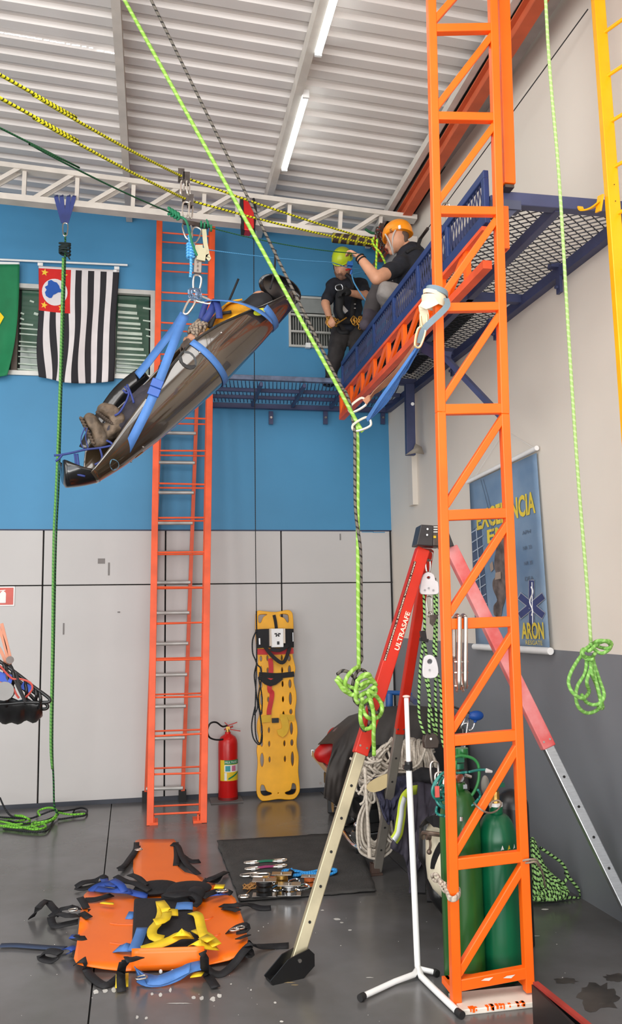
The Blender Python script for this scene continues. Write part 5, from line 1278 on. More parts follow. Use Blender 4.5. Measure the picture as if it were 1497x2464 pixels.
solid(MB().grid(trough, 24, 10).build('shell', BLACKP, bk_, fixn=False), .01)
b = MB(); b.ribbon([PY(-50, 1610, Yk - .02), PY(0, 1628, Yk - .02), PY(30, 1636, Yk - .02)], .045, .01, (0, -1, .3)); b.ribbon([PY(52, 1648, Yk - .01), PY(75, 1660, Yk - .01)], .035, .01, (0, -1, .3)); b.build('blue_strap', mat('royal_blue_strap', (38, 72, 168), .6), bk_)
b = MB()
for L in ([(-20, 1640), (10, 1645), (30, 1655), (40, 1672), (46, 1680)], [(0, 1602), (28, 1632), (50, 1634), (72, 1642), (78, 1656), (68, 1672), (58, 1680)]): b.tube([PY(x, y, Yk - .03) for x, y in L], .0055, 6, per=4)
b.build('red_cord', mat('red_edging', (176, 66, 56), .6), bk_)
MB().rod(PY(10, 1663, Yk - .04), PY(14, 1663, Yk + .06), .048, n=16).build('grey_knob', mat('grey_pad', (132, 130, 128), .6), bk_)
b = MB()
for L in ([(-6, 1500), (10, 1548), (20, 1590), (26, 1600)], [(-14, 1540), (4, 1570), (14, 1594), (22, 1602)], [(4, 1500), (14, 1540), (24, 1580)]): b.ribbon([PY(x, y, Yk + .02) for x, y in L], .016, .004, (0, -1, 0))
b.build('tan_strap', mat('salmon_webbing', (192, 128, 102), .7), bk_)
b = MB(); b.rod(PY(24, 1588, Yk - .01), PY(24, 1588, Yk + .03), .02); b.build('swivel', DSTEEL, bk_)
b = MB(); b.tube([PY(24, 1600, Yk), PY(30, 1612, Yk), PY(38, 1640, Yk - .03), PY(52, 1670, Yk - .05), PY(62, 1690, Yk - .05)], .009, 6); b.tube([PY(40, 1620, Yk - .02), PY(48, 1656, Yk - .05), PY(60, 1684, Yk - .05)], .008, 6); b.build('black_strap', BLACK, bk_)
for i, (x1_, y1_) in enumerate(((-60, 1360), )):
    b = MB(); b.tube([PY(-5, 1505, Yk + .02), PY(-60, 1330, Yk), PY(-100, 1150, Yk - .02) , PY(-160, 900, Yk), PY(-200, 620, Yk), V((-1.9, Yk, 5.85))], .006, 6); b.build('suspension_line', BK, bk_)
# ============================================================ GREEN CYLINDERS
def cyl(px_, py_, Y, r, h, m, lab):
    c = PY(px_, py_, Y); c.z = .003; t = thing('gas_cylinder', lab, 'gas cylinder', c, group='green gas cylinders behind the tower')
    pr = [(.001, 0), (r - .012, 0), (r, .014), (r, h * .80)]
    for i in range(1, 8):
        a = i * PI / 14; pr.append((r * .32 + r * .68 * math.cos(a), h * .80 + (h * .20) * math.sin(a)))
    pr += [(r * .34, h + .004), (r * .34, h + .035), (.001, h + .035)]
    MB().lathe(pr, c, 36).build('body', m, t); return t, c
C1 = mat('olive_green_cylinder', (34, 92, 34), .35, var=.12, scale=4, stretch=(1, 1, .3)); C2 = mat('emerald_cylinder', (8, 98, 62), .32, var=.1, scale=5, stretch=(1, 1, .3))
t1, c1 = cyl(1121, 2390, 3.98, .098, .88, C1, 'taller olive green gas cylinder with green valve and regulator, left of the emerald one')
t2, c2 = cyl(1211, 2375, 3.99, .098, .755, C2, 'emerald green gas cylinder with brass valve beside the olive one')
# valve and regulator on cylinder 1
GV = mat('green_valve_paint', (40, 110, 84), .4, .4)
b = MB(); v = c1 + V((0, 0, .91)); b.rod(v, v + V((0, 0, .07)), .018); b.build('valve_stem', mat('dark_brass', (96, 70, 46), .4, .7), t1)
b = MB(); b.rod(v + V((0, 0, .07)), v + V((0, 0, .095)), .032, n=10); b.box(v + V((.0, 0, .11)), (.06, .03, .02)); b.build('hand_wheel', GV, t1)
b = MB(); b.rod(v + V((-.0, -.03, .03)), v + V((0, .03, .03)), .02); b.rod(v + V((.03, -.02, .04)), v + V((.06, -.02, .03)), .008); b.box(v + V((.02, -.03, -.01)), (.02, .02, .02)); b.build('regulator', CHROME, t1)
GG = mat('green_guard_pipe', (44, 132, 66), .4)
b = MB(); b.rod(PY(1111, 1800, 4.02), PY(1112, 1822, 4.02), .032, n=14); b.build('flask', mat('green_glass_flask', (40, 120, 60), .2), t1)
b = MB(); b.tube([PY(x, y, 3.95) for x, y in ((1096, 1822), (1110, 1818), (1136, 1824), (1150, 1838), (1153, 1860), (1150, 1885), (1138, 1910), (1118, 1930), (1108, 1936))], .0075, 7, per=4)
b.tube([PY(x, y, 3.93) for x, y in ((1098, 1830), (1094, 1870), (1100, 1905), (1107, 1935), (1110, 1970), (1113, 2000))], .006, 7, per=4); b.build('guard_tube', GG, t1, ang=3)
TEAL = mat('teal_hose', (18, 122, 112), .3, spec=.7)
hz = thing('teal_hose', 'loops of teal oxygen hose hung over the olive cylinder', 'hose', PY(1100, 1990, 3.95))
b = MB()
for L in ([(1150, 1900), (1156, 1915), (1140, 1936), (1108, 1946), (1080, 1936), (1066, 1914), (1064, 1888), (1050, 1910), (1052, 1930), (1068, 1945), (1090, 1950), (1130, 1942), (1152, 1922)],
          [(1124, 1858), (1100, 1860), (1070, 1858), (1048, 1880), (1040, 1905), (1050, 1922), (1070, 1900), (1080, 1875)], [(1060, 1866), (1046, 1890), (1045, 1915), (1056, 1926), (1074, 1918), (1080, 1896)],
          [(1052, 1940), (1050, 1955), (1062, 1962), (1082, 1958), (1080, 1940)], [(1066, 1870), (1056, 1895), (1060, 1930), (1074, 1940), (1086, 1920)], [(1050, 1948), (1056, 1960), (1076, 1964), (1090, 1952)],
          [(1128, 1858), (1150, 1853), (1172, 1852)], [(1108, 1946), (1112, 1975), (1114, 2000), (1114, 2018)], [(1054, 1900), (1064, 1908), (1074, 1900), (1066, 1890), (1056, 1896)]):
    b.tube([PY(x, y, 3.90 + .03 * math.sin(i * 1.9 + x)) for i, (x, y) in enumerate(L)], .0062, 7, per=4)
b.build('hose', TEAL, hz, ang=3)
b = MB(); b.rod(PY(1170, 1854, 3.9), PY(1184, 1857, 3.9), .011, .006); b.build('white_connector', WHITE, hz)
b = MB(); b.box(PY(1052, 1905, 3.86), (.02, .01, .05)); b.build('red_tag', mat('salmon_tag', (208, 90, 80), .6), hz)
b = MB(); b.rod(PY(1110, 1965, 3.88), PY(1110, 1975, 3.88), .009); b.build('clear_fitting', CHROME, hz)
# valve of cylinder 2
v = c2 + V((0, 0, .79)); b = MB(); b.rod(v, v + V((0, 0, .016)), .034, n=18); b.build('neck_ring', WHITE, t2)
b = MB(); b.rod(v + V((0, 0, .012)), v + V((0, 0, .07)), .02, n=8); b.box(v + V((-.03, 0, .04)), (.04, .03, .03)); b.rod(v + V((0, 0, .07)), v + V((0, 0, .09)), .013); b.build('brass_valve', BRASS, t2)
b = MB(); b.rod(v + V((.0, 0, .09)), v + V((.0, 0, .115)), .024, n=10); b.box(v + V((.03, 0, .10)), (.03, .03, .02)); b.build('valve_knob', GV, t2)
b = MB(); zc = PY(1210, 2050, 3.89).z - .0; 
for i, mm in enumerate((0, 1, 0, 1, 0)):
    pass
def onc(c, r, pts, name, m, par, k=1.003):
    b = MB(); vs = [c + V((r * k * math.sin(a), -r * k * math.cos(a), z)) for a, z in pts]; b.add(vs, [tuple(range(len(vs)))]); return b.build(name, m, par, smooth=False, fixn=False)
for j, (a0, mm) in enumerate(((-.15, 'label_white'), (.2, 'label_yellow'), (.55, 'label_white'))):
    z = PY(1210, 2052, 3.89).z; onc(c2, .098, [(a0 - .22, z - .03), (a0, z + .03), (a0 + .22, z - .03)], 'label', _M[mm], t2); onc(c2, .098, [(a0 - .14, z - .03), (a0, z + .012), (a0 + .14, z - .03)], 'label_inner', C2, t2, 1.006)
wraplabel(c2, .0985, PY(1210, 2078, 3.89).z, PY(1210, 2062, 3.89).z, -.4, .9, mat('label_pale_green', (150, 190, 150), .5), 'label_panel', t2)
# grey tie cords
tc_ = thing('tied_rope', 'grey cord tying the green cylinders to the tower brace', 'cord', PY(1180, 1960, 3.8)); GC = mat('grey_tie_cord', (150, 134, 118), .8)
MB().tube([PY(x, y, Y) for x, y, Y in ((1140, 1932, 3.85), (1150, 1942, 3.72), (1164, 1952, 3.71), (1180, 1956, 3.85), (1196, 1950, 3.95), (1206, 1936, 3.9), (1200, 1926, 3.9), (1184, 1930, 3.9), (1180, 1944, 3.88))], .0045, 6).build('cord', GC, tc_, ang=3)
bk2 = thing('black_bottle', 'dark cylinder half hidden behind the emerald gas cylinder', 'gas cylinder', PZ(1222, 2330))
q = PY(1205, 1920, 4.35); MB().rod((q.x + .06, 4.35, .0), (q.x + .06, 4.35, .70), .09, n=20).build('body', BLACKP, bk2); MB().ball((q.x + .06, 4.35, .70), .09, 20, 8, z0=0).build('shoulder', BLACKP, bk2)
MB().ball(PY(1168, 1890, 4.1), (.022, .02, .05)).build('grey_knob', mat('grey_handle', (140, 136, 128), .5), None, label='small grey rounded handle sticking up between the cylinders', cat='handle')
# ============================================================ WHITE POLE STAND
ws = thing('pole_stand', 'white telescopic pole stand with three bent tube feet', 'stand', PZ(1008, 2345))
pt, pm, pb_ = PY(978, 1680, 4.22), PY(984, 1850, 4.17), PY(1006, 2322, 4.12)
MB().rod(pt, pm, .0125, n=12).build('upper_pole', WHITE, ws)
b = MB(); b.tube([pm, PY(996, 2120, 4.14), PY(1003, 2280, 4.12), PY(1005, 2325, 4.115), PZ(1014, 2350, .02), PZ(1050, 2385, .02), PZ(1106, 2438, .018)], .0155, 12, sm=False); b.build('lower_pole', WHITE, ws)
MB().tube([PY(1006, 2330, 4.12), PZ(996, 2345, .03), PZ(950, 2362, .018), PZ(872, 2398, .018)], .0135, 10, sm=False).build('foot_tube', WHITE, ws)
MB().tube([PY(1006, 2330, 4.12), PZ(1022, 2334, .03), PZ(1048, 2340, .018)], .0125, 10, sm=False).build('foot_tube', WHITE, ws)
b = MB()
for a, c in (((1100, 2434), (1113, 2443)), ((876, 2396), (866, 2402)), ((1046, 2339), (1053, 2343))): b.rod(PZ(*a, .018), PZ(*c, .018), .0165)
b.build('rubber_cap', RUBBER, ws); 
b = MB(); b.rod(PY(983, 1832, 4.17), PY(984, 1853, 4.17), .02); b.box(PY(978, 1846, 4.15), (.03, .02, .02)); b.build('clamp', BLACKP, ws)
b = MB(); b.ball(PY(978, 1676, 4.22), (.02, .02, .008)); b.build('top_disc', mat('pinkish_cap', (224, 190, 180), .5), ws)
# ============================================================ TRANSPORT TROLLEY AND ITS LOAD
tr_ = thing('trolley', 'chrome framed flat trolley with black castors under the clutter', 'trolley', PZ(920, 2060))
b = MB(); z = .15; c_ = [PZ(826, 2000, z), PZ(872, 2044, z), PZ(1010, 2010, z), PZ(960, 1965, z)]
b.tube([PZ(822, 1995, z), PZ(848, 2030, z), PZ(872, 2040, z), PZ(935, 2030, z), PZ(1030, 2010, z)], .019, 8); b.tube([PZ(822, 1995, z), PZ(846, 1984, z), PZ(875, 1975, z), PZ(960, 1958, z)], .014, 8); b.tube([PZ(838, 2012, z - .02), PZ(880, 2008, z - .02), PZ(960, 1996, z - .02)], .01, 8)
b.build('chrome_frame', CHROME, tr_, ang=3)
a = PZ(845, 2030, .0); bx = V((1.78, 6.35, .285))
bevel(MB().box((2.0, 6.75, .29), (1.0, 1.5, .1)).build('deck', BLACKP, tr_, smooth=False), .01)
for q in (PZ(860, 2056), PZ(1000, 2040), PZ(836, 1990), PZ(1010, 1990)):
    b = MB(); b.rod(q + V((-.018, 0, .055)), q + V((.018, 0, .055)), .055, n=18); b.build('castor_wheel', RUBBER, tr_)
    b = MB(); b.bar(q + V((-.03, 0, .05)), q + V((-.02, 0, .16)), .006, .05, (1, 0, 0)); b.bar(q + V((.03, 0, .05)), q + V((.02, 0, .16)), .006, .05, (1, 0, 0)); b.box(q + V((0, 0, .16)), (.06, .06, .02)); b.ball(q + V((0, -.02, .21)), .028); b.build('castor_fork', CHROME, tr_)
# black case with aluminium edge
ft = thing('flight_case', 'black case with aluminium edge trim left of the draped tarpaulin', 'case', (1.75, 7.5, 0))
fa = PZ(768, 1945)
bevel(MB().box((fa.x + .40, 7.55, .28), (.62, .75, .5), Matrix.Rotation(-.25, 3, 'Z')).build('body', BLACKP, ft, smooth=False), .01)
b = MB(); b.bar(PY(754, 1812, 7.5), PY(790, 1854, 7.1), .03, .05); b.bar(PY(754, 1812, 7.5) + V((0, .02, 0)), PY(800, 1800, 7.9), .03, .05); b.build('edge_trim', ALU, ft, smooth=False)
MB().rod(PY(772, 1885, 7.25), PY(772, 1885, 7.235), .012).build('corner_bolt', DSTEEL, ft)
cs = MB(); q = PY(806, 1938, 6.95); cs.rod(q + V((-.02, 0, 0)), q + V((.03, 0, 0)), .055); cs.build('castor', CHROME, ft)
rb = thing('red_bag', 'red vinyl bag poking out beside the dark tarpaulin', 'bag', PY(790, 1840, 7.2))
bl_ = blob('body', [(PY(775, 1815, 7.2), PY(800, 1800, 7.2), .075, .1), (PY(790, 1835, 7.15), PY(802, 1815, 7.2), .03, .1), (PY(800, 1800, 7.3), PY(806, 1768, 7.35), .1, .07)], mat('red_vinyl', (190, 16, 14), .4), rb, .02, 6)
b = MB()
for i in range(22):
    a = R.uniform(0, 6); q = PY(818, 1765, 7.1); b.tube([q + V((.05 * math.cos(a + k * .9) * R.uniform(.6, 1.3) , .03 * math.sin(k), .05 * math.sin(a + k * .9))) for k in range(6)], .0035, 5)
b.build('tangled_cord', mat('purple_grey_cord', (120, 92, 90), .7), rb, ang=3, kind='stuff')
# blue hand-truck handles
hd = thing('hand_truck', 'blue tubular hand truck handle rising behind the tarpaulin', 'hand truck', PY(935, 1760, 6.9))
b = MB(); b.tube([PY(918, 1668, 6.9), PY(940, 1667, 6.9), PY(966, 1668, 6.9), PY(990, 1672, 6.9)], .02, 10); b.rod(PY(937, 1668, 6.9), PY(937, 1740, 6.9), .032, n=12); b.build('handle', mat('blue_handle_paint', (34, 86, 150), .4), hd)
b = MB(); b.rod(PY(985, 1676, 6.2), PY(1000, 1689, 6.0), .022); b.build('grip', NAVY, hd)
h2 = thing('blue_trolley_grip', 'small blue trolley grip with bent chrome rods by the grey wall', 'handle', PY(1120, 1800, 5.6))
b = MB(); b.ball(PY(1146, 1722, 5.6), (.055, .03, .035)); b.rod(PY(1146, 1722, 5.6), PY(1143, 1738, 5.6), .02, .01); b.rod(PY(1130, 1718, 5.6), PY(1148, 1718, 5.6), .014); b.build('grip', mat('blue_grip', (30, 84, 170), .4), h2)
b = MB(); b.tube([PY(1143, 1738, 5.6), PY(1137, 1754, 5.6), PY(1128, 1758, 5.6)], .008, 7); b.tube([PY(1122, 1724, 5.6), PY(1107, 1756, 5.6)], .008, 7); b.tube([PY(1128, 1728, 5.6), PY(1120, 1780, 5.55), PY(1118, 1800, 5.5)], .008, 7); b.tube([PY(1116, 1742, 5.6), PY(1128, 1738, 5.6)], .006, 7); b.tube([PY(1114, 1756, 5.6), PY(1110, 1840, 5.3)], .008, 7); b.build('rod', CHROME, h2, ang=3)
b = MB(); b.tube([PY(1086, 1698, 5.9), PY(1110, 1708, 5.7), PY(1132, 1716, 5.6)], .008, 7); b.build('black_cable', BLACKP, h2, ang=3)
# dark tarpaulin draped over the load
TP = mat('charcoal_tarpaulin', (56, 51, 48), .6, var=.14, scale=3, bump=.35, bscale=5, c2=(40, 36, 34))
top = [(800, 1790), (840, 1748), (880, 1716), (920, 1704), (980, 1698), (1040, 1702), (1080, 1722), (1120, 1760)]
bot = [(778, 1918), (800, 1930), (822, 1950), (850, 1968), (900, 1960), (980, 1940), (1060, 1930), (1130, 1900)]
def interp(L, u):
    x = u * (len(L) - 1); i = min(int(x), len(L) - 2); f = x - i; return (L[i][0] * (1 - f) + L[i + 1][0] * f, L[i][1] * (1 - f) + L[i + 1][1] * f)
def tarp(u, v):
    if v < .25:
        x, y = interp(top, u); yy = 7.35 - (7.35 - 6.75) * v / .25 - .25 * abs(u - .4); p = PY(x, y + 4, 6.75 - .25 * abs(u - .4)); q = V((p.x, yy, p.z + .02 - .10 * (1 - v / .25)))
    else:
        w_ = (v - .25) / .75; a = interp(top, u); c = interp(bot, u); x = a[0] * (1 - w_) + c[0] * w_; y = a[1] * (1 - w_) + c[1] * w_
        q = PY(x, y, 6.75 - .25 * abs(u - .4) - .35 * w_ ** .6)
    k = NZ.noise(V((u * 7 + 2 * v, v * 2.2, 1.))) * .06 + NZ.noise(V((u * 18, v * 5, 4.))) * .022
    q.y += k * (1 if v > .12 else .3); q.x = min(q.x, RWX(q.y) - .03); return q
tpb = MB().grid(tarp, 60, 36).build('tarpaulin', TP, None, ang=3, fixn=False, label='charcoal tarpaulin draped over the load behind the tripod', cat='tarpaulin'); solid(tpb, .006)
# load volume under it
MB().box((2.08, 7.0, .60), (.62, .42, .46)).build('carton', mat('dark_carton', (44, 40, 38), .8), tr_) 
MB().box((1.95, 6.6, .52), (.8, .6, .36)).build('crate', mat('dark_crate_plastic', (24, 24, 26), .6), tr_)
# white rope heaps
wrp = thing('white_rope_bundle', 'large bundle of white rope heaped on the trolley', 'rope', PY(940, 1900, 5.9))
def strand(L, Y, r=.0085, j=.0): return [PY(x + R.uniform(-j, j), y + R.uniform(-j, j), Y + R.uniform(-.03, .03)) for x, y in L]
b = MB()
for i in range(46):      # near vertical hanks on the right
    f = i / 45; x = 946 + 94 * f; t = 1782 + 36 * (f - .35) ** 2 * 2 + R.uniform(-4, 6); bo_ = 1862 + 14 * f + R.uniform(-8, 10); lean = (f - .35) * 26 + R.uniform(-9, 9)
    b.tube([PY(x + 6, t - 4, 6.15), PY(x, t, 6.0 + R.uniform(-.03, .03)), PY(x + lean * .3, (t + bo_) / 2 - 15, 5.88 + R.uniform(-.04, .03)), PY(x + lean * .6, (t + bo_) / 2 + 10, 5.86), PY(x + lean, bo_, 5.9)], .0092, 6, per=3)
for i in range(40):      # the slumped part on the left
    f = i / 39; x = 872 + 66 * f + R.uniform(-6, 6); t = 1850 - 58 * f + R.uniform(-6, 8); 
    b.tube(strand([(x + 14, t - 14), (x, t), (x - 8 + R.uniform(-10, 12), t + 22), (x - 4 + R.uniform(-10, 26), t + 44), (x + R.uniform(0, 30), t + 62)], 5.86 + .05 * R.random(), .0092, 3), .0092, 6, per=3)
for i in range(14):
    x = 870 + R.uniform(-8, 60); y = 1830 + R.uniform(-10, 60); w_ = R.uniform(14, 34); b.tube(strand([(x - w_, y), (x - w_ * .4, y + w_ * .5), (x + w_ * .4, y + w_ * .6), (x + w_, y + w_ * .1)], 5.80, .009, 2), .009, 6, per=3)
b.tube(strand([(905, 1826), (940, 1846), (985, 1850), (1010, 1836), (1024, 1800)], 5.8, .009), .009, 6); b.tube(strand([(930, 1868), (960, 1858), (1000, 1862), (1040, 1850)], 5.8, .009), .009, 6)
b.build('hank', WR, wrp, ang=3, kind='stuff')
MB().ball(V((PY(985, 1830, 6.1).x, 6.12, PY(985, 1832, 6.1).z)), (.17, .12, .14)).build('core', mat('rope_core', (70, 62, 56), .9), wrp)
MB().ball(V((PY(910, 1860, 6.05).x, 6.08, PY(910, 1862, 6.05).z)), (.13, .10, .16)).build('core', mat('rope_core', (70, 62, 56), .9), wrp)
wl2 = thing('white_rope_coil', 'looped white rope hanging from the bundle down past the trolley', 'rope', PY(900, 2058, 5.6))
b = MB()
for i in range(11):
    w_ = 16 + i * 2.6; hgt = 2006 + i * 4.0; cx_ = 902 + R.uniform(-2, 2)
    L = [(cx_ - 4, 1890 + i), (cx_ - w_ * .5, 1925), (cx_ - w_, 1965 + i), (cx_ - w_ * .96, hgt - 6), (cx_ - w_ * .5, hgt + 14), (cx_ + 2, hgt + 20), (cx_ + w_ * .6, hgt + 12), (cx_ + w_ * 1.02, hgt - 14), (cx_ + w_ * .8, 1950), (cx_ + w_ * .35, 1915), (cx_ + 2, 1892)]
    b.tube([PY(x, y, 5.62 + .012 * (i % 5)) for x, y in L], .0088, 7, per=4)
for L in ([(880, 1850), (882, 1920), (888, 1990), (890, 2040), (889, 2062)], [(930, 1990), (936, 2010), (952, 2026), (962, 2032)], [(926, 1980), (926, 2004), (938, 2024), (956, 2032)], [(862, 1912), (870, 1902), (876, 1890), (890, 1880)], [(866, 1936), (876, 1928), (878, 1908), (868, 1896)], [(880, 1905), (892, 1930), (902, 1926), (898, 1900), (886, 1885)]):
    b.tube([PY(x, y, 5.56) for x, y in L], .0088, 7, per=4)
b.tube([PY(878, 1846, 5.44), PY(882, 1920, 5.43), PY(886, 1990, 5.43), PY(889, 2050, 5.44)], .0105, 7); b.build('loop', WR, wl2, ang=3)
MB().rod(PY(889, 2040, 5.44), PY(890, 2062, 5.44), .015).build('whipped_end', mat('pale_whipping', (208, 196, 180), .7), wl2)
# wooden tag/pulley among it
o = plate('wooden_cheek', [spline2([(-.09, -.01), (-.05, -.045), (.04, -.04), (.085, .01), (.07, .04), (0, .035), (-.06, .02)], 2)], .02, (PY(912, 1884, 5.42), V((1, 0, .25)).normalized(), V((-.25, 0, 1)).normalized(), V((0, -1, 0))), mat('pale_wood', (206, 186, 140), .6), None, label='pale oval wooden block lying on the white rope', cat='block')
# jackets
NJ = mat('navy_cloth', (44, 44, 66), .8, var=.2, scale=14, bump=.5, bscale=26)
DJ = mat('dark_navy_jacket', (58, 54, 66), .75, var=.15, scale=9, bump=.4, bscale=18)
def drape(name, topL, botL, Y0, Y1, m, lab, cat, par=None, fold=.035, seed=0, nf=9):
    def f(u, v):
        a = interp(topL, u); c = interp(botL, u); x = a[0] * (1 - v) + c[0] * v; y = a[1] * (1 - v) + c[1] * v
        q = PY(x, y, Y0 + (Y1 - Y0) * (1 - (1 - v) ** 2)); q.y += fold * NZ.noise(V((u * nf + seed, v * 3, seed))) + fold * .4 * NZ.noise(V((u * nf * 3, v * 7, seed + 5)));
        if v < .15: q.y += .25 * (.15 - v)
        return q
    g_ = MB().grid(f, 44, 40); o = g_.build(name, m, par, ang=3, fixn=False, label=lab, cat=cat); solid(o, .008); return o
drape('folded_shirt', [(896, 1880), (930, 1866), (960, 1872), (985, 1868)], [(926, 1970), (934, 1984), (950, 1970), (972, 1900)], 5.55, 5.40, NJ, 'crumpled navy shirt bunched beside the white rope', 'shirt', fold=.06, seed=3, nf=5)
jk = thing('jacket', 'dark jacket with a lime and silver reflective stripe hanging off the trolley', 'jacket', PY(1000, 2110, 5.1))
jt = [(965, 1896), (985, 1888), (1010, 1884), (1045, 1890), (1072, 1900)]
jb = [(940, 2040), (972, 2060), (992, 2120), (1008, 2090), (1040, 1960)]
drape('cloth', jt, jb, 5.45, 5.05, DJ, None, None, jk, .05, 1, 7)
drape('sleeve', [(980, 2040), (1010, 2000), (1022, 1990)], [(986, 2150), (996, 2146), (1008, 2060)], 5.08, 5.05, DJ, None, None, jk, .03, 6, 5)
def strip(L, w_, Y, m, name, par, t=.004):
    b = MB(); b.ribbon([PY(x, y, Y[i] if isinstance(Y, list) else Y) for i, (x, y) in enumerate(L)], w_, t, (0, -1, 0), per=4); return b.build(name, m, par, ang=3)
sL = [(1004, 1900), (988, 1904), (974, 1918), (968, 1940), (966, 1960), (962, 1986), (958, 2006), (948, 2022)]
YS = [5.30, 5.24, 5.19, 5.14, 5.09, 5.04, 5.00, 4.98]
strip(sL, .058, YS, mat('lime_reflective_trim', (196, 216, 60), .6), 'lime_stripe', jk); strip(sL[2:], .03, [y - .006 for y in YS[2:]], mat('silver_reflective_tape', (226, 234, 238), .3, .2), 'silver_stripe', jk)
heap_m = mat('black_gear_cloth', (26, 24, 28), .8, var=.2, bump=.4, bscale=30)
bg_ = thing('black_gear_bag', 'black rope bag and straps heaped behind the reflective jacket', 'bag', PY(1020, 1890, 5.6))
blob('body', [(PY(990, 1884, 5.6), PY(1020, 1868, 5.55), .06, .055), (PY(1020, 1868, 5.55), PY(1060, 1876, 5.5), .055, .06), (PY(1000, 1892, 5.6), PY(1060, 1894, 5.6), .06, .05), (PY(950, 1880, 5.75), PY(980, 1876, 5.7), .05, .05)], heap_m, bg_, .016, 3, noise=.03, nsc=14)
# cream composite air cylinder with black harness
ac = thing('air_cylinder', 'cream breathing air cylinder with black straps leaning behind the tower post', 'air cylinder', PY(1070, 2160, 4.6))
ca_, cc_ = PY(1076, 1982, 4.53), PY(1080, 2140, 4.45)
CRM = mat('cream_composite', (226, 216, 190), .4, var=.04)
ax_ = (cc_ - ca_); Lc = ax_.length
MB().lathe([(.001, -.06), (.05, -.05), (.09, -.02), (.118, .04), (.12, .10), (.12, Lc - .12), (.112, Lc - .05), (.085, Lc), (.04, Lc + .04), (.001, Lc + .045)], ca_, 30, ax_).build('bottle', CRM, ac)
b = MB(); nr = V((-.25, -1, 0)).normalized()
b.ribbon([PY(1020, 1984, 4.6), PY(1036, 1976, 4.44), PY(1058, 1978, 4.42), PY(1078, 1990, 4.41)], .06, .012, (0, -1, .1)); b.ribbon([PY(1066, 2032, 4.41), PY(1056, 2050, 4.41), PY(1048, 2072, 4.415), PY(1046, 2090, 4.42)], .045, .012, (0, -1, 0)); b.build('strap', BLACK, ac)
b = MB(); b.tube([PY(1018, 2016, 4.5), PY(1019, 2004, 4.45), PY(1040, 2006, 4.4), PY(1070, 2010, 4.4)], .012, 8); b.rod(PY(1026, 2012, 4.42), PY(1036, 2012, 4.42), .02); b.tube([PY(1034, 2018, 4.42), PY(1036, 2034, 4.4), PY(1034, 2044, 4.4)], .007, 6); b.ball(PY(1033, 2050, 4.4), .014); b.build('valve', mat('brown_grey_metal', (120, 104, 92), .4, .6), ac)
bp_ = thing('black_backplate', 'black harness backplate resting beside the cream air cylinder', 'harness', PY(1060, 2190, 4.7))
blob('plate', [(PY(1030, 1990, 4.76), PY(1030, 2060, 4.74), .05, .06), (PY(1040, 2070, 4.74), PY(1060, 2150, 4.72), .06, .07), (PY(1060, 2150, 4.70), PY(1078, 2190, 4.68), .07, .045)], BLACKP, bp_, .018, 4)
b = MB(); b.bar(PY(1014, 2150, 5.0), PY(1018, 2010, 5.2), .05, .03); b.bar(PY(1030, 2030, 5.1), PY(1036, 2170, 4.9), .04, .03); b.build('strap', BLACK, bp_)
# white tie rope round the tower post
wt = thing('tie_rope', 'off white rope tied round the left tower post near the floor', 'rope', PY(1080, 2160, 3.7)); TW_ = ropemat('tie_rope', (190, 178, 162), (150, 136, 124), 40, .35)
b = MB(); b.tube([PY(x, y, Y) for x, y, Y in ((1042, 2114, 3.95), (1040, 2106, 3.93), (1050, 2104, 3.9), (1056, 2112, 3.88), (1050, 2120, 3.9), (1043, 2116, 3.93))], .0085, 8, per=4)
for k in range(3): b.tube([PY(x, y + k * 3, Y) for x, y, Y in ((1056, 2114, 3.88), (1068, 2126, 3.82), (1076, 2144, 3.76), (1082, 2158, 3.715), (1094, 2160, 3.70), (1104, 2150, 3.73), (1104, 2138, 3.79), (1092, 2132, 3.79))], .008, 8, per=4)
for k in range(3): b.tube([PY(x, y, 3.8) for x, y in ((1062 + k * 4, 2118 + k * 6), (1058 + k * 4, 2128 + k * 6), (1066 + k * 4, 2132 + k * 7), (1072 + k * 4, 2122 + k * 6))], .008, 7)
b.build('rope', TW_, wt, ang=3)
wt2 = thing('tied_rope', 'pale cord looped over the right tower post above the rope pile', 'cord', PY(1300, 2110, 3.75))
b = MB(); b.tube([PY(x, y, Y) for x, y, Y in ((1254, 2074, 3.78), (1262, 2070, 3.715), (1280, 2068, 3.71), (1292, 2070, 3.75), (1300, 2086, 3.9), (1308, 2110, 4.1), (1312, 2136, 4.3))], .005, 6); b.tube([PY(x, y, Y) for x, y, Y in ((1256, 2078, 3.78), (1270, 2076, 3.715), (1290, 2074, 3.72), (1296, 2084, 3.8))], .005, 6); b.build('cord', GC, wt2, ang=3)
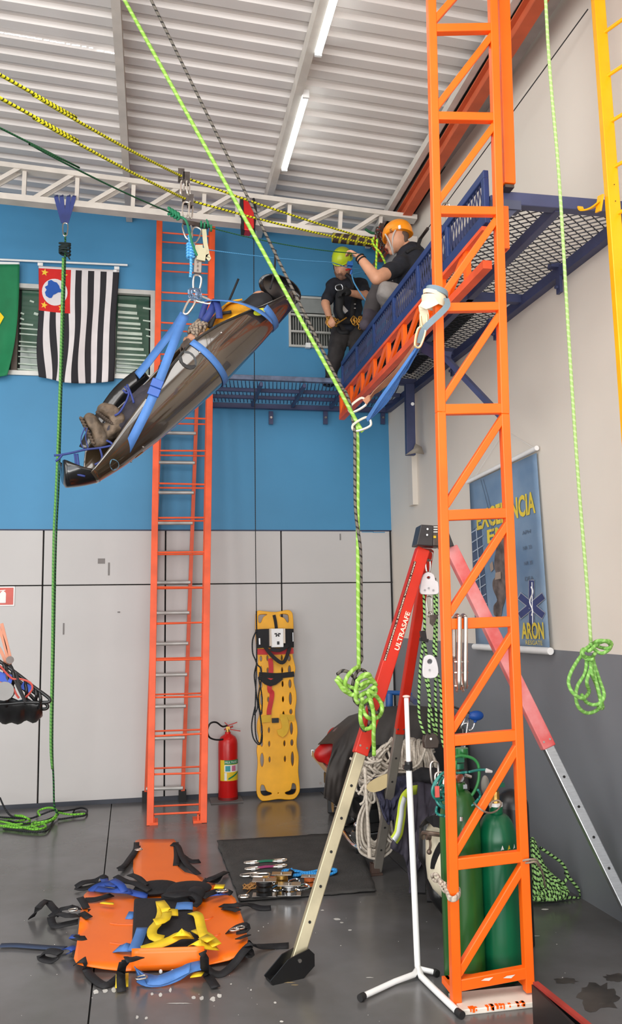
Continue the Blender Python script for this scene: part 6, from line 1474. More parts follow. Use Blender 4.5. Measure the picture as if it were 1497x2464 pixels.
# green/black rope pile
pile = thing('rope_pile', 'pile of green and black speckled rope on the floor by the right wall', 'rope', PZ(1330, 2168))
b = MB(); pc = PZ(1325, 2150); pc.x = 2.12; 
for i in range(95):
    a = R.uniform(0, 2 * PI); rr_ = R.uniform(.03, .24); f = rr_ / .24; h = max(.015, .32 * (1 - f) * R.random() + .02)
    cx_ = 2.12 + rr_ * math.cos(a) * 1.0 - .1 * h; cy_ = 5.05 + rr_ * math.sin(a) * .7 + .1; L = []
    w1, w2, ph = R.uniform(.06, .14), R.uniform(.05, .10), R.uniform(0, 6)
    for k in range(7):
        t = ph + k * .8; L.append(V((min(2.48, cx_ + w1 * math.cos(t)), cy_ + w2 * math.sin(t), max(.014, h + .05 * math.sin(t * 1.3 + i)))))
    b.tube(L, .0095, 6, per=3)
for i in range(64):
    f = (i / 63) ** .8; x = 1282 + 76 * f; L = [(1278 + 20 * f, 2016 + 70 * f ** 1.5), (1284 + 34 * f, 2050 + 50 * f), (x, 2110 + 20 * f), (x + R.uniform(-12, 12), 2150), (x - 20, 2165)]
    b.tube([PY(x_ + R.uniform(-4, 4), y_ , 5.0 - .03 * k - .08 * R.random()) for k, (x_, y_) in enumerate(L)], .0095, 6, per=3)
for L in ([(1300, 2040), (1330, 2060), (1355, 2080), (1366, 2110), (1350, 2130)], [(1360, 2100), (1380, 2124), (1400, 2150), (1410, 2168)], [(1286, 2164), (1310, 2170), (1340, 2168), (1372, 2160), (1404, 2166)]): b.tube([PY(x_, y_, 4.9) for x_, y_ in L], .0095, 7, per=4)
for v_ in b.v: v_.z = max(v_.z, .006); v_.x = min(v_.x, RWX(v_.y) - .02)
b.build('tangle', GB, pile, ang=3, kind='stuff')
# black panel with a red edge, bottom right
bp3 = thing('low_barrier', 'low black panel with a red top edge in the bottom right corner', 'panel', PZ(1330, 2464, .1))
a, c = PZ(1289, 2368, .22), PZ(1428, 2480, .22); d = (c - a); c = a + d * 1.6
a0 = V((a.x, a.y, .0)); 
b = MB(); g1 = V((-.0, -.0, 0)); e = V((-.06, -.6, 0))
vs = [a + V((0, 0, -.22)), c + V((0, 0, -.22)), c, a]; bk_off = V((-.012, -.02, 0))
b.bar((a + V((0, 0, -.11))), (c + V((0, 0, -.11))), .02, .218); b.build('board', mat('black_board', (24, 23, 24), .35, var=.2), bp3, smooth=False)
MB().bar(a + V((0, 0, .004)), c + V((0, 0, .004)), .024, .012).build('red_edge', mat('worn_red_edge', (160, 52, 42), .6, var=.15), bp3, smooth=False)
b = MB(); q = PZ(1284, 2464, .0); b.bar(a + V((-.012, 0, -.11)), a + V((-.012, -.5, -.11)), .012, .22); b.build('side_board', BLACKP, bp3, smooth=False)
# ============================================================ MAT AND GEAR
MATM = mat('charcoal_felt_mat', (66, 64, 62), .95, var=.12, scale=7, bump=.5, bscale=80)
mc = [PZ(522, 2030), PZ(858, 2010), PZ(906, 2148), PZ(578, 2172)]
def fmat(u, v):
    p = (mc[0] * (1 - u) + mc[1] * u) * (1 - v) + (mc[3] * (1 - u) + mc[2] * u) * v
    p.z = .008 + .006 * max(0, NZ.noise(V((u * 5, v * 5, 2)))) + (.01 if v < .02 else 0); p.x += .012 * NZ.noise(V((v * 14, 0, u * 3))) ; p.y += .012 * NZ.noise(V((u * 14, 5, v * 3))); return p
mt_ = MB().grid(fmat, 30, 30).build('felt_mat', MATM, None, ang=3, fixn=False, label='charcoal felt mat laid on the floor holding climbing hardware', cat='mat'); solid(mt_, .008, -1)
ZM = .024
def quick(x0, y0, x1, y1, cm, lab, nm='quickdraw'):
    a, c = PZ(x0, y0, ZM), PZ(x1, y1, ZM); t = thing(nm, lab, 'quickdraw', (a + c) / 2); d = (c - a); s = V((0, 1, 0)); L = d.length
    b = MB(); carabiner(b, a + d * .16, L * .36, d, s, .0055, .42); carabiner(b, c - d * .16, L * .36, d, s, .0055, .42); b.build('carabiner', mat('silver_alloy', (214, 206, 196), .25, .7), t)
    b = MB(); b.rod(a + d * .12 + V((0, -.02, 0)), a + d * .22 + V((0, -.02, 0)), .009); b.rod(c - d * .22 + V((0, -.02, 0)), c - d * .10 + V((0, -.02, 0)), .009); b.build('screw_gate', WHITE, t)
    b = MB(); b.ribbon([a + d * .3, (a + c) / 2 + V((0, 0, .004)), c - d * .28], .026, .008, (0, 0, 1)); b.build('sling', cm, t)
quick(590, 2076, 688, 2069, mat('teal_webbing', (30, 120, 92), .6), 'quickdraw with a teal sling on the felt mat')
quick(592, 2091, 688, 2082, mat('magenta_webbing', (168, 64, 116), .6), 'quickdraw with a magenta sling on the felt mat')
hk = thing('snap_hook', 'pair of linked steel carabiners on the felt mat below the magenta quickdraw', 'carabiner', PZ(612, 2106))
b = MB(); carabiner(b, PZ(602, 2105, ZM), .13, (1, .1, 0), (0, 1, 0), .007, .45); carabiner(b, PZ(626, 2106, ZM + .01), .13, (1, -.1, 0), (0, 1, 0), .007, .5); b.build('carabiner', STEEL, hk)
bc_ = thing('blue_cord_hank', 'hank of bright blue cord on the felt mat', 'cord', PZ(745, 2100))
b = MB(); BCM = ropemat('bright_blue_cord', (34, 142, 222), (90, 180, 240), 60, .35)
for i in range(7):
    a = R.uniform(-4, 4); b.tube([PZ(x + R.uniform(-3, 3), y + R.uniform(-2, 2), ZM + .012 * R.random()) for x, y in ((680, 2100), (690, 2094), (710, 2095), (740, 2100), (770, 2094), (806, 2092), (808, 2098), (790, 2104), (750, 2102), (715, 2106), (690, 2106))], .0065, 6, closed=True, per=3)
b.tube([PZ(x, y, ZM + .02) for x, y in ((702, 2090), (704, 2098), (702, 2108))], .0065, 6); b.build('cord', BCM, bc_, ang=3)
gear = [(594, 2160, 'small_ring', 'small silver ring at the near left corner of the felt mat')]
t = thing('tangled_cord', 'tangle of tan cord with a silver ring at the left of the mat hardware', 'cord', PZ(600, 2140))
b = MB()
for i in range(10): q = PZ(604 + R.uniform(-8, 10), 2137 + R.uniform(-5, 5), ZM); b.tube([q + V((.035 * math.cos(k + i), .03 * math.sin(k * 1.3 + i), .02 * abs(math.sin(k * 2)))) for k in range(6)], .003, 5)
b.tube([PZ(604, 2140, ZM), PZ(594, 2150, ZM), PZ(588, 2156, ZM)], .003, 5); b.build('cord', mat('tan_cord', (176, 126, 70), .7), t, ang=3)
b = MB(); carabiner(b, PZ(587, 2157, ZM), .06, (1, 0, 0), (0, 1, 0), .007, .7); b.build('ring', STEEL, t)
def pul(x, y, r, lab, m, n=2, up=.0):
    c = PZ(x, y, ZM + .01); t = thing('pulley', lab, 'pulley', c, group='pulleys heaped on the felt mat')
    for i in range(n):
        z = i * .03; b = MB(); b.rod(c + V((0, 0, z)), c + V((0, 0, z + .02)), r, n=20); b.build('sheave', m, t)
    b = MB(); 
    for z in (-.004, n * .03 - .006): b.ribbon([c + V((-r * 1.4, .02, z)), c + V((r * 1.5, -.01, z))], r * 1.5, .004, (0, 0, 1), sm=False)
    b.rod(c + V((0, 0, 0)), c + V((0, 0, n * .03 + .004)), .008); b.build('cheek', STEEL if m is not STEEL else CHROME, t)
    b = MB(); carabiner(b, c + V((r * 1.8, 0, .03)), .09, (1, .6, 0), (0, 1, .3), .006, .5); b.build('carabiner', CHROME, t)
pul(636, 2152, .05, 'black double pulley on the near edge of the felt mat', BLACKP, 3)
pul(648, 2134, .03, 'small silver pulley behind the black double pulley', STEEL, 2)
pul(678, 2136, .042, 'brass topped pulley in the middle of the mat hardware', BRASS, 3)
pul(696, 2150, .048, 'polished round pulley at the near right of the mat hardware', CHROME, 2)
pul(745, 2130, .035, 'dark orange and black pulley nearest the tripod leg', mat('dark_orange_part', (170, 84, 30), .5), 2)
b = MB(); c = PZ(692, 2118, ZM); b.box(c + V((0, 0, .02)), (.06, .05, .05)); b.rod(c, c + V((.03, 0, .06)), .02); bevel(b.build('ascender', BLACKP, None, label='small black rope clamp standing at the back of the mat hardware', cat='clamp'), .004)
# ============================================================ ORANGE DRAG SHEET on the floor
dsx = lambda x, y, z=0.: PZ(60 + x / 2.339, 1980 + y / 2.339, z)
OS = mat('orange_stretcher_sheet', (255, 116, 14), .36, var=.04, scale=2)
ds = thing('drag_stretcher', 'unrolled orange plastic rescue stretcher lying on the floor with straps', 'stretcher', dsx(770, 600))
poly = [(622, 105), (640, 97), (838, 95), (850, 110), (852, 200), (862, 250), (900, 282), (960, 298), (1000, 312), (1012, 335), (1080, 350), (1150, 400), (1185, 430), (1212, 500), (1240, 580), (1262, 690), (1240, 732), (1150, 775), (1020, 806), (1000, 830), (620, 832), (560, 838), (440, 824), (330, 806), (290, 795), (275, 765), (290, 690), (302, 600), (312, 500), (332, 410), (350, 392), (470, 395), (600, 410), (640, 400), (640, 330), (615, 290), (608, 260), (612, 180)]
def shz(x, y):
    z = .012
    if y > 390: z += .035 * max(0, (x - 1010) / 250) ** 1.5 * 1.2 + .03 * max(0, (560 - x) / 280) ** 1.5
    return z
bm = bmesh.new(); vs = [bm.verts.new((x, -y, 0)) for x, y in poly]; f = bm.faces.new(vs)
for k in range(300, 1260, 60): bmesh.ops.bisect_plane(bm, geom=bm.verts[:] + bm.edges[:] + bm.faces[:], plane_co=(k, 0, 0), plane_no=(1, 0, 0))
for k in range(120, 840, 60): bmesh.ops.bisect_plane(bm, geom=bm.verts[:] + bm.edges[:] + bm.faces[:], plane_co=(0, -k, 0), plane_no=(0, 1, 0))
for v_ in bm.verts: v_.co = dsx(v_.co.x, -v_.co.y, shz(v_.co.x, -v_.co.y))
me = bpy.data.meshes.new('sheet'); bm.to_mesh(me); bm.free(); solid(finish('sheet', me, OS, ds, True, .7), .006, 1)
# front fold standing up
def fold(u, v): 
    x = 600 + 410 * u; p = dsx(x, 834 - 14 * u, .015); p.z += .10 * v; p.y += .012 * v; p.x += (.0); return p
solid(MB().grid(fold, 8, 4).build('front_fold', OS, ds, fixn=False), .006)
pq = [dsx(x, y, z) for z in (.02, .05) for x, y in ((615, 425), (925, 420), (1000, 712), (600, 722))]
bevel(MB().add(pq, [(0, 1, 2, 3), (7, 6, 5, 4), (0, 4, 5, 1), (1, 5, 6, 2), (2, 6, 7, 3), (3, 7, 4, 0)]).build('pad', mat('black_foam_pad', (34, 33, 36), .85, var=.1, bump=.2), ds, smooth=False), .012)
b = MB(); 
for x_, y_, w_ in ((740, 360, .16), (915, 365, .17)): b.ball(dsx(x_, y_ + 6, .045), (w_ * .9, .12, .032), 20, 10)
b.build('head_cushion', mat('black_cushion', (26, 25, 28), .8, var=.2, bump=.3), ds)
b = MB(); b.ball(dsx(860, 412, .05), (.10, .06, .03)); b.ball(dsx(965, 400, .05), (.06, .10, .035)); b.build('harness_pad', BLACK, ds)
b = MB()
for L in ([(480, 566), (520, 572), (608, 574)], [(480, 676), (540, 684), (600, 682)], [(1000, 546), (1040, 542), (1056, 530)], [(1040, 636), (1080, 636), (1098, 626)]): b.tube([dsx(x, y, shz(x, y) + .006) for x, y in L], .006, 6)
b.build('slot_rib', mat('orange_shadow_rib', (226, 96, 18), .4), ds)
def S(L, w_, m, name, z=.02, n=(0, 0, 1), per=3, t=.004):
    for l in L: o = MB().ribbon([dsx(q[0], q[1], (q[2] if len(q) > 2 else z)) for q in l], w_, t, n, per=per).build(name, m, ds, ang=3)
    return o
S([[(760, 440, .07), (790, 480, .1), (800, 500, .09), (862, 505, .08)], [(760, 440, .07), (770, 500, .08), (750, 560, .09), (718, 600, .09), (722, 640, .08), (780, 655, .07)], [(655, 715, .07), (740, 690, .08), (820, 660, .09), (870, 635, .1), (940, 635, .08)],
   [(940, 505, .07), (975, 520, .1), (990, 580, .1), (1010, 640, .1), (1060, 690, .08)], [(960, 600, .08), (1030, 640, .1), (1080, 690, .09)], [(940, 690, .08), (970, 670, .12), (1010, 690, .1), (1080, 700, .07)], [(1000, 640, .11), (1050, 660, .12)], [(730, 560, .1), (790, 540, .1), (800, 500, .09)], [(840, 640, .09), (880, 615, .13), (930, 630, .1)]], .052, YELW, 'yellow_strap', n=[V((0, -.3, 1))] * 1 if False else (0, -.4, 1))
S([[(660, 590, .06), (645, 640, .06), (612, 720, .05)], [(850, 470, .07), (900, 466, .075), (945, 468, .07)], [(575, 520, .03), (615, 522, .03)], [(515, 710, .03), (560, 700, .05), (600, 704, .04)], [(630, 830, .06), (650, 870, .02), (700, 895, .015), (780, 890, .02), (860, 860, .03), (920, 820, .05), (1000, 800, .05)], [(650, 840, .08), (690, 878, .03), (760, 885, .03), (850, 850, .04), (930, 815, .07)]], .06, BLUEW, 'blue_strap', n=(0, -.4, 1))
BW2 = mat('mid_blue_webbing', (40, 74, 156), .6, var=.1)
S([[(365, 388, .03), (400, 362, .05), (450, 345, .06), (520, 352, .06), (560, 378, .05), (640, 402, .05), (690, 412, .04)], [(400, 370, .05), (460, 380, .05), (520, 380, .08), (600, 385, .06)], [(440, 300, .05), (460, 340, .06), (520, 350, .09)], [(490, 320, .1), (540, 350, .1), (560, 390, .07)]], .045, BW2, 'blue_webbing', n=(0, -.5, 1))
S([[(1060, 410, .06), (1090, 400, .08), (1130, 400, .06)], [(255, 640, .05), (300, 640, .05)], [(220, 712, .03), (250, 700, .05), (280, 715, .04), (250, 730, .02)]], .05, BW2, 'blue_webbing')
S([[(-140, 690, .012), (-60, 688, .012), (40, 695, .012), (140, 702, .012), (220, 706, .02)]], .05, mat('slate_webbing', (44, 58, 84), .7), 'slate_strap')
BS = [[(628, 110, .03), (624, 150, .03), (590, 200, .03), (560, 240, .03), (525, 262, .02)], [(636, 130, .03), (610, 180, .03), (575, 230, .02), (540, 270, .02)], [(825, 120, .03), (860, 130, .03), (880, 180, .03), (910, 230, .03), (960, 275, .02), (975, 290, .02)], [(880, 180, .02), (930, 215, .02), (985, 215, .015)],
      [(285, 362, .02), (330, 335, .04), (400, 325, .03), (430, 300, .06), (455, 320, .05), (400, 350, .02), (330, 370, .01), (285, 362, .02)], [(36, 535, .01), (75, 480, .08), (120, 440, .05), (160, 480, .05), (200, 520, .02)], [(145, 530, .03), (200, 490, .05), (260, 475, .08), (310, 480, .06)], [(145, 530, .03), (165, 580, .02), (230, 570, .03), (300, 555, .04)], [(190, 510, .06), (240, 520, .09), (300, 520, .07)],
      [(310, 420, .05), (330, 450, .05), (345, 480, .05)], [(318, 505, .05), (362, 535, .05)], [(335, 435, .05), (400, 430, .05), (490, 405, .04)], [(270, 640, .05), (300, 650, .05), (345, 650, .04)], [(265, 735, .04), (335, 742, .03)], [(90, 745, .02), (130, 720, .05), (200, 735, .05), (160, 775, .01), (100, 765, .01), (90, 745, .02)],
      [(290, 790, .04), (330, 770, .07), (345, 820, .02), (380, 870, .012), (450, 915, .012), (510, 880, .012), (560, 800, .1), (570, 770, .16)], [(555, 780, .15), (540, 850, .06), (545, 950, .012)], [(565, 770, .17), (610, 765, .16), (650, 755, .13)], [(1000, 725, .17), (1010, 760, .14), (1015, 840, .03), (1045, 880, .012), (1075, 925, .012)],
      [(1030, 820, .04), (1070, 850, .012), (1120, 845, .012), (1180, 790, .03), (1225, 730, .06), (1265, 690, .07)], [(1240, 690, .07), (1270, 675, .09), (1300, 695, .04), (1400, 695, .01), (1485, 690, .01)], [(1250, 700, .05), (1270, 740, .03), (1235, 745, .04)], [(1105, 465, .03), (1150, 465, .05), (1200, 460, .07), (1260, 462, .03), (1330, 480, .012), (1385, 478, .012)], [(1120, 478, .04), (1170, 485, .06), (1200, 495, .07)],
      [(1140, 612, .04), (1180, 590, .07), (1240, 575, .09), (1245, 600, .07), (1190, 612, .06)], [(1000, 330, .04), (1060, 310, .06), (1135, 275, .02)], [(1020, 320, .06), (1070, 330, .03), (1100, 290, .04)], [(1000, 420, .05), (1060, 390, .06), (1120, 380, .06), (1165, 400, .04)], [(510, 300, .08), (570, 330, .07), (620, 340, .08), (700, 380, .07)], [(590, 290, .06), (640, 310, .08), (680, 350, .08)], [(780, 400, .08), (850, 410, .09), (940, 400, .08), (980, 440, .06), (950, 470, .06)], [(850, 110, .02), (855, 180, .02), (850, 240, .02)]]
S(BS, .042, BLACK, 'black_strap', n=(0, -.35, 1))
S([[(330, 500, .035), (360, 500, .035)], [(305, 685, .04), (338, 685, .035)], [(1212, 642, .07), (1244, 642, .08)]], .075, BLACK, 'velcro_patch', n=(0, 0, 1))
S([[(430, 448, .06), (465, 452, .06), (500, 455, .055)]], .03, YELW, 'yellow_tab'); S([[(548, 850, .03), (545, 925, .02)]], .06, YELW, 'yellow_tab', n=(0, -.6, 1)); S([[(940, 858, .03), (1002, 850, .04)]], .05, YELW, 'yellow_tab'); S([[(1068, 358, .1), (1122, 358, .1)]], .07, mat('bright_yellow_tag', (250, 214, 30), .5), 'yellow_tag')
b = MB()
for x_, y_ in ((270, 490), (1100, 382), (1120, 382), (655, 870), (640, 150), (1180, 600), (1210, 590)): carabiner(b, dsx(x_, y_, .09), .05, (1, .3, 0), (0, 1, 0), .004, .7)
b.build('buckle', STEEL, ds)
b = MB()
for x_, y_ in ((764, 812), (830, 808)): b.rod(dsx(x_, 824, .035) + V((0, -.02, 0)), dsx(x_, 824, .035) + V((0, -.03, 0)), .008)
b.build('rivet', WHITE, ds)
# ============================================================ WRAP STRETCHER WITH PATIENT
SA, SB = PY(205, 1135, 5.5), PY(670, 700, 5.72)
sax = (SB - SA).normalized(); SL = (SB - SA).length
snr = V((0, -1, 0)); snr = (snr - sax * snr.dot(sax)).normalized(); sup = sax.cross(snr)
if sup.z < 0: sup = -sup
rho = math.radians(14)
sup, snr = sup * math.cos(rho) + snr * math.sin(rho), snr * math.cos(rho) - sup * math.sin(rho)
def lerpL(T, s):
    for (a, x), (c, y) in zip(T[:-1], T[1:]):
        if s <= c: return x + (y - x) * (s - a) / (c - a)
    return T[-1][1]
RT_ = [(0, .13), (.1, .17), (.25, .205), (.45, .225), (.6, .235), (.8, .215), (1, .185)]
AN_ = [(0, 70), (.08, 84), (.2, 100), (.35, 114), (.55, 126), (.68, 116), (.8, 98), (.9, 80), (1, 64)]
AF_ = [(0, 74), (.06, 112), (.2, 128), (.4, 124), (.75, 130), (.9, 115), (1, 96)]
def SK(s, side, up): return SA + sax * (s * SL) + snr * side + sup * (up + .028)
def shell(u, v, k=1.):
    s = u; r = lerpL(RT_, s) * k; a = math.radians(-lerpL(AF_, s) + (lerpL(AF_, s) + lerpL(AN_, s)) * v)
    return SK(s, r * math.sin(a), -r * math.cos(a) * 1.0)
ws_ = thing('wrap_stretcher', 'dark glossy plastic wrap stretcher slung tilted in mid air on blue straps', 'stretcher', SK(.5, 0, -.2))
SKM = mat('dark_bronze_plastic', (62, 50, 36), .14, var=.2, scale=2.5, spec=1., coat=1., bump=.05, bscale=3, stretch=(1, 1, 1))
sh_ = MB().grid(shell, 48, 36).build('shell', SKM, ws_, ang=3, fixn=False); solid(sh_, .007, 0)
b = MB()
for s0_, s1_, va in ((.30, .98, .985), (.12, .98, .015)): b.tube([shell(s0_ + (s1_ - s0_) * i / 14, va, 1.01) for i in range(15)], .006, 6)
b.build('rim_edge', mat('rim_black', (20, 20, 20), .4), ws_, ang=3)
# foot cup
def fcup(u, v):
    a = math.radians(-(74 + 62 * v) + (148 + 124 * v) * u); r = .13 - .028 * v; w_ = min(1, v / .8)
    if v > .8: r *= max(.02, 1 - (v - .8) / .2)
    c = SK(.012, 0, 0).lerp(PY(150, 1131, 5.46), w_); up = sup.lerp(V((-.12, 0, 1)).normalized(), w_).normalized()
    if v > .8: up = up; c = c + up * (.015 * (v - .8) / .2)
    return c + snr * (r * math.sin(a)) - up * (r * math.cos(a) * 1.05)
solid(MB().grid(fcup, 16, 12).build('foot_cup', mat('black_gloss_plastic', (20, 20, 21), .16, spec=.8), ws_, ang=3, fixn=False), .008)
b = MB(); b.ribbon([PY(212, 1084, 5.80), PY(240, 1026, 5.82), PY(282, 960, 5.84), PY(318, 924, 5.86), PY(352, 900, 5.88)], .13, .008, [V((.2, -1, .1))] * 5, per=4); b.build('far_flap', mat('black_gloss_plastic', (20, 20, 21), .16, spec=.8), ws_, ang=3)
# head hood
def hood(u, v):
    th = v * PI * .55; w_ = (u - .5) * 2
    base = SK(.985, .165 * math.sin(w_ * 1.25), -.165 * math.cos(w_ * 1.25))
    wd = math.cos(w_ * PI / 2) ** .5 if abs(w_) < 1 else 0
    return base + sax * (.10 * math.sin(th) * (.4 + .6 * wd)) + V((0, 0, 1)) * (.0) + (sup * .55 + sax * .5).normalized() * (.36 * v * (.35 + .65 * wd)) + snr * (-.05 * v)
def hood(u, v):
    c = PY(674, 697, 5.74); a = 2 * PI * u; n = sax
    e1 = V((.158, .02, -.03)); e2 = V((-.01, -.05, .088))
    return c + e1 * (math.cos(a) * v) + e2 * (math.sin(a) * v) + n * (.05 * (1 - v * v))
solid(MB().grid(hood, 28, 6).build('head_hood', mat('black_gloss_plastic', (20, 20, 21), .16, spec=.8), ws_, ang=3, fixn=False), .008)
b = MB()
for L in ([SK(.94, .14, .03), SK(1.0, .14, .10), SK(1.07, .10, .20)], [SK(.80, -.1, .12), SK(.86, -.12, .16), SK(.93, -.10, .22)]): b.tube(L, .008, 6)
b.build('hood_strap', BLACK, ws_, ang=3)
# blue straps
def bandon(s, v0, v1, w_, m, name, sk=0., k=1.04, par=ws_):
    b = MB(); pts = []; ns = []
    for i in range(17):
        v = v0 + (v1 - v0) * i / 16; p = shell(s + sk * (v - v0), v, k); pts.append(p); ns.append(p - SK(s + sk * (v - v0), 0, 0))
    b.ribbon(pts, w_, .005, ns, per=2); return b.build(name, m, par, ang=3)
bandon(.60, .18, .99, .048, BLUEW, 'blue_band', -.05); bandon(.905, .2, .97, .05, BLUEW, 'blue_band', -.06)
top_ = PY(466, 722, 5.56)
b = MB()
q1 = shell(.86, .985, 1.06); q2 = PY(512, 722, 5.52); q3 = PY(575, 728, 5.42)
b.ribbon([PY(500, 726, 5.56), q2, q3, PY(630, 752, 5.44), PY(656, 776, 5.5)], .055, .005, [V((0, -.5, .9))] * 3 + [V((.2, -.8, .6))] * 2, per=4)
b.build('head_strap', BLUEW, ws_, ang=3)
b = MB()
b.ribbon([PY(446, 758, 5.53), PY(428, 800, 5.44), PY(404, 862, 5.34), PY(378, 930, 5.28), PY(352, 990, 5.28), PY(322, 1050, 5.34), PY(300, 1092, 5.46)], .058, .004, [V((0, -1, .1))] * 7, per=4)
b.build('near_sling', BLUEW, ws_, ang=3)
b = MB(); b.ribbon([PY(442, 756, 5.56), PY(420, 790, 5.62), PY(384, 836, 5.72), PY(350, 880, 5.8), PY(330, 904, 5.84)], .075, .004, [V((-.5, -.9, .3))] * 5, per=4); b.build('far_sling', BLUEW, ws_, ang=3)
for x_, y_ in ((378, 923), (371, 943)):
    b = MB(); c = PY(x_, y_, 5.27); d = (PY(352, 990, 5.28) - PY(404, 862, 5.34)).normalized(); e = d.cross(V((0, -1, 0))).normalized(); b.bar(c - d * .028, c + d * .028, .075, .016, (0, -1, 0)); o = b.build('strap_buckle', mat('blue_buckle', (52, 96, 180), .45), ws_); bevel(o, .004)
b = MB(); b.ribbon([PY(520, 722, 5.56), PY(512, 740, 5.52), PY(504, 756, 5.5), PY(490, 775, 5.52)], .05, .006, (0, -1, 0)); b.ribbon([PY(520, 722, 5.52), PY(526, 745, 5.46), PY(528, 766, 5.44)], .045, .006, (0, -1, 0)); b.ribbon([PY(497, 728, 5.56), PY(490, 745, 5.55), PY(484, 768, 5.55)], .04, .006, (0, -1, 0)); b.build('chest_strap', NAVYW, ws_, ang=3)
b = MB()
for L in ([(130, 1096), (150, 1094), (180, 1088), (205, 1082), (240, 1078), (270, 1072)], [(150, 1094), (142, 1104), (134, 1110)], [(180, 1092), (184, 1130), (182, 1140), (205, 1146)], [(186, 1092), (190, 1130), (186, 1140)], [(240, 1078), (246, 1100), (240, 1112), (228, 1118)],
          [(256, 1060), (268, 1066), (280, 1082)], [(300, 930), (310, 950), (290, 990), (276, 1000)], [(306, 925), (318, 955), (322, 970)], [(296, 938), (304, 946), (312, 942)]): b.tube([PY(x, y, 5.38) for x, y in L], .0075, 6, per=3)
b.build('lacing_strap', NAVYW, ws_, ang=3)
b = MB()
for L in ([(205, 1028), (196, 1050), (196, 1068), (202, 1080)], [(210, 1030), (206, 1050), (210, 1070), (214, 1084)]): b.tube([PY(x, y, 5.42) for x, y in L], .004, 6)
b.build('lace', NAVYW, ws_, ang=3)
def oval_on(s, v, a_, b_, m, name, k=1.03):
    b = MB(); vs = []
    for i in range(14):
        t = 2 * PI * i / 14; vs.append(shell(s + a_ / SL * math.cos(t), v + b_ * math.sin(t), k))
    b.add(vs, [tuple(range(14))]); return b.build(name, m, ws_, smooth=False, fixn=False)
oval_on(.50, .93, .055, .07, BLACKP, 'hand_hole'); oval_on(.17, .62, .035, .03, mat('orange_tab', (240, 150, 40), .5), 'orange_tab'); oval_on(.075, .8, .03, .10, mat('hole_daylight_blue', (120, 170, 200), .5), 'grommet_hole'); oval_on(.83, .95, .05, .03, mat('lime_patch', (226, 232, 60), .5), 'lime_patch')
b = MB()
for s_, v_ in ((.19, .72), (.14, .55), (.55, .9), (.66, .93), (.96, .93), (.22, .9)): p = shell(s_, v_, 1.03); b.ball(p, .008, 8, 6)
b.build('rivet', STEEL, ws_)
# patient
pt_ = thing('person', 'person strapped in the hanging stretcher with hiking boots towards the left', 'person', SK(.5, 0, 0))
PANT = mat('grey_work_cloth', (52, 48, 56), .8, var=.2, scale=12, bump=.4); SHIRT = mat('orange_yellow_vest', (238, 168, 30), .7, var=.12, scale=10, bump=.3); SKIN = mat('skin', (206, 150, 118), .55, var=.08, scale=10); BOOT = mat('taupe_boot_leather', (104, 88, 72), .7, var=.22, scale=18, bump=.6, bscale=40)
def P3(s, side, up): return SK(s, side, up - .045)
legs_ = []
for sd, ku in ((1, .07), (-1, .09)):
    legs_ += capmesh([P3(.54, .07 * sd, .03), P3(.34, .075 * sd, ku), P3(.165, .06 * sd, .10)], [.09, .066, .046])
tor = [(P3(.54, 0, .0), P3(.66, 0, .03), .125, .12), (P3(.66, 0, .03), P3(.79, 0, .05), .125, .13), (P3(.79, .1, .04), P3(.79, -.1, .04), .06, .06)]
arms = []
for sd in (1, -1): arms += capmesh([P3(.78, .13 * sd, .05), P3(.64, .14 * sd, .10), P3(.60, .05 * sd, .19)], [.05, .045, .034])
def hand(w_, d, pn, sc=1., curl=.6, thumb=1):
    """palm and five separate fingers; w_ wrist, d finger direction, pn palm normal"""
    d = V(d).normalized(); pn = V(pn); pn = (pn - d * pn.dot(d)).normalized(); sd = d.cross(pn); c = []
    pc = w_ + d * .045 * sc
    for k in (-1.2, 0, 1.2): c.append((w_ + sd * (.012 * k * sc), w_ + d * .085 * sc + sd * (.022 * k * sc), .017 * sc, .0125 * sc))
    for k, L in ((-1.5, .062), (-.5, .074), (.5, .07), (1.5, .055)):
        a = w_ + d * .085 * sc + sd * (.0195 * k * sc); m1 = a + (d * math.cos(curl * .7) + pn * math.sin(curl * .7)) * (L * .5 * sc); m2 = m1 + (d * math.cos(curl * 1.8) + pn * math.sin(curl * 1.8)) * (L * .5 * sc)
        c += [(a, m1, .0098 * sc, .009 * sc), (m1, m2, .009 * sc, .0078 * sc)]
    a = w_ + d * .025 * sc - sd * (.03 * thumb * sc); m1 = a + (d * .6 - sd * (.7 * thumb) + pn * .3).normalized() * (.035 * sc); m2 = m1 + (d * .9 + pn * .5).normalized() * (.03 * sc)
    c += [(w_ + d * .02 * sc, a, .014 * sc, .012 * sc), (a, m1, .012 * sc, .0105 * sc), (m1, m2, .0105 * sc, .009 * sc)]
    return c
hc_ = P3(.90, 0, .03)
hands_ = hand(P3(.60, .05, .19), -sax * .6 - snr, -sup, 1, .5) + hand(P3(.60, -.05, .19), -sax * .6 + snr, -sup, 1, .5, -1)
blob('body', [(P3(.80, 0, .04), P3(.86, 0, .04), .05, .05)] + tor + legs_ + arms, SKIN, pt_, .015, 3, extra=[(hc_, V((.085, .085, .11)), None)])
blob('glove', hands_, mat('brown_glove', (110, 94, 84), .8, var=.2), pt_, .006, 2)
blob('trousers', [(a, c, r1 + .014, r2 + .016) for a, c, r1, r2 in legs_] + [(P3(.52, 0, .0), P3(.60, 0, .02), .135, .135)], PANT, pt_, .016, 3, noise=.016, nsc=11)
blob('head_cover', [(hc_ - sax * .02, hc_ + sax * .02, .095, .09), (hc_, P3(.81, 0, .05), .1, .08)], mat('black_head_cover', (26, 25, 28), .7), pt_, .014, 3)
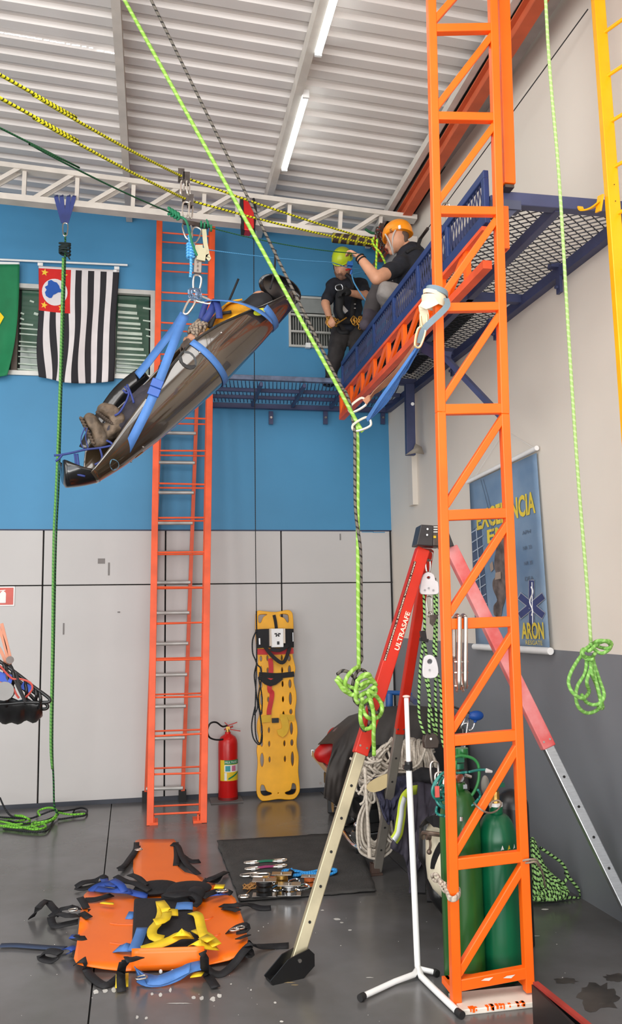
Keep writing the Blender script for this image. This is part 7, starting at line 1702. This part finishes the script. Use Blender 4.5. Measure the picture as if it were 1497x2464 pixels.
blob('vest', [(a, c, r1 + .015, r2 + .012) for a, c, r1, r2 in tor[1:]] + [(arms[0][0], arms[0][1], .06, .055), (arms[2][0], arms[2][1], .06, .055)], SHIRT, pt_, .016, 3, noise=.012, nsc=12)
for sd, (px_, py_), (tx, ty) in ((1, (282, 1010), (250, 985)), (-1, (240, 1060), (215, 1008))):
    an = P3(.165, .06 * sd, .10); Yb = an.y - .02; heel = PY(px_, py_, Yb); toe = PY(tx, ty, Yb - .02)
    mid = heel.lerp(toe, .5) + V((.02, 0, .01))
    blob('boot', [(an, heel, .062, .052), (heel, mid, .05, .05), (mid, toe, .05, .044)], BOOT, pt_, .01, 4, noise=.012, nsc=22)
    b = MB(); nr_ = (heel - toe).normalized(); out_ = V((-.75, -.15, -.5)); out_ = (out_ - nr_ * out_.dot(nr_)).normalized()
    for i in range(9):
        q = toe.lerp(heel, -.1 + i * .14) + out_ * .046; b.box(q, (.03, .075, .018), Matrix.Rotation(.5, 3, 'Y'))
    bevel(b.build('boot_sole', mat('boot_tread', (84, 70, 58), .85, var=.25), pt_), .006)
b = MB()
for i in range(7):
    q = P3(.615 + .012 * (i % 4), .09 - .02 * (i // 4), .20 + .012 * (i % 2)); b.tube([q + snr * (.05 * math.cos(a) ) + sup * (.035 * math.sin(a)) + sax * (.03 * math.sin(a * 2 + i)) for a in [k * PI / 3 for k in range(6)]], .011, 7, closed=True)
b.build('grey_knot', ropemat('beige_knot_rope', (150, 134, 116), (104, 92, 84), 40, .35), pt_, ang=3)
b = MB(); b.ribbon([P3(.70, .12, .17), P3(.74, .08, .2), P3(.80, .06, .19), P3(.84, .08, .15)], .07, .012, (sup)); b.build('yellow_pad', SHIRT, pt_, ang=3)
b = MB(); b.ribbon([P3(.66, .14, .16), P3(.70, .14, .19), P3(.735, .13, .17), P3(.76, .15, .14)], .05, .02, (sup)); b.ribbon([P3(.42, .12, .16), P3(.45, .05, .19), P3(.5, -.02, .2)], .05, .012, sup); b.build('dark_strap', BLACK, pt_, ang=3)
# ============================================================ HELMET
def helmet(c, r, rot, m, par, vents=True):
    b = MB(); b.ball(c, (r * 1.12, r * .92, r * 1.0), 28, 14, rot, z0=-.22)
    o = b.build('helmet', m, par); 
    b = MB(); pts = []
    for i in range(24):
        a = 2 * PI * i / 24; p = V((r * 1.13 * math.cos(a) * .98, r * .93 * math.sin(a) * .98, -r * .22 - .01 * math.cos(2 * a))); pts.append(c + rot @ p)
    b.tube(pts, .006, 6, closed=True, per=1); b.build('helmet_rim', m, o)
    return o
def face(c, fwd, upv, sc=1.):
    """bumps of a face round a head centre"""
    f = V(fwd).normalized(); u = V(upv); u = (u - f * u.dot(f)).normalized(); s = f.cross(u); k = sc
    c = V(c); L = [(c - u * .045 * k + f * .035 * k, c - u * .095 * k + f * .062 * k, .055 * k, .032 * k),
        (c + u * .0 * k + f * .088 * k, c - u * .032 * k + f * .108 * k, .011 * k, .0155 * k), (c - u * .058 * k + f * .088 * k + s * .018 * k, c - u * .058 * k + f * .088 * k - s * .018 * k, .011 * k, .011 * k)]
    for sg in (-1, 1):
        L.append((c + u * .018 * k + f * .078 * k + s * .012 * sg * k, c + u * .018 * k + f * .066 * k + s * .045 * sg * k, .013 * k, .012 * k)); L.append((c - u * .03 * k + f * .055 * k + s * .04 * sg * k, c - u * .03 * k + f * .05 * k + s * .045 * sg * k, .024 * k, .024 * k)); L.append((c + u * .01 * k + s * .082 * sg * k, c - u * .022 * k + s * .08 * sg * k, .014 * k, .011 * k))
    return L, f, u, s
def facebits(c, f, u, s, par, hairm, sc=1., beard=True):
    b = MB()
    for sg in (-1, 1): b.tube([c + u * .03 * sc + f * .089 * sc + s * sg * .014 * sc, c + u * .034 * sc + f * .086 * sc + s * sg * .03 * sc, c + u * .026 * sc + f * .073 * sc + s * sg * .05 * sc], .0048 * sc, 6)
    b.build('eyebrow', hairm, par)
    b = MB()
    for sg in (-1, 1): b.ball(c + u * .006 * sc + f * .078 * sc + s * sg * .03 * sc, (.012 * sc, .009 * sc, .006 * sc), 10, 6)
    b.build('eye', mat('eye_dark', (40, 30, 26), .3), par)
    b = MB(); b.tube([c - u * .056 * sc + f * .1 * sc - s * .022 * sc, c - u * .053 * sc + f * .103 * sc, c - u * .056 * sc + f * .1 * sc + s * .022 * sc], .0045 * sc, 6); b.build('lips', mat('lip', (170, 96, 84), .5), par)
# ------------------------------------------------------------ standing man, lime helmet
BSH = mat('black_shirt', (25, 27, 36), .85, var=.2, scale=10, bump=.35, bscale=30); DTR = mat('dark_brown_trousers', (50, 46, 46), .85, var=.18, scale=9, bump=.35, bscale=24); HAIR = mat('dark_hair', (38, 28, 22), .8, var=.2); GLV = mat('black_glove', (22, 22, 24), .8)
Y1 = 7.72
def A(x, y, d=0.): return PY(x, y, Y1 + d)
m1 = thing('person', 'standing man in lime helmet, black shirt and dark trousers looking down at his hands', 'person', A(812, 925))
neck, chest, waist = A(838, 674), A(834, 705, .0), A(838, 750)
sL1, sR1 = A(803, 690, -.04), A(868, 686, .04)
hc1 = A(824, 640, -.10)
fw = (A(800, 668, -.30) - hc1).normalized(); upv = V((-.05, -.35, 1))
FL, f_, u_, s_ = face(hc1, fw, upv, .93)
eL, wL = A(783, 730, -.12), A(792, 762, -.22); eR, wR = A(880, 712, -.20), A(838, 704, -.34)
leg1 = capmesh([A(822, 792), A(808, 852, -.14), A(795, 908, -.02)], [.085, .062, .046]); leg2 = capmesh([A(856, 790), A(864, 850, -.14), A(850, 908, .10)], [.085, .062, .046])
torso = [(A(838, 786), waist, .125, .12), (waist, chest, .125, .14), (chest, A(836, 692), .14, .11), (sL1, sR1, .062, .062), (A(836, 690), neck, .09, .06)]
aL = capmesh([sL1, eL, wL], [.056, .044, .030]); aR = capmesh([sR1, eR, wR], [.056, .044, .030])
hl1 = hand(wL, A(797, 776, -.3) - wL, V((.5, .8, 0)), .95, .7); hr1 = hand(wR, A(812, 700, -.40) - wR, V((0, .5, -1)), .95, .9, -1)
blob('body', torso + [(neck, hc1, .056, .056)] + FL + aL + aR + hl1 + leg1 + leg2, SKIN, m1, .008, 3, extra=[(hc1, V((.082, .09, .105)), None)])
facebits(hc1, f_, u_, s_, m1, HAIR, .93)
blob('beard', [(hc1 - u_ * .085 + f_ * .072, hc1 - u_ * .10 + f_ * .06, .032, .032), (hc1 - u_ * .05 + s_ * .07 + f_ * .02, hc1 - u_ * .09 + s_ * .03 + f_ * .06, .018, .026), (hc1 - u_ * .05 - s_ * .07 + f_ * .02, hc1 - u_ * .09 - s_ * .03 + f_ * .06, .018, .026), (hc1 - u_ * .047 + f_ * .094 + s_ * .02, hc1 - u_ * .047 + f_ * .094 - s_ * .02, .008, .008)], mat('short_beard', (112, 82, 66), .9, var=.2), m1, .006, 2)
blob('shirt', [(a, c, r1 + .016, r2 + .014) for a, c, r1, r2 in torso[:4]] + [(sL1, sL1.lerp(eL, .75), .07, .066), (sR1, sR1.lerp(eR, .75), .07, .066)], BSH, m1, .011, 3, noise=.014, nsc=13)
blob('trousers', [(leg1[0][0], leg1[0][1], .10, .085), (leg1[1][0], leg1[1][1], .085, .062), (leg2[0][0], leg2[0][1], .10, .085), (leg2[1][0], leg2[1][1], .085, .062), (A(822, 790), A(858, 788), .10, .10), (A(838, 770), A(838, 788), .125, .12)], DTR, m1, .012, 3, noise=.018, nsc=11)
blob('glove', hr1 + [(wR, wR.lerp(A(812, 700, -.40), .3), .034, .034)], GLV, m1, .007, 2)
blob('glove', [(A(818, 712, -.3), A(816, 745, -.28), .045, .035), (A(816, 745, -.28), A(822, 762, -.26), .035, .03)], GLV, m1, .01, 2)
for a_, t_ in ((A(795, 908, -.02), A(784, 921, -.15)), (A(850, 908, .1), A(842, 921, -.05))): blob('boot', [(a_, a_ + V((0, .0, -.05)), .055, .05), (a_ + V((0, .02, -.05)), t_ , .046, .04)], BLACKP, m1, .012, 2)
LM = mat('lime_helmet', (196, 214, 40), .35, var=.03)
rr = Matrix((f_, s_ * -1 if False else u_.cross(f_), u_)).transposed()
hm = helmet(hc1 + u_ * .072 - f_ * .01 - f_ * .008, .108, rr, LM, m1)
b = MB()
for sg in (-1, 1): b.box(hc1 + u_ * .085 - f_ * .01 + s_ * sg * .092, (.03, .012, .04), rr)
b.build('helmet_vent', BLACKP, hm)
b = MB(); 
for sg in (-1, 1): b.tube([hc1 + u_ * .03 + s_ * .088 * sg, hc1 - u_ * .05 + s_ * .075 * sg + f_ * .02, hc1 - u_ * .118 + f_ * .045], .006, 6)
b.build('chin_strap', BLACK, m1)
# harness and gear
b = MB(); yo = -.16
b.ribbon([A(808, 768, -.14), A(830, 772, -.17), A(860, 770, -.14), A(878, 762, -.02)], .06, .012, (0, -1, 0)); b.ribbon([A(812, 690, -.16), A(822, 720, -.18), A(826, 765, -.17)], .045, .01, (0, -1, 0)); b.ribbon([A(862, 686, -.10), A(852, 720, -.16), A(846, 765, -.16)], .045, .01, (0, -1, 0)); b.ribbon([A(812, 785, -.12), A(820, 800, -.14), A(840, 798, -.14)], .04, .01, (0, -1, 0)); b.tube([A(832, 660, -.2), A(846, 672, -.2), A(850, 690, -.2), A(838, 698, -.22), A(828, 690, -.22)], .02, 7)
b.build('harness', BLACK, m1, ang=3)
GOLD = mat('gold_hardware', (190, 140, 60), .35, .7)
b = MB(); 
for i in range(16): carabiner(b, A(R.uniform(788, 812), R.uniform(766, 784), -.26), .06, (R.uniform(-1, 1), 0, 1), (1, .4, 0), .005, .5)
for i in range(12): carabiner(b, A(R.uniform(846, 872), R.uniform(762, 786), -.22), .06, (R.uniform(-1, 1), 0, 1), (1, .4, 0), .005, .5)
b.rod(A(820, 752, -.26), A(820, 752, -.28), .018); b.tube([A(790, 786, -.26), A(805, 782, -.26), A(822, 772, -.26), A(834, 764, -.26)], .008, 6); b.build('gear_cluster', GOLD, m1, ang=3, kind='stuff')
b = MB(); b.bar(A(822, 738, -.25), A(834, 752, -.25), .04, .02, (0, -1, 0)); b.bar(A(852, 732, -.18), A(856, 732, -.18), .01, .01); b.bar(A(852, 742, -.18), A(856, 742, -.18), .01, .01); carabiner(b, A(816, 692, -.34), .07, (1, 0, .2), (0, 0, 1), .005, .8); b.box(A(833, 702, -.36), (.03, .02, .03)); b.build('steel_hardware', ALU, m1, kind='stuff')
b = MB(); b.tube([A(846, 656, -.2), A(852, 680, -.3), A(872, 712, -.5), A(890, 735, -.8), A(901, 752, -.95)], .007, 6); b.tube([A(848, 660, -.15), A(862, 656, -.1), A(878, 654, .0)], .007, 6); b.build('blue_lanyard', SKY, m1, ang=3)
b = MB(); b.box(A(842, 636, -.26), (.05, .05, .04)); b.tube([A(836, 640, -.24), A(846, 648, -.24), A(844, 660, -.22)], .012, 6); b.build('blue_sling', mat('royal_sling', (46, 110, 190), .6), m1)
MB().rod(A(832, 650, -.26), A(846, 646, -.26), .008).build('red_gate', RED, m1)
# ------------------------------------------------------------ kneeling man, orange helmet
Y2 = 6.35
def B_(x, y, d=0.): return PY(x, y, Y2 + d)
m2 = thing('person', 'kneeling man in orange helmet and black shirt reaching out with one arm', 'person', B_(985, 745))
hc2 = B_(955, 576, 0); fw2 = (B_(915, 592, .10) - hc2).normalized()
FL, f2, u2, s2 = face(hc2, fw2, V((.1, 0, 1)), .95)
nk, ch2 = B_(985, 604), B_(990, 655)
sN, sF = B_(962, 640, -.12), B_(1012, 630, .14)
el2, wr2_ = B_(906, 670, -.22), B_(866, 620, -.14)
torso2 = [(B_(994, 726), ch2, .135, .14), (ch2, B_(990, 622), .145, .115), (sN, sF, .062, .066), (B_(990, 622), nk, .09, .062)]
aN = capmesh([sN, el2, wr2_], [.062, .052, .033]); aF = capmesh([sF, B_(965, 690, .12), B_(935, 690, .05)], [.055, .045, .033])
lgN = capmesh([B_(990, 732, -.06), B_(930, 704, -.2), B_(945, 752, .05)], [.085, .066, .05]); lgF = capmesh([B_(990, 732, .1), B_(915, 690, .2), B_(890, 752, .35)], [.085, .066, .05])
hd2 = hand(wr2_, B_(848, 606, -.12) - wr2_, V((0, .3, -1)), 1., 1.0); 
blob('body', torso2 + [(nk, hc2, .058, .06)] + FL + aN + aF + hd2 + lgN + lgF, SKIN, m2, .008, 3, extra=[(hc2, V((.085, .092, .108)), None)])
facebits(hc2, f2, u2, s2, m2, HAIR, .95)
blob('hair', [(hc2 - f2 * .05 + u2 * .0, hc2 - f2 * .052 - u2 * .02, .06, .046), (hc2 + s2 * .04 - f2 * .03, hc2 + s2 * .05 - f2 * .03 - u2 * .03, .05, .035)], mat('short_dark_hair', (92, 74, 64), .9, var=.2), m2, .009, 2)
blob('shirt', [(a, c, r1 + .018, r2 + .018) for a, c, r1, r2 in torso2[:3]] + [(sN, sN.lerp(el2, .5), .076, .068), (sF, sF.lerp(aF[0][1], .6), .07, .062)], BSH, m2, .011, 3, noise=.014, nsc=12)
LTR = mat('stone_grey_trousers', (146, 140, 136), .8, var=.1, scale=9, bump=.3)
blob('trousers', [(lgN[0][0], lgN[0][1], .10, .088), (lgN[1][0], lgN[1][1], .088, .07), (B_(990, 734, -.06), B_(990, 734, .1), .12, .12)], LTR, m2, .012, 3, noise=.018, nsc=10)
blob('dark_leg', [(lgF[0][0], lgF[0][1], .10, .088), (lgF[1][0], lgF[1][1], .085, .07)], mat('dark_grey_leg', (84, 78, 78), .85, var=.1), m2, .012, 3, noise=.015)
blob('boot', [(B_(890, 752, .35), B_(886, 772, .2), .06, .055), (B_(900, 762, .3), B_(878, 782, .1), .05, .05)], mat('purple_grey_boot', (74, 66, 76), .8), m2, .012, 2)
OH = mat('orange_helmet', (246, 150, 24), .35, var=.03)
rr2 = Matrix((f2, u2.cross(f2), u2)).transposed(); hm2 = helmet(hc2 + u2 * .05 - f2 * .012, .116, rr2, OH, m2)
b = MB(); sg = 1 if s2.y < 0 else -1
b.box(hc2 + u2 * .035 - f2 * .075 + s2 * sg * .095, (.02, .012, .03), rr2); b.build('helmet_badge', WHITE, hm2)
b = MB(); b.box(hc2 + u2 * .03 + f2 * .0 + s2 * sg * .105, (.02, .01, .03), rr2); b.build('strap_anchor', mat('brown_clip', (140, 84, 30), .5), hm2)
b = MB()
for sq in (-1, 1):
    b.tube([hc2 + u2 * .03 + s2 * .09 * sq + f2 * .06, hc2 - u2 * .05 + s2 * .085 * sq + f2 * .035, hc2 - u2 * .12 + f2 * .05], .007, 6); b.tube([hc2 + u2 * .03 + s2 * .095 * sq - f2 * .04, hc2 - u2 * .03 + s2 * .09 * sq, hc2 - u2 * .12 + f2 * .05], .006, 6)
b.build('chin_strap', mat('grey_chin_strap', (190, 184, 178), .7), m2)
b = MB(); b.tube([B_(995, 612, -.1), B_(1004, 600, -.1), B_(1008, 585, -.08), B_(1012, 574, -.04)], .016, 7); b.tube([B_(978, 608, -.12), B_(996, 598, -.12), B_(1010, 602, -.1)], .016, 7); b.build('harness_strap', BLACK, m2, ang=3)
b = MB(); q = wr2_.lerp(el2, .12); ax2 = (el2 - wr2_).normalized(); b.tube([q + ax2.orthogonal().normalized() * .036 * math.cos(a) + ax2.cross(ax2.orthogonal().normalized()) * .036 * math.sin(a) for a in [k * PI / 4 for k in range(8)]], .007, 6, closed=True); q = wr2_.lerp(el2, .0); b.tube([q + ax2.orthogonal().normalized() * .034 * math.cos(a) + ax2.cross(ax2.orthogonal().normalized()) * .034 * math.sin(a) for a in [k * PI / 4 for k in range(8)]], .008, 6, closed=True); b.build('wrist_band', BLACK, m2)
